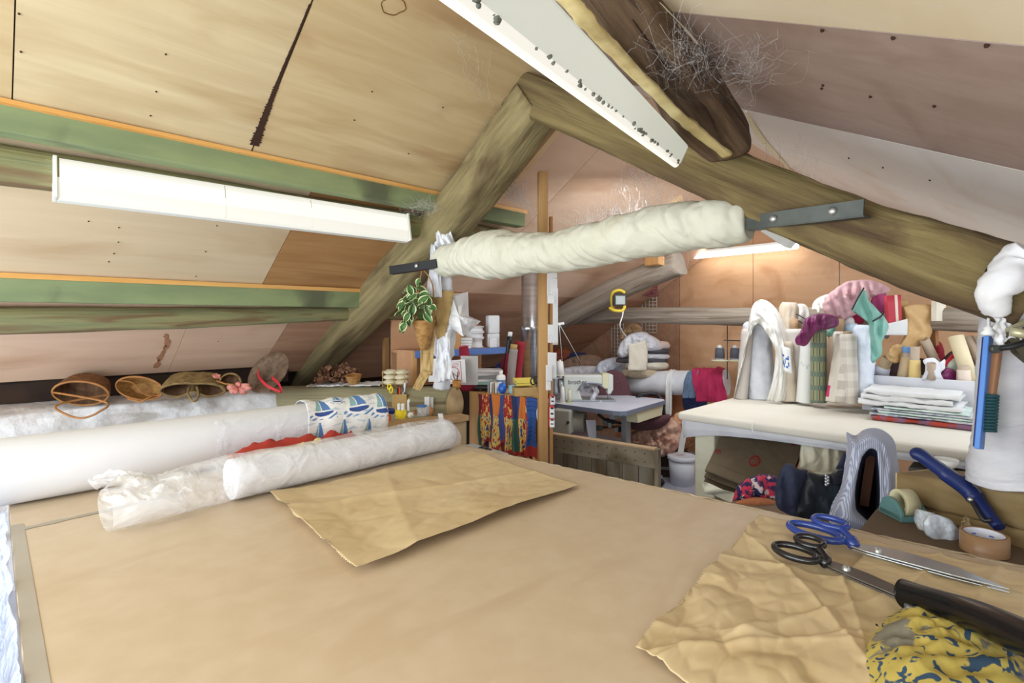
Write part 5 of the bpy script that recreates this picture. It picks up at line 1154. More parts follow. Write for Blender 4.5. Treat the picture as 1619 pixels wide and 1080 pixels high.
q = MB(); q.tube(smoothpath([P(986, 486, 4.7), P(984, 500, 4.66), P(980, 514, 4.66), P(984, 524, 4.8), P(990, 532, 4.9)], 8), .006, seg=6); q.build('flex', whitep, parent=t)
# dried pink bunch
t = thing('dried_bunch', 'bunch of dried dusky pink flowers above the far beam', 'flowers', PX(1015, 470, 5.3)); q = MB(); rnd = random.Random(9)
for i in range(70):
    a = PX(992+rnd.random()*12, 460+rnd.random()*3, 5.4); b_ = PX(1018+rnd.random()*24, 452+rnd.random()*20, 5.35+rnd.random()*.15); s_ = (b_-a).cross(FWD).normalized()*.012
    q.sheet(lambda x, y: lerp(a, b_, x)+s_*(y-.5)*2*x+UP*.02*math.sin(x*2), 4, 2)
o = q.build('petals', mat('dusky_pink', (146, 86, 92), (178, 120, 122), rough=.9, scale=(30, 30, 30)), parent=t); o['kind'] = 'stuff'
# white horizontal roll with cloths over it
ra, rb = P(985, 606, 5.35), P(1150, 605, 4.75)
q = MB(); q.tube([lerp(ra, rb, i/20) for i in range(21)], .118, seg=40, fn=lambda t_, a: 1+.03*fr(t_*5, math.cos(a), math.sin(a))); tag(q.build('fabric_roll', greyw), 'long white roll lying across the far bay below the wall', 'roll')
rd_ = (rb-ra).normalized(); rn = rd_.cross(UP); rn = rn if rn.dot(FWD) < 0 else -rn
def over(s0, s1, m, lab, y0, y1, R, hang, seed, nm='draped_cloth', wob=.02):
    q = MB()
    def fn(x, y):
        th = lerp(2.4, 0, min(1, y/.6)); s = lerp(s0, s1, x)+wob*math.sin(y*4+seed); c = ra+rd_*s
        Rr = R+.004*math.sin(x*26+seed+y*5)+.016*fr(x*5+y*2, y*3, seed)
        if y <= .6: return c+rn*Rr*math.cos(th)+UP*Rr*math.sin(th)
        return c+rn*Rr-UP*hang*(y-.6)/.4
    q.sheet(fn, 60, 40); return tag(q.build(nm, m, solid=.003), lab, 'cloth')
SL = (rb-ra).length
over(SL*.655, SL*.77, K('slate_cloth', (106, 126, 152), rough=.9), 'slate blue cloth folded over the long white roll', 0, 1, .124, .13, 1)
over(SL*.735, SL*1.0, K('crimson_drape', (168, 36, 78), (184, 46, 90), rough=.85, scale=(8, 8, 8)), 'crimson cloth draped over the right end of the long white roll', 0, 1, .135, .16, 4, wob=.03)
over(SL*.48, SL*.535, whitep, 'white webbing strap hung over the long roll and down to the bucket', 0, 1, .122, .3, 7, nm='webbing_strap', wob=.0)
soft('dark_bag', 'dark navy cloth hanging under the crimson drape', 'cloth', [(1078, 622), (1100, 620), (1118, 636), (1112, 650), (1085, 655)], 5.0, K('navy_cloth', (1, 1, 1)), .05, .08)
q = MB(); q.box(lerp(ra, rb, .42)-UP*.36+FWD*.3, (SL*.72, .3, .46), M=Matrix((rd_, -rn, UP)).transposed()); tag(q.build('low_bench', K('bench_brown', (176, 112, 72), rough=.7)), 'low brown box bench under the long white roll', 'bench')
q = MB(); q.lathe([(.03, 0), (.034, .012), (.02, .02), (0, .02)], P(1107, 588, 5.0), 20); tag(q.build('thread_bobbin', K('peach', (226, 190, 170))), 'peach coloured bobbin lying on the long white roll', 'bobbin')
# thread cones on the overlocker stand
dgrey = mat('grey_thread', (104, 104, 116), (84, 84, 96), rough=.7, scale=(3, 3, 90))
t = thing('thread_stand', 'thread stand with two platforms before the gable wall', 'stand', P(1150, 580, 4.6))
q = MB(); q.tube([P(1150, 515, 4.6), P(1150, 600, 4.6)], .005, seg=8); q.build('pole', steel, parent=t)
q = MB(); q.tube([P(1144, 538, 4.6), P(1172, 539, 4.6)], .004, seg=8); q.build('guide_arm', steel, parent=t)
for u in (1138, 1163):
    q = MB(); q.lathe([(.07, 0), (.075, .006), (.07, .012)], P(u, 571, 4.6), 20); q.build('platform', mach_c, parent=t)
for u, lab in ((1138, 'left grey thread cone on the stand before the gable'), (1162, 'right grey thread cone on the stand before the gable')):
    c = P(u, 568, 4.6); t2 = thing('thread_cone', lab, 'thread', c); q = MB(); q.lathe([(.042, .005), (.038, .09), (.03, .1)], c, 20); q.build('thread', dgrey, parent=t2)
    q = MB(); q.lathe([(.045, 0), (.045, .005)], c, 20); q.lathe([(.028, .1), (.014, .125), (0, .126)], c, 16); q.build('cone_core', whitep, parent=t2)
# heap of cloth and sticks under the table, bucket
soft('cloth_heap', 'pink and cream fabric scraps heaped under the office chair', 'cloth', [(985, 700), (1000, 682), (1030, 668), (1058, 660), (1076, 672), (1078, 700), (1050, 722), (1000, 722)], 4.85, mat('scrap_pink', (222, 186, 166), (196, 148, 128), rough=.9, scale=(9, 9, 9), c3=(230, 214, 200)), .12, .15, amp=.16, fq=5, folds=.015)
soft('cloth_heap', 'orange patterned fabric behind the scraps by the table leg', 'cloth', [(1054, 668), (1070, 652), (1082, 660), (1086, 684), (1070, 690)], 4.98, mat('orange_print', (204, 140, 92), (226, 186, 150), rough=.9, scale=(26, 26, 26)), .07, .1, amp=.16, folds=.01)
t = thing('bundle_of_sticks', 'bundle of brown cane sticks on the floor by the bucket', 'bundle', V(P(1062, 710, 5.2).x, P(1062, 710, 5.2).y, .0)); rnd = random.Random(3)
stick = mat('cane_stick', (112, 74, 44), (146, 102, 62), rough=.8, scale=(30, 30, 30))
for i in range(40):
    u = 1042+rnd.random()*46; q = MB(); a = P(u, 716-rnd.random()*4, 4.95+rnd.random()*.1); b_ = P(u+rnd.uniform(-14, 14), 694+rnd.random()*8, 4.98+rnd.random()*.1); q.tube([a, b_], .006, seg=6); q.build('stick', stick, parent=t)
q = MB(); c = P(1065, 735, 5.02); q.box(V(c.x, c.y, .11), (.3, .14, .22), rz=-.785); tag(q.build('stick_tray', K('dark_tray', (60, 46, 38))), 'dark tray under the bundle of sticks', 'tray')
bc = P(1078, 768, 4.75); bc.z = 0
t = thing('bucket', 'white lidded plastic bucket on the floor by the padded table leg', 'bucket', bc)
bk = K('bucket_white', (226, 230, 240), rough=.4)
q = MB(); q.lathe([(.1, 0), (.118, .24)], bc, 32); q.build('tub', bk, parent=t)
q = MB(); q.lathe([(.124, .225), (.128, .23), (.128, .258), (.118, .264), (.11, .258), (0, .258)], bc, 32); q.build('lid', bk, parent=t)
q = MB(); q.bar(P(1076, 715, 4.72), P(1086, 660, 4.65), .05, .004, up=FWD); tag(q.build('webbing_strap', whitep), 'white strap hanging down to the bucket lid', 'strap')
# ================================================================ padded table with fabric store
pad = mat('padded_cover', (224, 218, 204), (231, 226, 214), rough=.85, scale=(2, 2, 2), c3=(216, 206, 190), scale3=(1, 1, 1), lo3=.6, hi3=.8)
padleg = mat('calico_wrapped_leg', (226, 224, 206), (216, 212, 188), rough=.9, scale=(5, 5, 12))
apr = mat('white_valance', (220, 222, 228), (208, 210, 218), rough=.85, scale=(6, 6, 6))
scorch = K('scorch_mark', (170, 136, 112), rough=.85)
X0, X1, Y0, Y1 = 3.16, 4.33, -.5, 1.64
t = thing('padded_table', 'long padded ironing table covered in cream calico on the right', 'table', V(3.7, .6, 0))
q = MB(); q.box(((X0+X1)/2, (Y0+Y1)/2, .872), (X1-X0, Y1-Y0, .055)); q.build('padded_top', pad, parent=t, bevel=.022, bseg=4)
q = MB(); q.sheet(lambda x, y: V(X0+.02+.01*math.sin(y*9)+.01*fr(x*30, y*3), lerp(Y1-.03, -.4, x), .852-.05*y*(1.6*math.exp(-x*9)+.9)), 60, 5); q.build('valance', apr, parent=t, solid=.002)
q = MB(); q.sheet(lambda x, y: V(X0+.02+x*.5, Y1-.025-.008*math.sin(x*20), .852-.07*y), 20, 5); q.build('valance', apr, parent=t, solid=.002)
for x, y in ((X0+.1, Y1-.16), (X1-.1, Y1-.14), (X0+.1, Y0+.2), (X1-.1, Y0+.2)):
    q = MB(); q.box((x, y, .42), (.1, .13, .84)); q.build('leg', padleg, parent=t, bevel=.012)
q = MB(); q.sheet(lambda x, y: V(3.4+.16*(y-.5)+.05*fr(x*5, y), lerp(.62, .30, x), .9003)+V(0, 0, .0006), 20, 4); q.build('scorch', scorch, parent=t) if 0 else q.bm.free()
q = MB(); q.box((3.75, .5, .33), (1.1, 2.0, .025)); q.build('lower_shelf', padleg, parent=t)
q = MB(); q.tube(smoothpath([P(1191, 667, 3.0), P(1189, 676, 2.98), P(1191, 686, 2.98)], 5), .003, seg=6); q.build('hanging_thread', whitep, parent=t)
# --- stored under the table
brownb = mat('brown_blanket', (104, 91, 73), (116, 102, 83), rough=.95, scale=(5, 5, 5)); redst = K('red_stencil', (140, 44, 44), rough=.9)
bl = [P(u, v, f) for u, v, f in ((1150, 672, 3.42), (1274, 688, 3.3), (1238, 797, 2.95), (1113, 750, 3.2))]
def BP(x, y): return lerp(lerp(bl[0], bl[1], x), lerp(bl[3], bl[2], x), y)
bn = (bl[1]-bl[0]).cross(bl[3]-bl[0]).normalized(); bn = bn if bn.dot(FWD) < 0 else -bn
t = thing('folded_blanket', 'dark brown folded blanket with red stencil marks under the padded table', 'blanket', (bl[2]+bl[3])/2)
def redpat(x, y):
    for cx, cy, r in ((.52, .60, .085), (.05, .62, .045), (.9, .2, .05)):
        dx, dy = (x-cx)*1.25, (y-cy); d_ = math.hypot(dx, dy)
        if d_ < r and (d_ > r*.72 or nz(x*60, y*60) > .05): return 1
    return 0
for k in range(3):
    q = MB(); off = bn*(.03-.03*k)+UP*(-.022*k); q.sheet(lambda x, y: BP(x, y)+off+bn*(.012*fr(x*2, y*2, k)+.012*math.cos((y-1)*6)*(y > .85)), 90, 70, pat=redpat if k == 0 else None)
    q.build('fold_layer', [brownb, redst], parent=t, solid=.018)
soft('cushion', 'cream cushion pad under the padded table beside the brown blanket', 'cushion', [(1264, 740), (1266, 704), (1280, 692), (1310, 692), (1334, 700), (1338, 726), (1330, 745), (1295, 748)], 3.0, mat('cream_satin', (244, 238, 214), (234, 226, 198), rough=.6, scale=(7, 7, 7)), .06, .1, amp=.05, folds=.008)
soft('folded_calico', 'white folded calico lying below the cushion pad', 'cloth', [(1256, 752), (1300, 745), (1345, 750), (1345, 775), (1260, 775)], 3.0, padleg, .06, .1, amp=.05)
q = MB(); q.sheet(lambda x, y: P(lerp(1112, 1172, x), lerp(762, 778, y)+22*x, 3.05)+FWD*.02*math.sin(x*9+y*5), 16, 8); tag(q.build('calico_edge', padleg, solid=.003), 'pale cloth edge sticking out under the brown blanket', 'cloth')
q = MB(); q.box((3.65, .0, .5), (.7, .9, .5)); tag(q.build('storage_chest', K('chest_grey', (120, 118, 116), rough=.8), bevel=.01), 'grey chest in the shade under the right end of the padded table', 'chest')
soft('hanging_cloth', 'pale cream cloth hanging under the table edge beside the striped cover', 'cloth', [(1420, 748), (1462, 748), (1462, 800), (1424, 800)], 2.5, padleg, .03, .05, amp=.03)
# --- things heaped between the tables
q = MB(); q.box((2.54, .36, .33), (.52, 1.25, .66)); tag(q.build('low_cupboard', K('cupboard_brown', (120, 96, 76), rough=.8), bevel=.008), 'low brown cupboard between the two tables carrying the clothes', 'cupboard')
flor = mat('floral_print', (206, 60, 88), (44, 48, 92), rough=.9, scale=(30, 30, 30), lo=.46, hi=.52, c3=(226, 206, 206), scale3=(24, 24, 24), lo3=.58, hi3=.62)
soft('floral_cloth', 'red and navy floral cloth bundled under the padded table', 'cloth', [(1158, 792), (1164, 772), (1180, 758), (1204, 750), (1226, 754), (1232, 776), (1226, 798), (1190, 800)], 2.45, flor, .06, .1, amp=.08, folds=.008)
soft('terracotta_cushion', 'terracotta cushion edge below the floral cloth', 'cushion', [(1160, 795), (1190, 786), (1226, 792), (1232, 812), (1175, 812)], 2.4, K('terracotta', (190, 120, 82), rough=.85), .05, .1, amp=.03)
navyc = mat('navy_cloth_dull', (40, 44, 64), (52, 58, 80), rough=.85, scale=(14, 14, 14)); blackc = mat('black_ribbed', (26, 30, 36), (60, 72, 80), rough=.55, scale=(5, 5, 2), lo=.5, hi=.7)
t = thing('black_garment', 'navy and black folded garments with beads beside the striped cover', 'clothes', P(1275, 822, 2.1))
q = puff([(1224, 772), (1236, 740), (1246, 732), (1264, 742), (1278, 746), (1274, 780), (1262, 815), (1240, 810), (1228, 800)], 2.1, .05, .12, .05, 4, 1, folds=.008); q.build('navy_layer', navyc, parent=t)
q = puff([(1276, 746), (1300, 750), (1325, 752), (1330, 780), (1320, 820), (1290, 822), (1258, 818), (1266, 780)], 2.08, .06, .12, .05, 4, 2, folds=.004); q.build('black_layer', blackc, parent=t)
q = puff([(1310, 752), (1326, 742), (1336, 744), (1330, 760), (1318, 768)], 2.02, .02, .05, .1, 5, 3); q.build('black_sleeve', black, parent=t)
q = MB()
for k in range(7): q.blob(P(1306+(k % 2)*3, 752+k*2.4, 2.0), .006, 0, nu=10, nv=6)
q.build('bead_string', K('pewter_bead', (176, 178, 180), rough=.3, metal=.7), parent=t)
soft('grey_cloth', 'small grey cloth between black garment and striped cover', 'cloth', [(1318, 760), (1330, 756), (1334, 780), (1322, 800), (1314, 790)], 2.12, K('soft_grey', (150, 150, 164), rough=.9), .03, .06)
# striped cover with dark opening
stripe = mat('blue_ticking', (150, 156, 182), None, rough=.9, scale=(8, 8, 8), wave=((62, -62, 0), (200, 203, 216), 0, .35, .65, 'DIAGONAL'), bump=.2, bscale=(30, 30, 8))
sil = [(1338, 683), (1352, 689), (1366, 680), (1382, 677), (1398, 682), (1413, 697), (1419, 730), (1425, 770), (1429, 810), (1424, 836), (1402, 842), (1372, 840), (1340, 836), (1313, 828), (1315, 800), (1330, 770), (1336, 735), (1340, 705)]
ope = [(1362, 722), (1368, 714), (1374, 709), (1381, 709), (1387, 714), (1389, 728), (1391, 755), (1392, 780), (1391, 806), (1388, 822), (1382, 828), (1374, 826), (1362, 816), (1353, 806), (1351, 790), (1351, 775), (1354, 755), (1358, 736)]
cF = 1.95
t = thing('striped_cover', 'blue grey striped padded cover standing with a dark slit opening', 'cover', P(1372, 838, cF))
sp_ = smoothpath([P(u, v, cF+.03) for u, v in sil+[sil[0]]], 5)[:-1]; op_ = smoothpath([P(u, v, cF-.06) for u, v in ope+[ope[0]]], 5)[:-1]; n_ = len(sp_)
vw = P(1372, 765, 1)-V(0, 0, HC); vw.normalize()
bk_ = [p+vw*.2+(P(1372, 770, cF+.2)-p)*.12 for p in sp_]
inn = [p+vw*.14+(P(1374, 770, cF+.1)-p)*.25 for p in op_]
def ring(x, y):
    i = int(round(x*n_)) % n_
    if y < .25: return lerp(inn[i], op_[i], y/.25)
    if y < .7:
        k = (y-.25)/.45; return lerp(op_[i], sp_[i], k)-vw*(.05*math.sin(math.pi*min(1, k*1.1))*(1+.5*fr(op_[i].x*9, op_[i].z*9, k*2)))
    return lerp(sp_[i], bk_[i], (y-.7)/.3)
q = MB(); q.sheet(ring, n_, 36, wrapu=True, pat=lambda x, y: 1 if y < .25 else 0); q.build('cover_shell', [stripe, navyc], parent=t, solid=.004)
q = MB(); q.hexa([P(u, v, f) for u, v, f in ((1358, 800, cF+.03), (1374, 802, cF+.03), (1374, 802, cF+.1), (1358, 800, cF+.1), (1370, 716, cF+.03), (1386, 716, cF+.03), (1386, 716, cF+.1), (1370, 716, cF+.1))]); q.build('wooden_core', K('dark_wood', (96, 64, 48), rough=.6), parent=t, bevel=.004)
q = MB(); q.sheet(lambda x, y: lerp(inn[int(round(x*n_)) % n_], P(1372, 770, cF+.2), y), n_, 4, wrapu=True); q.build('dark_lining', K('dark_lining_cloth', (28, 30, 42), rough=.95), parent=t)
soft('navy_scrap', 'navy cloth corner poking out left of the striped cover', 'cloth', [(1322, 740), (1336, 714), (1340, 738), (1334, 748)], 2.12, navyc, .02, .05)

# --- floor crate behind the table edge with tape and tools
q = MB(); q.box((2.05, -.02, .435), (.42, .78, .87)); tag(q.build('tool_crate', K('crate_dark', (104, 86, 66), rough=.85), bevel=.006), 'dark crate behind the cutting table edge carrying tape and tools', 'crate')
TC = .872
brown_tape = mat('brown_packing_tape', (150, 116, 82), (158, 124, 90), rough=.35, scale=(4, 4, 60))
tcn = PZ(1557, 864, .86); tcn = P(1556, 872, 1.41); tcn.z = TC
t = thing('packing_tape', 'fat roll of brown packing tape at the right table edge', 'tape', tcn)
q = MB(); q.lathe([(.052, 0), (.052, .05), (.043, .05), (.043, 0), (.052, 0)], tcn, 48, caps=False); q.build('tape', brown_tape, parent=t)
q = MB()
ink = K('core_blue_print', (108, 126, 190), rough=.7)
def corep(x, y): return 1 if (x*14) % 1 < .55 and .3 < y < .75 and nz(int(x*14)*3.1, int(y*9)*1.7) > -.1 and (y*9) % 1 > .35 else 0
q.sheet(lambda x, y: tcn+V(.0425*math.cos(6.2832*x), .0425*math.sin(6.2832*x), .001+.048*y), 168, 22, wrapu=True, pat=corep); q.build('core', [K('core_white', (226, 228, 240), rough=.7), ink], parent=t)
teal = mat('teal_plastic', (98, 140, 140), (86, 126, 128), rough=.45, scale=(5, 5, 5))
c = P(1428, 846, 1.66); c.z = TC-.0
t = thing('tape_dispenser', 'teal tape dispenser with a cream roll at the table edge', 'dispenser', c)
ax_ = RIGHT
for s in (-1, 1):
    q = MB(); e = c+RIGHT*.036*s; pr = [(-.05, 0), (.05, 0), (.05, .02), (.035, .05), (.01, .062), (-.02, .055), (-.045, .03)]
    q.prism([e+FWD*a+UP*b_-RIGHT*.006 for a, b_ in pr], RIGHT*.012); q.build('side_cheek', teal, parent=t, bevel=.003)
q = MB(); q.box(c+UP*.008, (.1, .084, .016), M=Matrix((FWD, -RIGHT, UP)).transposed()); q.build('base', teal, parent=t)
q = MB(); q.lathe([(.042, -.02), (.042, .02), (.028, .02), (.028, -.02), (.042, -.02)], c+UP*.046-FWD*.006, 36, RIGHT, caps=False); q.build('masking_tape', K('masking_cream', (216, 208, 168), rough=.7), parent=t)
bluep_ = mat('polythene_bag', (206, 214, 224), (120, 160, 200), rough=.25, scale=(9, 9, 9), lo=.55, hi=.62)
soft('plastic_bag', 'crumpled clear bag with blue print beside the packing tape', 'bag', [(1456, 826), (1468, 812), (1490, 816), (1510, 828), (1520, 850), (1512, 868), (1488, 862), (1466, 848)], 1.5, bluep_, .02, .05, amp=.12, fq=6, folds=.004)
q = MB(); q.sheet(lambda x, y: P(lerp(1448, 1472, x)+8*y, lerp(808, 850, y), 1.56)+FWD*.015*math.sin(x*5+y*4), 12, 12); tag(q.build('clear_film', film('film_scrap', a=.35), solid=.0008), 'strip of clear film hanging by the teal dispenser', 'plastic')
q = MB(); q.sheet(lambda x, y: P(lerp(1524, 1640, x), lerp(818-10*x, 872, y)+14*x*y, 1.56-.05*y)+FWD*(.03*fr(x*3, y*3, 5)+.012*math.sin(x*8+y*3)), 40, 30); tag(q.build('kraft_wrapping', kraft, solid=.001), 'cream paper wrapping behind the packing tape', 'paper')
# blue handled lever tool
bhn = mat('blue_handle', (26, 40, 92), (32, 48, 104), rough=.4, scale=(9, 9, 9))
t = thing('blue_handled_tool', 'tool with a bent dark blue grip leaning over the timber stub', 'tool', P(1580, 838, 1.42))
tp = smoothpath([P(1443, 716, 1.62), P(1456, 720, 1.6), P(1490, 745, 1.57), P(1525, 770, 1.54), P(1541, 786, 1.52), P(1560, 810, 1.48), P(1580, 834, 1.44)], 10)
def grip(tt, a): return (1+.05*math.sin(tt*44)*(1 if tt < .6 and math.sin(a) < .2 else 0))
q = MB(); q.tube(tp, [.012+.014*min(1, i/6)+(.004 if 20 < i < 42 else 0)-(.008*max(0, (i-44)/16)) for i in range(len(tp))], seg=20, fn=grip, flat=.75); q.build('grip', bhn, parent=t)
q = MB(); q.blob(P(1449, 715, 1.605), (.014, .014, .008), 0); q.build('butt_cap', K('cap_silver', (206, 212, 220), rough=.35), parent=t)
q = MB(); q.tube(smoothpath([P(1534, 790, 1.5), P(1541, 800, 1.48), P(1550, 816, 1.46), P(1557, 823, 1.45), P(1568, 822, 1.44)], 6), .006, seg=8); q.build('lever', black, parent=t)
q = MB(); q.blob(P(1534, 790, 1.495), .007, 0); q.build('lever_tip', bolt_m, parent=t)
c = P(1495, 737, 1.78); c.z = P(1480, 760, 1.8).z*0+P(1495, 745, 1.74).z
q = MB(); q.lathe([(.02, 0), (.032, .008), (.036, .03), (.033, .03), (.028, .01), (0, .006)], c, 32); tag(q.build('white_bowl', whitep), 'white bowl standing on the timber stub', 'bowl')

# --- hanging by the white post: spirit level like blue bar, brush, clips
t = thing('blue_bar', 'long blue bar hanging in front of the white wrapped post', 'ruler', P(1550, 710, 1.40))
b0, b1 = P(1563, 533, 1.40), P(1548, 710, 1.38)
q = MB(); q.bar(b0, b1, .012, .05, up=RIGHT*.8+FWD*.6); q.build('bar', K('bar_blue', (72, 126, 204), rough=.45), parent=t, bevel=.002)
q = MB(); q.bar(b0+RIGHT*.014+FWD*.02, b1+RIGHT*.014+FWD*.02, .008, .03, up=RIGHT*.3+FWD); q.build('dark_edge', K('navy_plastic'), parent=t)
q = MB(); q.lathe([(.016, 0), (.018, .006), (.01, .014), (.012, .02), (.004, .024), (.003, .07), (0, .072)], P(1563, 530, 1.40), 16); q.build('white_spike', whitep, parent=t)
w0, w1 = P(1573, 548, 1.41), P(1562, 628, 1.40)
t = thing('clothes_brush', 'wooden brush with teal bristles hanging beside the blue bar', 'brush', P(1562, 683, 1.40))
q = MB(); q.bar(w0, P(1560, 640, 1.40), .03, .03, up=RIGHT+FWD*.6); q.build('wooden_handle', mat('brush_wood', (172, 122, 82), (140, 94, 60), rough=.5, scale=(20, 20, 3)), parent=t, bevel=.006)
q = MB(); q.hexa([P(1549, 683, 1.385), P(1575, 684, 1.375), P(1575, 684, 1.45), P(1549, 683, 1.45), P(1555, 622, 1.385), P(1579, 624, 1.375), P(1579, 624, 1.45), P(1555, 622, 1.45)]); q.build('bristle_block', K('brush_teal', (44, 98, 106), rough=.6), parent=t)
br = K('brush_bristle', (36, 78, 86), rough=.7)
for k in range(12):
    y = k/11; q = MB(); q.tube([P(lerp(1553, 1548, y), lerp(626, 680, y), 1.383), P(lerp(1580, 1576, y), lerp(627, 682, y), 1.37)], .0034, seg=8); q.build('bristle_row', br, parent=t)
bronze = K('clip_bronze', (92, 86, 66), rough=.4, metal=.6)
t = thing('bulldog_clip', 'large dark bulldog clip hanging at the right edge by the post', 'clip', P(1595, 550, 1.36))
q = MB(); q.hexa([P(u, v, f) for u, v, f in ((1578, 530, 1.38), (1630, 508, 1.28), (1630, 512, 1.34), (1578, 534, 1.44), (1580, 524, 1.38), (1630, 500, 1.28), (1630, 504, 1.34), (1580, 528, 1.44))]); q.build('jaw', K('clip_brass', (170, 164, 130), rough=.3, metal=.6), parent=t)
q = MB(); q.prism([P(u, v, 1.36) for u, v in ((1588, 528), (1630, 512), (1630, 575), (1612, 560))], FWD*.02); q.build('plate', bronze, parent=t)
q = MB(); q.tube([P(1572, 552, 1.36), P(1600, 548, 1.34), P(1625, 540, 1.32)], [.012, .014, .014], seg=14, flat=.6); q.build('lever', black_iron, parent=t, bevel=0)
q = MB(); q.lathe([(.011, -.006), (.011, .006)], P(1573, 552, 1.352), 16, -FWD); q.build('pivot', steel, parent=t)
q = MB(); q.tube([P(1598, 524, 1.32), P(1630, 530, 1.3)], .012, seg=12); q.build('spring', K('spring_cream', (186, 182, 150), rough=.35, metal=.4), parent=t)
q = MB(); q.tube(smoothpath([P(1560, 533, 1.4), P(1568, 520, 1.4), P(1580, 510, 1.42), P(1590, 500, 1.42)], 5), .004, seg=6); tag(q.build('tie_string', cream), 'cream string tying the blue bar to the post', 'string')
# ================================================================ fabric rolls on the padded table
XR = 4.12
def roll(lab, u0, v0, u1, v1, wpx, m, X=XR, core=None, amp=.03, seed=0, nm='fabric_roll', pat=None, taper=1., folds=0):
    a, b = PX(u0, v0, X), PX(u1, v1, X); a.z = max(a.z, .902)
    f = (a-V(0, 0, HC)).dot(FWD); r = wpx*f/FPX/2/1.12
    t = thing(nm, lab, 'roll', a); q = MB(); n = 60
    pts = [lerp(a, b, i/n) for i in range(n+1)]
    rr = [r*lerp(1, taper, i/n)*(1-.25*max(0, (i/n-.94)/.06)**2) for i in range(n+1)]
    def fn(tt, an): return 1+amp*2*fr(tt*5+seed, math.cos(an)*1.2, math.sin(an)*1.2, 4)+(folds*math.sin(an*9+2*tt+seed) if folds else 0)
    ms = m if isinstance(m, list) else [m]
    q.tube(pts, rr, seg=40, fn=fn)
    if pat:
        for i, fc in enumerate(q.bm.faces):
            if len(fc.verts) == 4: fc.material_index = pat((i % 40)/40, (i//40)/n)
    q.build('cloth', ms, parent=t)
    if core:
        d = (b-a).normalized(); q = MB(); L = core[1]*f/FPX; rc = core[0]*f/FPX/2
        q.lathe([(rc, -.01), (rc, L), (rc*.8, L), (rc*.8, L-.03), (0, L-.03)], b, 24, d); q.build('cardboard_core', K('cardboard'), parent=t)
    return t
quilt = mat('quilted_white', (222, 224, 230), (208, 211, 220), rough=.9, scale=(14, 14, 14), bump=.7, bscale=(26, 26, 26))
lwhite = mat('soft_white_cloth', (238, 236, 230), (228, 225, 216), rough=.9, scale=(5, 5, 5))
linen = mat('linen_beige', (210, 196, 178), (200, 184, 164), rough=.9, scale=(7, 7, 7), bump=.2); greige = mat('greige_cloth', (206, 198, 192), (198, 189, 182), rough=.9, scale=(5, 5, 5))
leafp = mat('leaf_print', (224, 224, 220), (160, 170, 158), rough=.9, scale=(11, 11, 8), lo=.6, hi=.66, detail=2)
roll('thick quilted white roll under the hooded white cloth', 1203, 634, 1197, 508, 46, quilt, amp=.04, folds=.02)
roll('pale roll leaning at the left beside the quilted white roll', 1172, 634, 1182, 520, 20, greige, X=4.0)
t = thing('hooded_cloth', 'white cloth hooded over the quilted roll on the padded table', 'cloth', PX(1203, 634, 3.98))
hood_o = [(1160, 634), (1166, 600), (1174, 560), (1182, 520), (1188, 490), (1196, 477), (1206, 476), (1220, 488), (1232, 512), (1240, 540), (1244, 575), (1244, 610), (1240, 634)]
hood_i = [(1178, 560), (1180, 545), (1184, 535), (1188, 528), (1190, 520), (1194, 514), (1200, 512), (1208, 520), (1214, 530), (1220, 540), (1226, 560), (1222, 600), (1212, 634)]
ho = smoothpath([PX(u, v, 4.0) for u, v in hood_o], 6); hi_ = smoothpath([PX(u, v, 3.93) for u, v in hood_i], 6); hn = len(ho)-1
q = MB(); q.sheet(lambda x, y: lerp(ho[int(round(x*hn))], hi_[int(round(x*hn))], y)-V(1, .3, 0)*(.04*math.sin(math.pi*y)+.012*math.sin(x*40+y*3)+.035*fr(x*9, y*4)), hn, 24); q.build('front_drape', lwhite, parent=t, solid=.004)
q = MB(); q.sheet(lambda x, y: ho[int(round(x*hn))]+V(.2, .02, -.03)*y+V(0, 0, .02*math.sin(y*3)), hn, 8); q.build('back_drape', lwhite, parent=t, solid=.004)
q = MB(); q.sheet(lambda x, y: PX(lerp(1234, 1250, x)+3*y, lerp(545, 585, y)+6*x, 3.95)-V(.02, 0, 0)*math.sin(x*3), 10, 12, pat=lambda x, y: 1 if .3 < y < .8 and .2 < x < .85 and nz(x*9, y*14) > .1 else 0); q.build('printed_label', [whitep, K('label_ink_blue', (60, 110, 190))], parent=t, solid=.001)
roll('beige linen roll with gathered top behind the hooded cloth', 1236, 634, 1248, 478, 34, linen, X=4.2, amp=.08, folds=.05, taper=.8)
roll('tall beige roll standing just right of the hooded cloth', 1248, 634, 1240, 540, 28, linen, X=4.05, amp=.04)
roll('grey cream roll with bare core beside the leaf print roll', 1258, 634, 1256, 520, 34, greige, X=4.14, core=(11, 16))
roll('white roll printed with grey green leaves', 1272, 636, 1278, 532, 27, leafp, X=4.02, amp=.02, taper=.85)
ps = [K('stripe_green', (118, 126, 104), rough=.9), K('stripe_sage', (150, 150, 116), rough=.9), K('stripe_teal', (92, 116, 112), rough=.9), K('stripe_dark', (86, 90, 74), rough=.9)]
def greenpat(x, y):
    s = int(x*40) % 5
    if (y*5.2+.2) % 1 < .34: return 2 if s % 2 else 0
    return [0, 1, 3, 1, 1][s]
roll('green and sage striped roll standing upright on the padded table', 1294, 636, 1294, 518, 25, ps, X=3.98, amp=.006, pat=greenpat)
roll('peach coloured roll right behind the green striped roll', 1316, 634, 1314, 530, 18, K('peach_cloth', (226, 196, 172), rough=.9), X=4.12, core=(9, 8))
chk = [K('check_cream', (224, 216, 204), rough=.9), K('check_stone', (200, 190, 180), rough=.9), K('check_mid', (212, 203, 192), rough=.9)]
def chkpat(x, y): return 1 if ((y*4.5) % 1 < .5 and (x*5) % 1 < .5) else (2 if ((y*4.5) % 1 < .5 or (x*5) % 1 < .5) else 0)
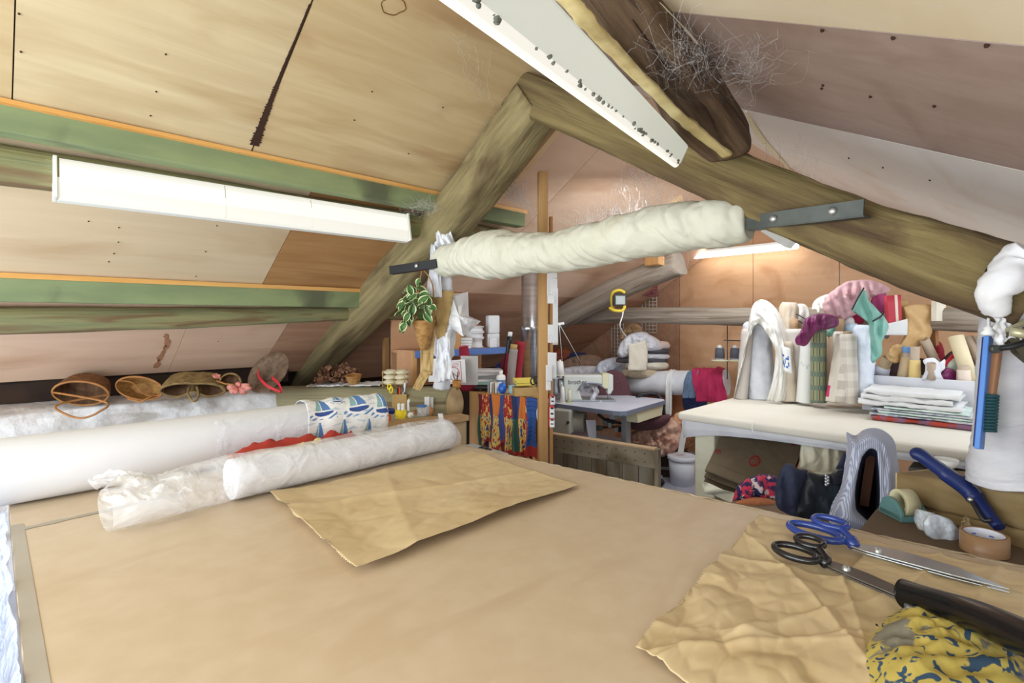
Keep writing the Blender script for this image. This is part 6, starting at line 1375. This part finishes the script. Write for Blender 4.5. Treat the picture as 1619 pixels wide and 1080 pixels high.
roll('stone and cream checked roll at the front of the fabric rolls', 1345, 638, 1340, 528, 26, chk, X=3.92, amp=.02, pat=chkpat, core=(12, 4))
roll('cream roll with tall bare core behind the checked flap', 1330, 636, 1328, 524, 22, chk[0], X=4.08, core=(12, 20))
q = MB(); q.sheet(lambda x, y: lerp(lerp(PX(1322, 528, 3.96), PX(1352, 532, 3.9), x), lerp(PX(1305, 634, 3.9), PX(1340, 638, 3.88), x), y)-V(.03, .01, 0)*math.sin(math.pi*x)*(1-.3*y)+V(.012, 0, 0)*fr(x*4, y*5), 24, 30, pat=lambda x, y: 3 if (x < .12 and .78 < y < .95) else (1 if (y*4.4) % 1 < .45 and x > .4 else 0))
tag(q.build('checked_flap', chk+[K('pink_patch', (206, 60, 110))], solid=.003), 'loose checked cloth flap hanging in front of the rolls', 'cloth')
roll('pale blue roll wrapped in film behind the checked roll', 1357, 632, 1345, 512, 24, K('pale_blue_cloth', (188, 210, 228), rough=.6), X=4.16)
roll('white capped roll behind the pale blue one', 1352, 630, 1340, 502, 20, whitep, X=4.24)
roll('fat roll in milky plastic at the right of the standing rolls', 1362, 634, 1368, 514, 34, poly_b, X=4.02, amp=.06, folds=.02)
roll('bare core end poking up behind the purple cloth', 1321, 634, 1319, 495, 11, K('cardboard'), X=4.3)
roll('slim core tube beside the beige gathered roll', 1262, 634, 1262, 508, 11, K('cardboard'), X=4.3)
# cloths over and behind the rolls
soft('purple_cloth', 'purple satin cloth crumpled on top of the green striped roll', 'cloth', [(1260, 545), (1257, 535), (1267, 522), (1271, 508), (1284, 498), (1304, 496), (1323, 502), (1326, 513), (1310, 521), (1296, 522), (1286, 530), (1275, 547)], 3.45, mat('purple_satin', (104, 30, 78), (126, 40, 94), rough=.45, scale=(7, 7, 7)), .05, .07, amp=.12, folds=.012)
soft('teal_scrap', 'teal scrap tucked beside the green striped roll', 'cloth', [(1306, 524), (1318, 514), (1326, 520), (1322, 530), (1308, 532)], 3.6, K('teal_cloth', (130, 182, 168), rough=.7), .03, .05, amp=.12)
pinkc = mat('dusty_pink_cloth', (208, 168, 172), (196, 152, 158), rough=.75, scale=(6, 6, 6)); tealc = mat('aqua_satin', (140, 192, 180), (122, 176, 164), rough=.5, scale=(6, 6, 6))
soft('white_garment', 'white cloth with dark piping hanging left of the pink heap', 'cloth', [(1248, 540), (1250, 490), (1262, 480), (1276, 484), (1282, 504), (1280, 540), (1264, 560)], 3.95, lwhite, .03, .05, amp=.07, folds=.01)
q = MB(); q.tube(smoothpath([PX(1249, 494, 4.2), PX(1262, 498, 4.18), PX(1275, 506, 4.18)], 5), .004, seg=6); q.tube(smoothpath([PX(1250, 503, 4.2), PX(1262, 507, 4.18), PX(1273, 514, 4.18)], 5), .004, seg=6); tag(q.build('dark_piping', black), 'two dark piping lines on the white garment', 'trim', kind='thing')
soft('cream_cloth', 'cream cloth at the left end of the pink fabric heap', 'cloth', [(1282, 500), (1286, 478), (1300, 468), (1316, 466), (1322, 490), (1314, 508), (1296, 512)], 3.95, lwhite, .05, .06, amp=.08, folds=.012)
soft('pink_cloth', 'dusty pink cloth heaped over the far beam above the rolls', 'cloth', [(1300, 480), (1312, 464), (1330, 450), (1350, 443), (1376, 443), (1400, 450), (1408, 460), (1392, 466), (1376, 472), (1366, 488), (1348, 500), (1328, 510), (1314, 506), (1304, 494)], 3.6, pinkc, .07, .08, amp=.14, folds=.02)
soft('crimson_scrap', 'crimson cloth under the pink heap', 'cloth', [(1334, 500), (1350, 492), (1366, 494), (1366, 510), (1346, 512)], 3.7, K('crimson_drape'), .03, .05, amp=.1)
soft('aqua_cloth', 'aqua satin cloth with dark edging hanging down in a long fold', 'cloth', [(1348, 492), (1354, 474), (1364, 456), (1370, 462), (1376, 478), (1388, 490), (1404, 510), (1402, 526), (1394, 540), (1394, 560), (1378, 574), (1376, 540), (1372, 510), (1360, 494)], 3.22, tealc, .04, .06, amp=.12, folds=.02)
q = MB(); q.tube(smoothpath([P(1366, 455, 3.17), P(1356, 472, 3.17), P(1347, 490, 3.17)], 6), .005, seg=6); q.tube(smoothpath([P(1398, 492, 3.17), P(1393, 500, 3.17), P(1380, 508, 3.16)], 6), .005, seg=6); tag(q.build('dark_edging', black), 'dark edging cord on the aqua satin cloth', 'trim', kind='thing')
soft('magenta_cloth', 'magenta cloth right of the aqua satin', 'cloth', [(1376, 476), (1384, 464), (1400, 460), (1400, 484), (1394, 496), (1382, 488)], 3.6, K('magenta_cloth_m', (176, 70, 124), rough=.7), .03, .05, amp=.08, folds=.01)
soft('patterned_cloth', 'blue and orange patterned cloth below the magenta one', 'cloth', [(1390, 500), (1402, 490), (1410, 520), (1402, 536), (1392, 524)], 3.55, mat('patchwork', (150, 178, 206), (196, 150, 130), rough=.8, scale=(26, 26, 26), lo=.45, hi=.55), .02, .04, amp=.08)
q = MB(); M_ = [P(u, v, 3.45) for u, v in ((1399, 468), (1422, 466), (1424, 524), (1404, 526))]
q.sheet(lambda x, y: lerp(lerp(M_[0], M_[1], x), lerp(M_[3], M_[2], x), y), 20, 4, pat=lambda x, y: 1 if .55 < x < .75 else 0); tag(q.build('red_folder', [K('folder_red', (196, 58, 76), rough=.6), K('folder_stripe', (236, 222, 200))], solid=.03), 'bright red folder with a cream stripe standing by the leather roll', 'folder')
q = MB(); q.sheet(lambda x, y: P(lerp(1390, 1433, x)-4*y*(1-x), lerp(516, 530, y)-12*x*(1-y), 3.42)+FWD*.01*math.sin(x*5), 10, 6); tag(q.build('white_sheet', paper_w, solid=.003), 'white card lying under the red folder', 'card')
q = MB(); q.bar(P(1427, 476, 3.5), P(1424, 512, 3.5), .02, .06, up=RIGHT); tag(q.build('card_offcut', card), 'brown card edge between folder and leather', 'card')
soft('leather_hide', 'tan leather hide hanging over the far beam', 'leather', [(1428, 484), (1450, 481), (1475, 484), (1476, 510), (1470, 536), (1452, 548), (1436, 556), (1424, 566), (1412, 562), (1420, 548), (1430, 530), (1432, 508)], 3.45, mat('tan_leather', (214, 176, 124), (202, 162, 108), rough=.55, scale=(4, 4, 4)), .05, .06, amp=.05, folds=.01, fold_n=5)
soft('leather_scraps', 'frilled tan leather scraps below the hanging hide', 'leather', [(1404, 552), (1418, 544), (1432, 552), (1426, 568), (1414, 574), (1402, 566)], 3.4, MATS['tan_leather'], .03, .05, amp=.2, fq=8)
q = MB(); q.box(P(1484, 492, 3.4), (.1, .03, .13), rz=-.4); tag(q.build('white_swatch', calb), 'small white swatch pinned on the beam by the leather', 'swatch')
q = MB(); q.bar(P(1476, 515, 3.5), P(1478, 560, 3.5), .05, .02, up=RIGHT); tag(q.build('card_offcut', K('orange_card', (196, 140, 96))), 'orange brown board behind the leaning tan tube', 'card')
# fabric bin behind the folded stack, with tubes
bin_m = mat('white_bin_board', (226, 226, 230), (218, 218, 224), rough=.6, scale=(3, 3, 3))
t = thing('fabric_bin', 'white fronted bin of tubes at the back of the padded table', 'bin', V(4.2, .3, .902))
q = MB(); q.box((4.1, .22, 1.018), (.02, 1.15, .232)); q.build('front_board', bin_m, parent=t, bevel=.002)
q = MB(); q.box((4.31, .22, 1.018), (.02, 1.15, .232)); q.build('back_board', bin_m, parent=t)
q = MB(); q.box((4.2, .795, 1.018), (.2, .02, .232)); q.build('end_board', bin_m, parent=t)
tube_m = K('grey_card_tube', (186, 166, 146), rough=.8); tanp = K('tan_paper', (206, 182, 146), rough=.75)
def ctube(lab, a, b, wpx, m, wrap=None, band=None):
    f = a[2]; r = wpx*f/FPX/2/1.15; A_, B_ = P(*a), P(*b); t = thing('cardboard_tube', lab, 'tube', A_)
    q = MB(); d = (B_-A_); L = d.length; q.lathe([(r, 0), (r, L), (r*.82, L), (r*.82, L-.06), (0, L-.06)], A_, 24, d); q.build('tube', m, parent=t)
    if wrap: q = MB(); q.tube([A_+d*.0, A_+d*.3, A_+d*wrap[1]], [r*1.5, r*1.3, r*1.12], seg=24, fn=lambda tt, an: 1+.14*fr(tt*3, math.cos(an)*2, math.sin(an)*2)); q.build('paper_wrap', wrap[0], parent=t)
    if band: q = MB(); q.lathe([(r*1.06, L*.82), (r*1.06, L*.99)], A_, 24, d, caps=False); q.build('tape_band', band, parent=t)
FB = 3.42
ctube('short tan tube tipped over the left of the white bin', (1392, 592, FB+.1), (1404, 566, FB+.05), 18, tanp, wrap=(K('lilac_white', (222, 226, 240), rough=.6), .45))
ctube('tube with blue tape band standing in the bin', (1428, 604, FB-.05), (1435, 548, FB-.05), 15, tube_m, wrap=(tanp, .7), band=K('blue_band', (110, 150, 200)))
ctube('tube in yellow wrapping standing in the bin', (1446, 604, FB-.12), (1447, 548, FB-.12), 14, tube_m, wrap=(K('pale_yellow_wrap', (224, 194, 128), rough=.7), .62))
ctube('bare tan tube leaning left above the plastic bag', (1482, 580, FB), (1461, 536, FB-.02), 16, tube_m)
ctube('fat cream tube leaning left at the right of the bin', (1538, 612, 3.2), (1511, 532, 3.3), 24, K('cream_tube', (222, 208, 172), rough=.8))
ctube('grey tube leaning left behind the fat cream tube', (1556, 580, 3.25), (1530, 534, 3.35), 17, tube_m)
ctube('grey tube at the far right behind the blue bar', (1575, 580, 3.2), (1548, 532, 3.3), 17, tube_m)
ctube('short wrapped tube standing low at the right of the bin', (1524, 612, 3.2), (1523, 578, 3.2), 17, tube_m, wrap=(K('cream_wrap', (224, 206, 190), rough=.7), .8))
ctube('small brown tube at the left end of the bin', (1381, 600, FB+.15), (1379, 578, FB+.15), 12, K('brown_tube', (160, 116, 80)))
soft('carrier_bag', 'crumpled white plastic bag around a tube in the bin', 'bag', [(1458, 602), (1462, 580), (1458, 570), (1474, 566), (1486, 572), (1494, 568), (1494, 582), (1488, 590), (1492, 604)], 3.24, greyw, .05, .06, amp=.14, folds=.012)
ctube('tube mouth sunk in the crumpled white bag', (1472, 600, 3.2), (1473, 574, 3.18), 13, tube_m)
soft('purple_scrap', 'dark purple cloth between the white bag and the short tube', 'cloth', [(1486, 596), (1496, 582), (1512, 588), (1516, 604), (1496, 606)], 3.26, MATS['purple_satin'], .03, .05, amp=.08)
q = MB(); q.sheet(lambda x, y: P(lerp(1494, 1512, x), lerp(572, 553, x*(1-y))+8*y, 3.3)+FWD*.02*x*y, 6, 6); tag(q.build('red_paper', K('bright_red', (200, 48, 52)), solid=.002), 'red paper sticking up between the tubes', 'paper')
soft('mint_paper', 'pale mint paper scrunched behind the short tube', 'paper', [(1494, 578), (1508, 564), (1520, 570), (1516, 586), (1500, 590)], 3.32, K('mint_paper_m', (206, 222, 208), rough=.7), .03, .04, amp=.1)
soft('dark_red_cloth', 'dark red cloth stuffed behind the leaning tan tube', 'cloth', [(1474, 556), (1480, 538), (1490, 545), (1494, 566), (1484, 572)], 3.5, MATS['dark_red_cloth'], .03, .05, amp=.1)
soft('brown_cloth', 'dark brown cloth wedged under the rafters at the back of the bin', 'cloth', [(1400, 600), (1400, 574), (1424, 560), (1480, 570), (1510, 552), (1545, 550), (1550, 604)], 3.5, K('dark_cloth', (64, 48, 46), rough=.95), .03, .06, amp=.1)
# stack of folded fabric in front of the bin
wh1 = mat('folded_white', (232, 232, 232), (222, 222, 224), rough=.85, scale=(5, 5, 5))
mint = mat('mint_print', (200, 222, 212), (226, 232, 230), rough=.85, scale=(22, 22, 22), lo=.45, hi=.6); pr = mat('grey_print', (200, 200, 206), (150, 160, 176), rough=.85, scale=(22, 22, 22), lo=.5, hi=.58); rdp = mat('red_print_cloth', (178, 70, 56), (136, 96, 120), rough=.85, scale=(16, 16, 5), lo=.5, hi=.56)
lays = [(rdp, .03, .0, 'red patterned folded cloth at the bottom of the table stack'), (pr, .016, -.02, 'grey printed folded cloth second in the table stack'), (mint, .014, .05, 'mint printed folded cloth third in the table stack'), (pr, .014, .0, 'grey printed folded cloth fourth in the table stack'), (mint, .014, .1, 'mint printed folded cloth fifth in the table stack'), (wh1, .03, .02, 'white folded sheet sixth in the table stack'), (wh1, .034, .06, 'white folded sheet seventh in the table stack'), (wh1, .03, .03, 'white folded sheet on top of the table stack')]
z = .902
for i, (m, h, dy, lab) in enumerate(lays):
    y0, y1 = (.75-.015*(i-5), .25+dy) if i > 4 else (.68-dy*.6, .19+dy*.5)
    q = MB()
    def fold(x, y):
        a = 2*math.pi*y; Y = lerp(y0, y1, x); c_, s_ = math.cos(a), math.sin(a)
        w_ = .17*(1+.05*fr(x*3, i*3.)); e = .012*fr(x*6, i*5., c_, 4)
        sq = lambda k: math.copysign(abs(k)**.35, k)
        return V(3.88+sq(c_)*w_+e, Y+.02*fr(c_*2, i*2., s_), z+h/2+sq(s_)*h*.48*(1+.5*fr(x*4, i, c_*.5))+(.008*fr(x*5, c_*2, i)*(i > 4)))
    q.sheet(fold, 40, 24)
    q.bm.verts.ensure_lookup_table()
    z += h; tag(q.build('folded_fabric', m), lab, 'fabric', 'folded fabrics on the padded table')
# ================================================================ shears on the brown paper
blade_m = mat('polished_blade', (206, 210, 214), (180, 186, 192), rough=.25, metal=.85, scale=(3, 3, 3))
blade_d = mat('dull_blade', (124, 118, 112), (98, 92, 88), rough=.35, metal=.7, scale=(8, 8, 8))
enam_b = mat('blue_enamel', (36, 62, 140), (42, 70, 150), rough=.22, coat=.5, scale=(3, 3, 3)); enam_k = K('black_enamel', (24, 24, 28), rough=.2, coat=.5)
def shears(lab, hpx, ppx, tpx, z, em, bm, wid, nm='fabric_shears', big=1.):
    H, Pv, T_ = PZ(*hpx, z), PZ(*ppx, z), PZ(*tpx, z)
    d = (T_-Pv).normalized(); s = UP.cross(d); L = (T_-Pv).length
    t = thing(nm, lab, 'scissors', Pv)
    def pt(a, b, c=0): return Pv+d*a+s*b+UP*c
    for k, (off, zz) in enumerate(((0, .004), (.004, -.004))):
        pr = [(-.055, -.012), (-.02, -.019), (.03, -.018), (L*.6, -.012), (L, 0), (L*.6, wid*.9), (.03, wid), (-.01, wid*.8), (-.055, .010)]
        q = MB(); q.prism([pt(a, b*(.9 if k else 1)+off, zz-.002) for a, b in pr], UP*.004); q.build('blade', bm, parent=t, bevel=.0012)
    q = MB(); q.lathe([(.009, -.012), (.009, .008), (.006, .014), (0, .015)], Pv, 16); q.build('pivot_screw', bolt_m, parent=t)
    # handles as built from the picture plane of the table
    hd = (H-Pv); hl = hd.length; hd = hd.normalized(); hs = UP.cross(hd)
    def hp(a, b, c): return Pv+hd*a+hs*b+UP*c
    def loop(c0, a_, b_, rad, zc, tilt, name):
        q = MB(); n = 28
        q.tube([hp(c0+a_*math.cos(i*2*math.pi/n), tilt+b_*math.sin(i*2*math.pi/n), zc-.004*math.sin(i*2*math.pi/n)) for i in range(n)], rad, seg=12, closed=True); return q
    q = loop(hl*.68, hl*.32, .026*big, .0085*big, .012, .012, 0); q.tube(smoothpath([hp(hl*.44, .004, .012), hp(hl*.3, .0, .008), hp(.05, -.002, .004)], 6), [.010*big]*6+[.014*big]*6+[.011*big], seg=12); q.build('large_handle', em, parent=t)
    q = loop(hl*.60, hl*.2, .02*big, .0075*big, .03, -.036*big, 0); q.tube(smoothpath([hp(hl*.46, -.026*big, .026), hp(hl*.3, -.008, .012), hp(.05, .002, .0)], 6), [.010*big]*6+[.013*big]*6+[.011*big], seg=12); q.build('small_handle', em, parent=t)
    return t
shears('big dressmaking shears with blue handles lying on the brown paper', (1252, 834), (1388, 876), (1597, 936), TZ+.03, enam_b, blade_m, .05, big=1.1)
shears('dressmaking shears with black handles partly under the thick black handle', (1229, 868), (1338, 905), (1500, 978), TZ+.026, enam_k, blade_d, .03)
# thick black handle with steel ring
t = thing('cutting_tool', 'tool with a thick glossy black handle lying on the patterned cloth', 'tool', P(1520, 985, .95))
hp_ = smoothpath([P(1424, 938, 1.03), P(1434, 940, 1.02), P(1470, 949, .97), P(1530, 970, .9), P(1590, 995, .82), P(1660, 1028, .74)], 10); n = len(hp_)
q = MB(); q.tube(hp_, [.017+.011*min(1, (i/7)**.6)+(-.005*math.exp(-((i-20)/9)**2))-.001*(i/n) for i in range(n)], seg=28); q.build('handle', K('gloss_black', (14, 14, 17), rough=.22, spec=.3), parent=t)
q = MB(); q.tube([P(1448+17*math.cos(i*.3927), 974+17*math.sin(i*.3927), 1.0-.015*math.sin(i*.3927)) for i in range(16)], .006, seg=10, closed=True, flat=1.6); q.build('steel_ring', blade_m, parent=t)
q = MB(); q.tube([P(1440, 955, 1.0), P(1446, 985, .98)], .012, seg=14); q.build('ferrule', blade_m, parent=t)
q = MB(); q.blob(P(1480, 985, .95), (.014, .014, .012), .1); q.build('dark_knob', K('brown_knob', (60, 36, 30), rough=.3), parent=t)
# patterned cloth under it
yn = mat('yellow_scroll_cloth', (186, 166, 84), (50, 74, 98), rough=.9, scale=(19, 19, 19), detail=1, lo=.56, hi=.59, c3=(126, 120, 104), scale3=(13, 13, 13), lo3=.58, hi3=.61, dist=3.2, bump=.2)
cl = [(1358, 1045), (1372, 1012), (1392, 985), (1416, 966), (1440, 958), (1470, 975), (1500, 985), (1545, 998), (1590, 1020), (1640, 1060), (1700, 1140), (1600, 1200), (1480, 1200), (1400, 1130), (1370, 1075)]
base = [PZ(u, v+10, TZ+.004) for u, v in cl]; bp = smoothpath(base+[base[0]], 6)[:-1]; nb = len(bp); cb = sum(bp, Vector())/nb
q = MB()
def mound(x, y):
    e = bp[int(round(x*nb)) % nb]; p = lerp(cb, e, y); h_ = .062*(1-y**2.2)**.6
    cr = .016*math.sin(14*(p.x+p.y)*9+3*fr(p.x*9, p.y*9))+.05*fr(p.x*14, p.y*14, 2, 4)
    return p+UP*(h_*(1+cr*3)+.010*fr(p.x*20, p.y*20, 1)*(1-y*.6))
q.sheet(mound, nb, 40, wrapu=True); tag(q.build('patterned_cloth', yn), 'yellow cloth with navy scroll pattern bunched at the lower right corner', 'cloth')
for k, (u, v) in enumerate(((1386, 988), (1392, 1003))):
    a = P(u, v, .98); b_ = a+V(.008, -.02, -.022); q = MB(); q.tube([a, b_], .0007, seg=5); q.blob(a, .0022, 0, nu=8, nv=6); tag(q.build('dressmaking_pin', black_iron), ('upper', 'lower')[k]+' pin stuck in the yellow patterned cloth', 'pin')
# ---- plastic, and a dark box added for the shaded void, at the left end of the cutting table
q = MB(); q.sheet(lambda x, y: V(.036-.05*y-.02*abs(fr(x*7, y*4)), lerp(.75, 2.3, x), TZ+.003-.5*y*(.5+.5*abs(fr(x*4, 3)))+.006*fr(x*20, y*2)), 70, 24); tag(q.build('plastic_cover', film('bluish_film', c=(206, 216, 240), a=.5), solid=.001), 'bluish torn plastic sheet hanging off the left table edge', 'plastic')
q = MB(); q.box((-.42, 1.7, .34), (.62, 1.5, .68)); tag(q.build('dark_void_box', K('void_dark', (44, 34, 46), rough=.6), bevel=.01), 'dark box added for the shade beside the left end of the cutting table', 'chest')
# ================================================================ cobwebs
web = mat('cobweb_silk', (232, 228, 228), rough=.9, alpha=.22)
webm = film('cobweb_haze', c=(232, 228, 228), a=.06, rough=.9)
def cobweb(lab, pts, n, sag, seed, r=.0009, haze=None):
    rnd = random.Random(seed); q = MB()
    A = [Vector(p) for p in pts]
    def rp():
        i, j = rnd.sample(range(len(A)), 2); k = rnd.random(); return lerp(lerp(A[i], A[j], k), A[rnd.randrange(len(A))], rnd.random()*.5)+V(rnd.gauss(0, .03), rnd.gauss(0, .03), rnd.gauss(0, .03))
    r *= .75
    for i in range(int(n*1.7)):
        a, b = rp(), rp(); L = (b-a).length
        if L > .5: b = a+(b-a)*(.5/L)*rnd.random()
        m = [lerp(a, b, t/6)-UP*sag*math.sin(math.pi*t/6)*L+V(rnd.gauss(0, .009), rnd.gauss(0, .009), rnd.gauss(0, .009)) for t in range(7)]
        q.tube(m, r*rnd.choice((.6, .8, 1, 1.6)), seg=3, caps=False)
    return tag(q.build('cobweb', web), lab, 'cobweb', kind='stuff')
cobweb('dense cobweb behind the timber post above the wrapped pole', [PL(790, 290, .05), PL(815, 320, .06), PL(850, 335, .08), PL(825, 285, .03), PL(800, 265, .03)], 130, .15, 1)
cobweb('long cobweb strung over the wrapped pole to the great beam', [PL(850, 345, .1), PL(900, 340, .08), PL(960, 345, .08), PL(1000, 320, .06), P(1040, 300, 2.3), P(1075, 320, 2.2), P(1100, 310, 2.1)], 150, .2, 2)
cobweb('fine cobweb under the ridge beside the great beam', [PL(985, 260, .04), PL(1010, 270, .05), P(1040, 275, 2.3), P(1075, 310, 2.15), PL(960, 300, .04)], 70, .1, 3, .0007)
cobweb('cobweb hanging on the curved brown beam at the top', [P(1000, 10, 1.0), P(1040, 60, 1.12), P(1090, 120, 1.3), P(1060, 20, 1.1), P(1120, 90, 1.4), P(1150, 40, 1.3), P(1130, 170, 1.5)], 48, .12, 4, .0005)
cobweb('cobweb across the dark ceiling panel by the curved beam', [PR(1120, 40, .02), PR(1180, 80, .02), PR(1230, 120, .02), PR(1160, 130, .03), PR(1250, 60, .01), P(1130, 110, 1.5)], 55, .1, 5, .0005)
cobweb('faint cobweb on the white panel next to the great beam', [PR(1230, 210, .02), PR(1290, 250, .02), PR(1310, 280, .02), P(1220, 240, 1.8)], 26, .1, 6, .0005)
cobweb('long stray cobweb thread hanging from the ceiling left of the middle lamp', [PL(690, 30, .02), PL(740, 70, .04), PL(765, 120, .05), PL(765, 190, .06), PL(770, 90, .03)], 16, .1, 7, .0006)
cobweb('dusty cobweb where the long lamp meets the rafter', [P(655, 330, 2.9), P(690, 330, 2.9), P(680, 310, 2.95), P(640, 322, 2.9)], 50, .2, 8, .0007)
# ================================================================ repeats share a group
GROUPS = {'cardboard_tube': 'cardboard tubes standing in the white bin', 'pinned_paper': 'papers pinned on the timber post', 'wicker_basket': 'wicker baskets on the ledge and log',
          'thread_cone': 'thread cones', 'leaning_roll': 'rolls leaning beside the flue pipe', 'kraft_paper_sheet': 'brown paper sheets on the cutting table', 'cobweb': 'cobwebs in the roof',
          'ribbon_reel': 'white reels on the shelf', 'paper_stack': 'white papers on the shelf', 'white_carton': 'white packs on the shelf', 'magazine': 'books piled on the counter',
          'pocket_book': 'little books at the counter edge', 'fabric_shears': 'shears on the brown paper', 'fluorescent_lamp': 'fluorescent lamps', 'steel_strap': 'steel straps on the roof truss',
          'wire_grid': 'white wire grids on the gable wall', 'black_tray': 'black trays on the counter', 'dressmaking_pin': 'pins in the patterned cloth', 'card_packet': 'card packets on the bench'}
for o in list(COL.objects):
    if o.parent is None and o.get('category') and not o.get('group'):
        b = o.name.split('.')[0]
        if b == 'fabric_roll' and o.location.z > .85 and o.location.x > 3.8 and o.location.y < 1.9: o['group'] = 'fabric rolls standing on the padded table'
        elif b == 'folded_fabric': o['group'] = 'folded fabrics stacked in the far bay'
        elif b in GROUPS: o['group'] = GROUPS[b]
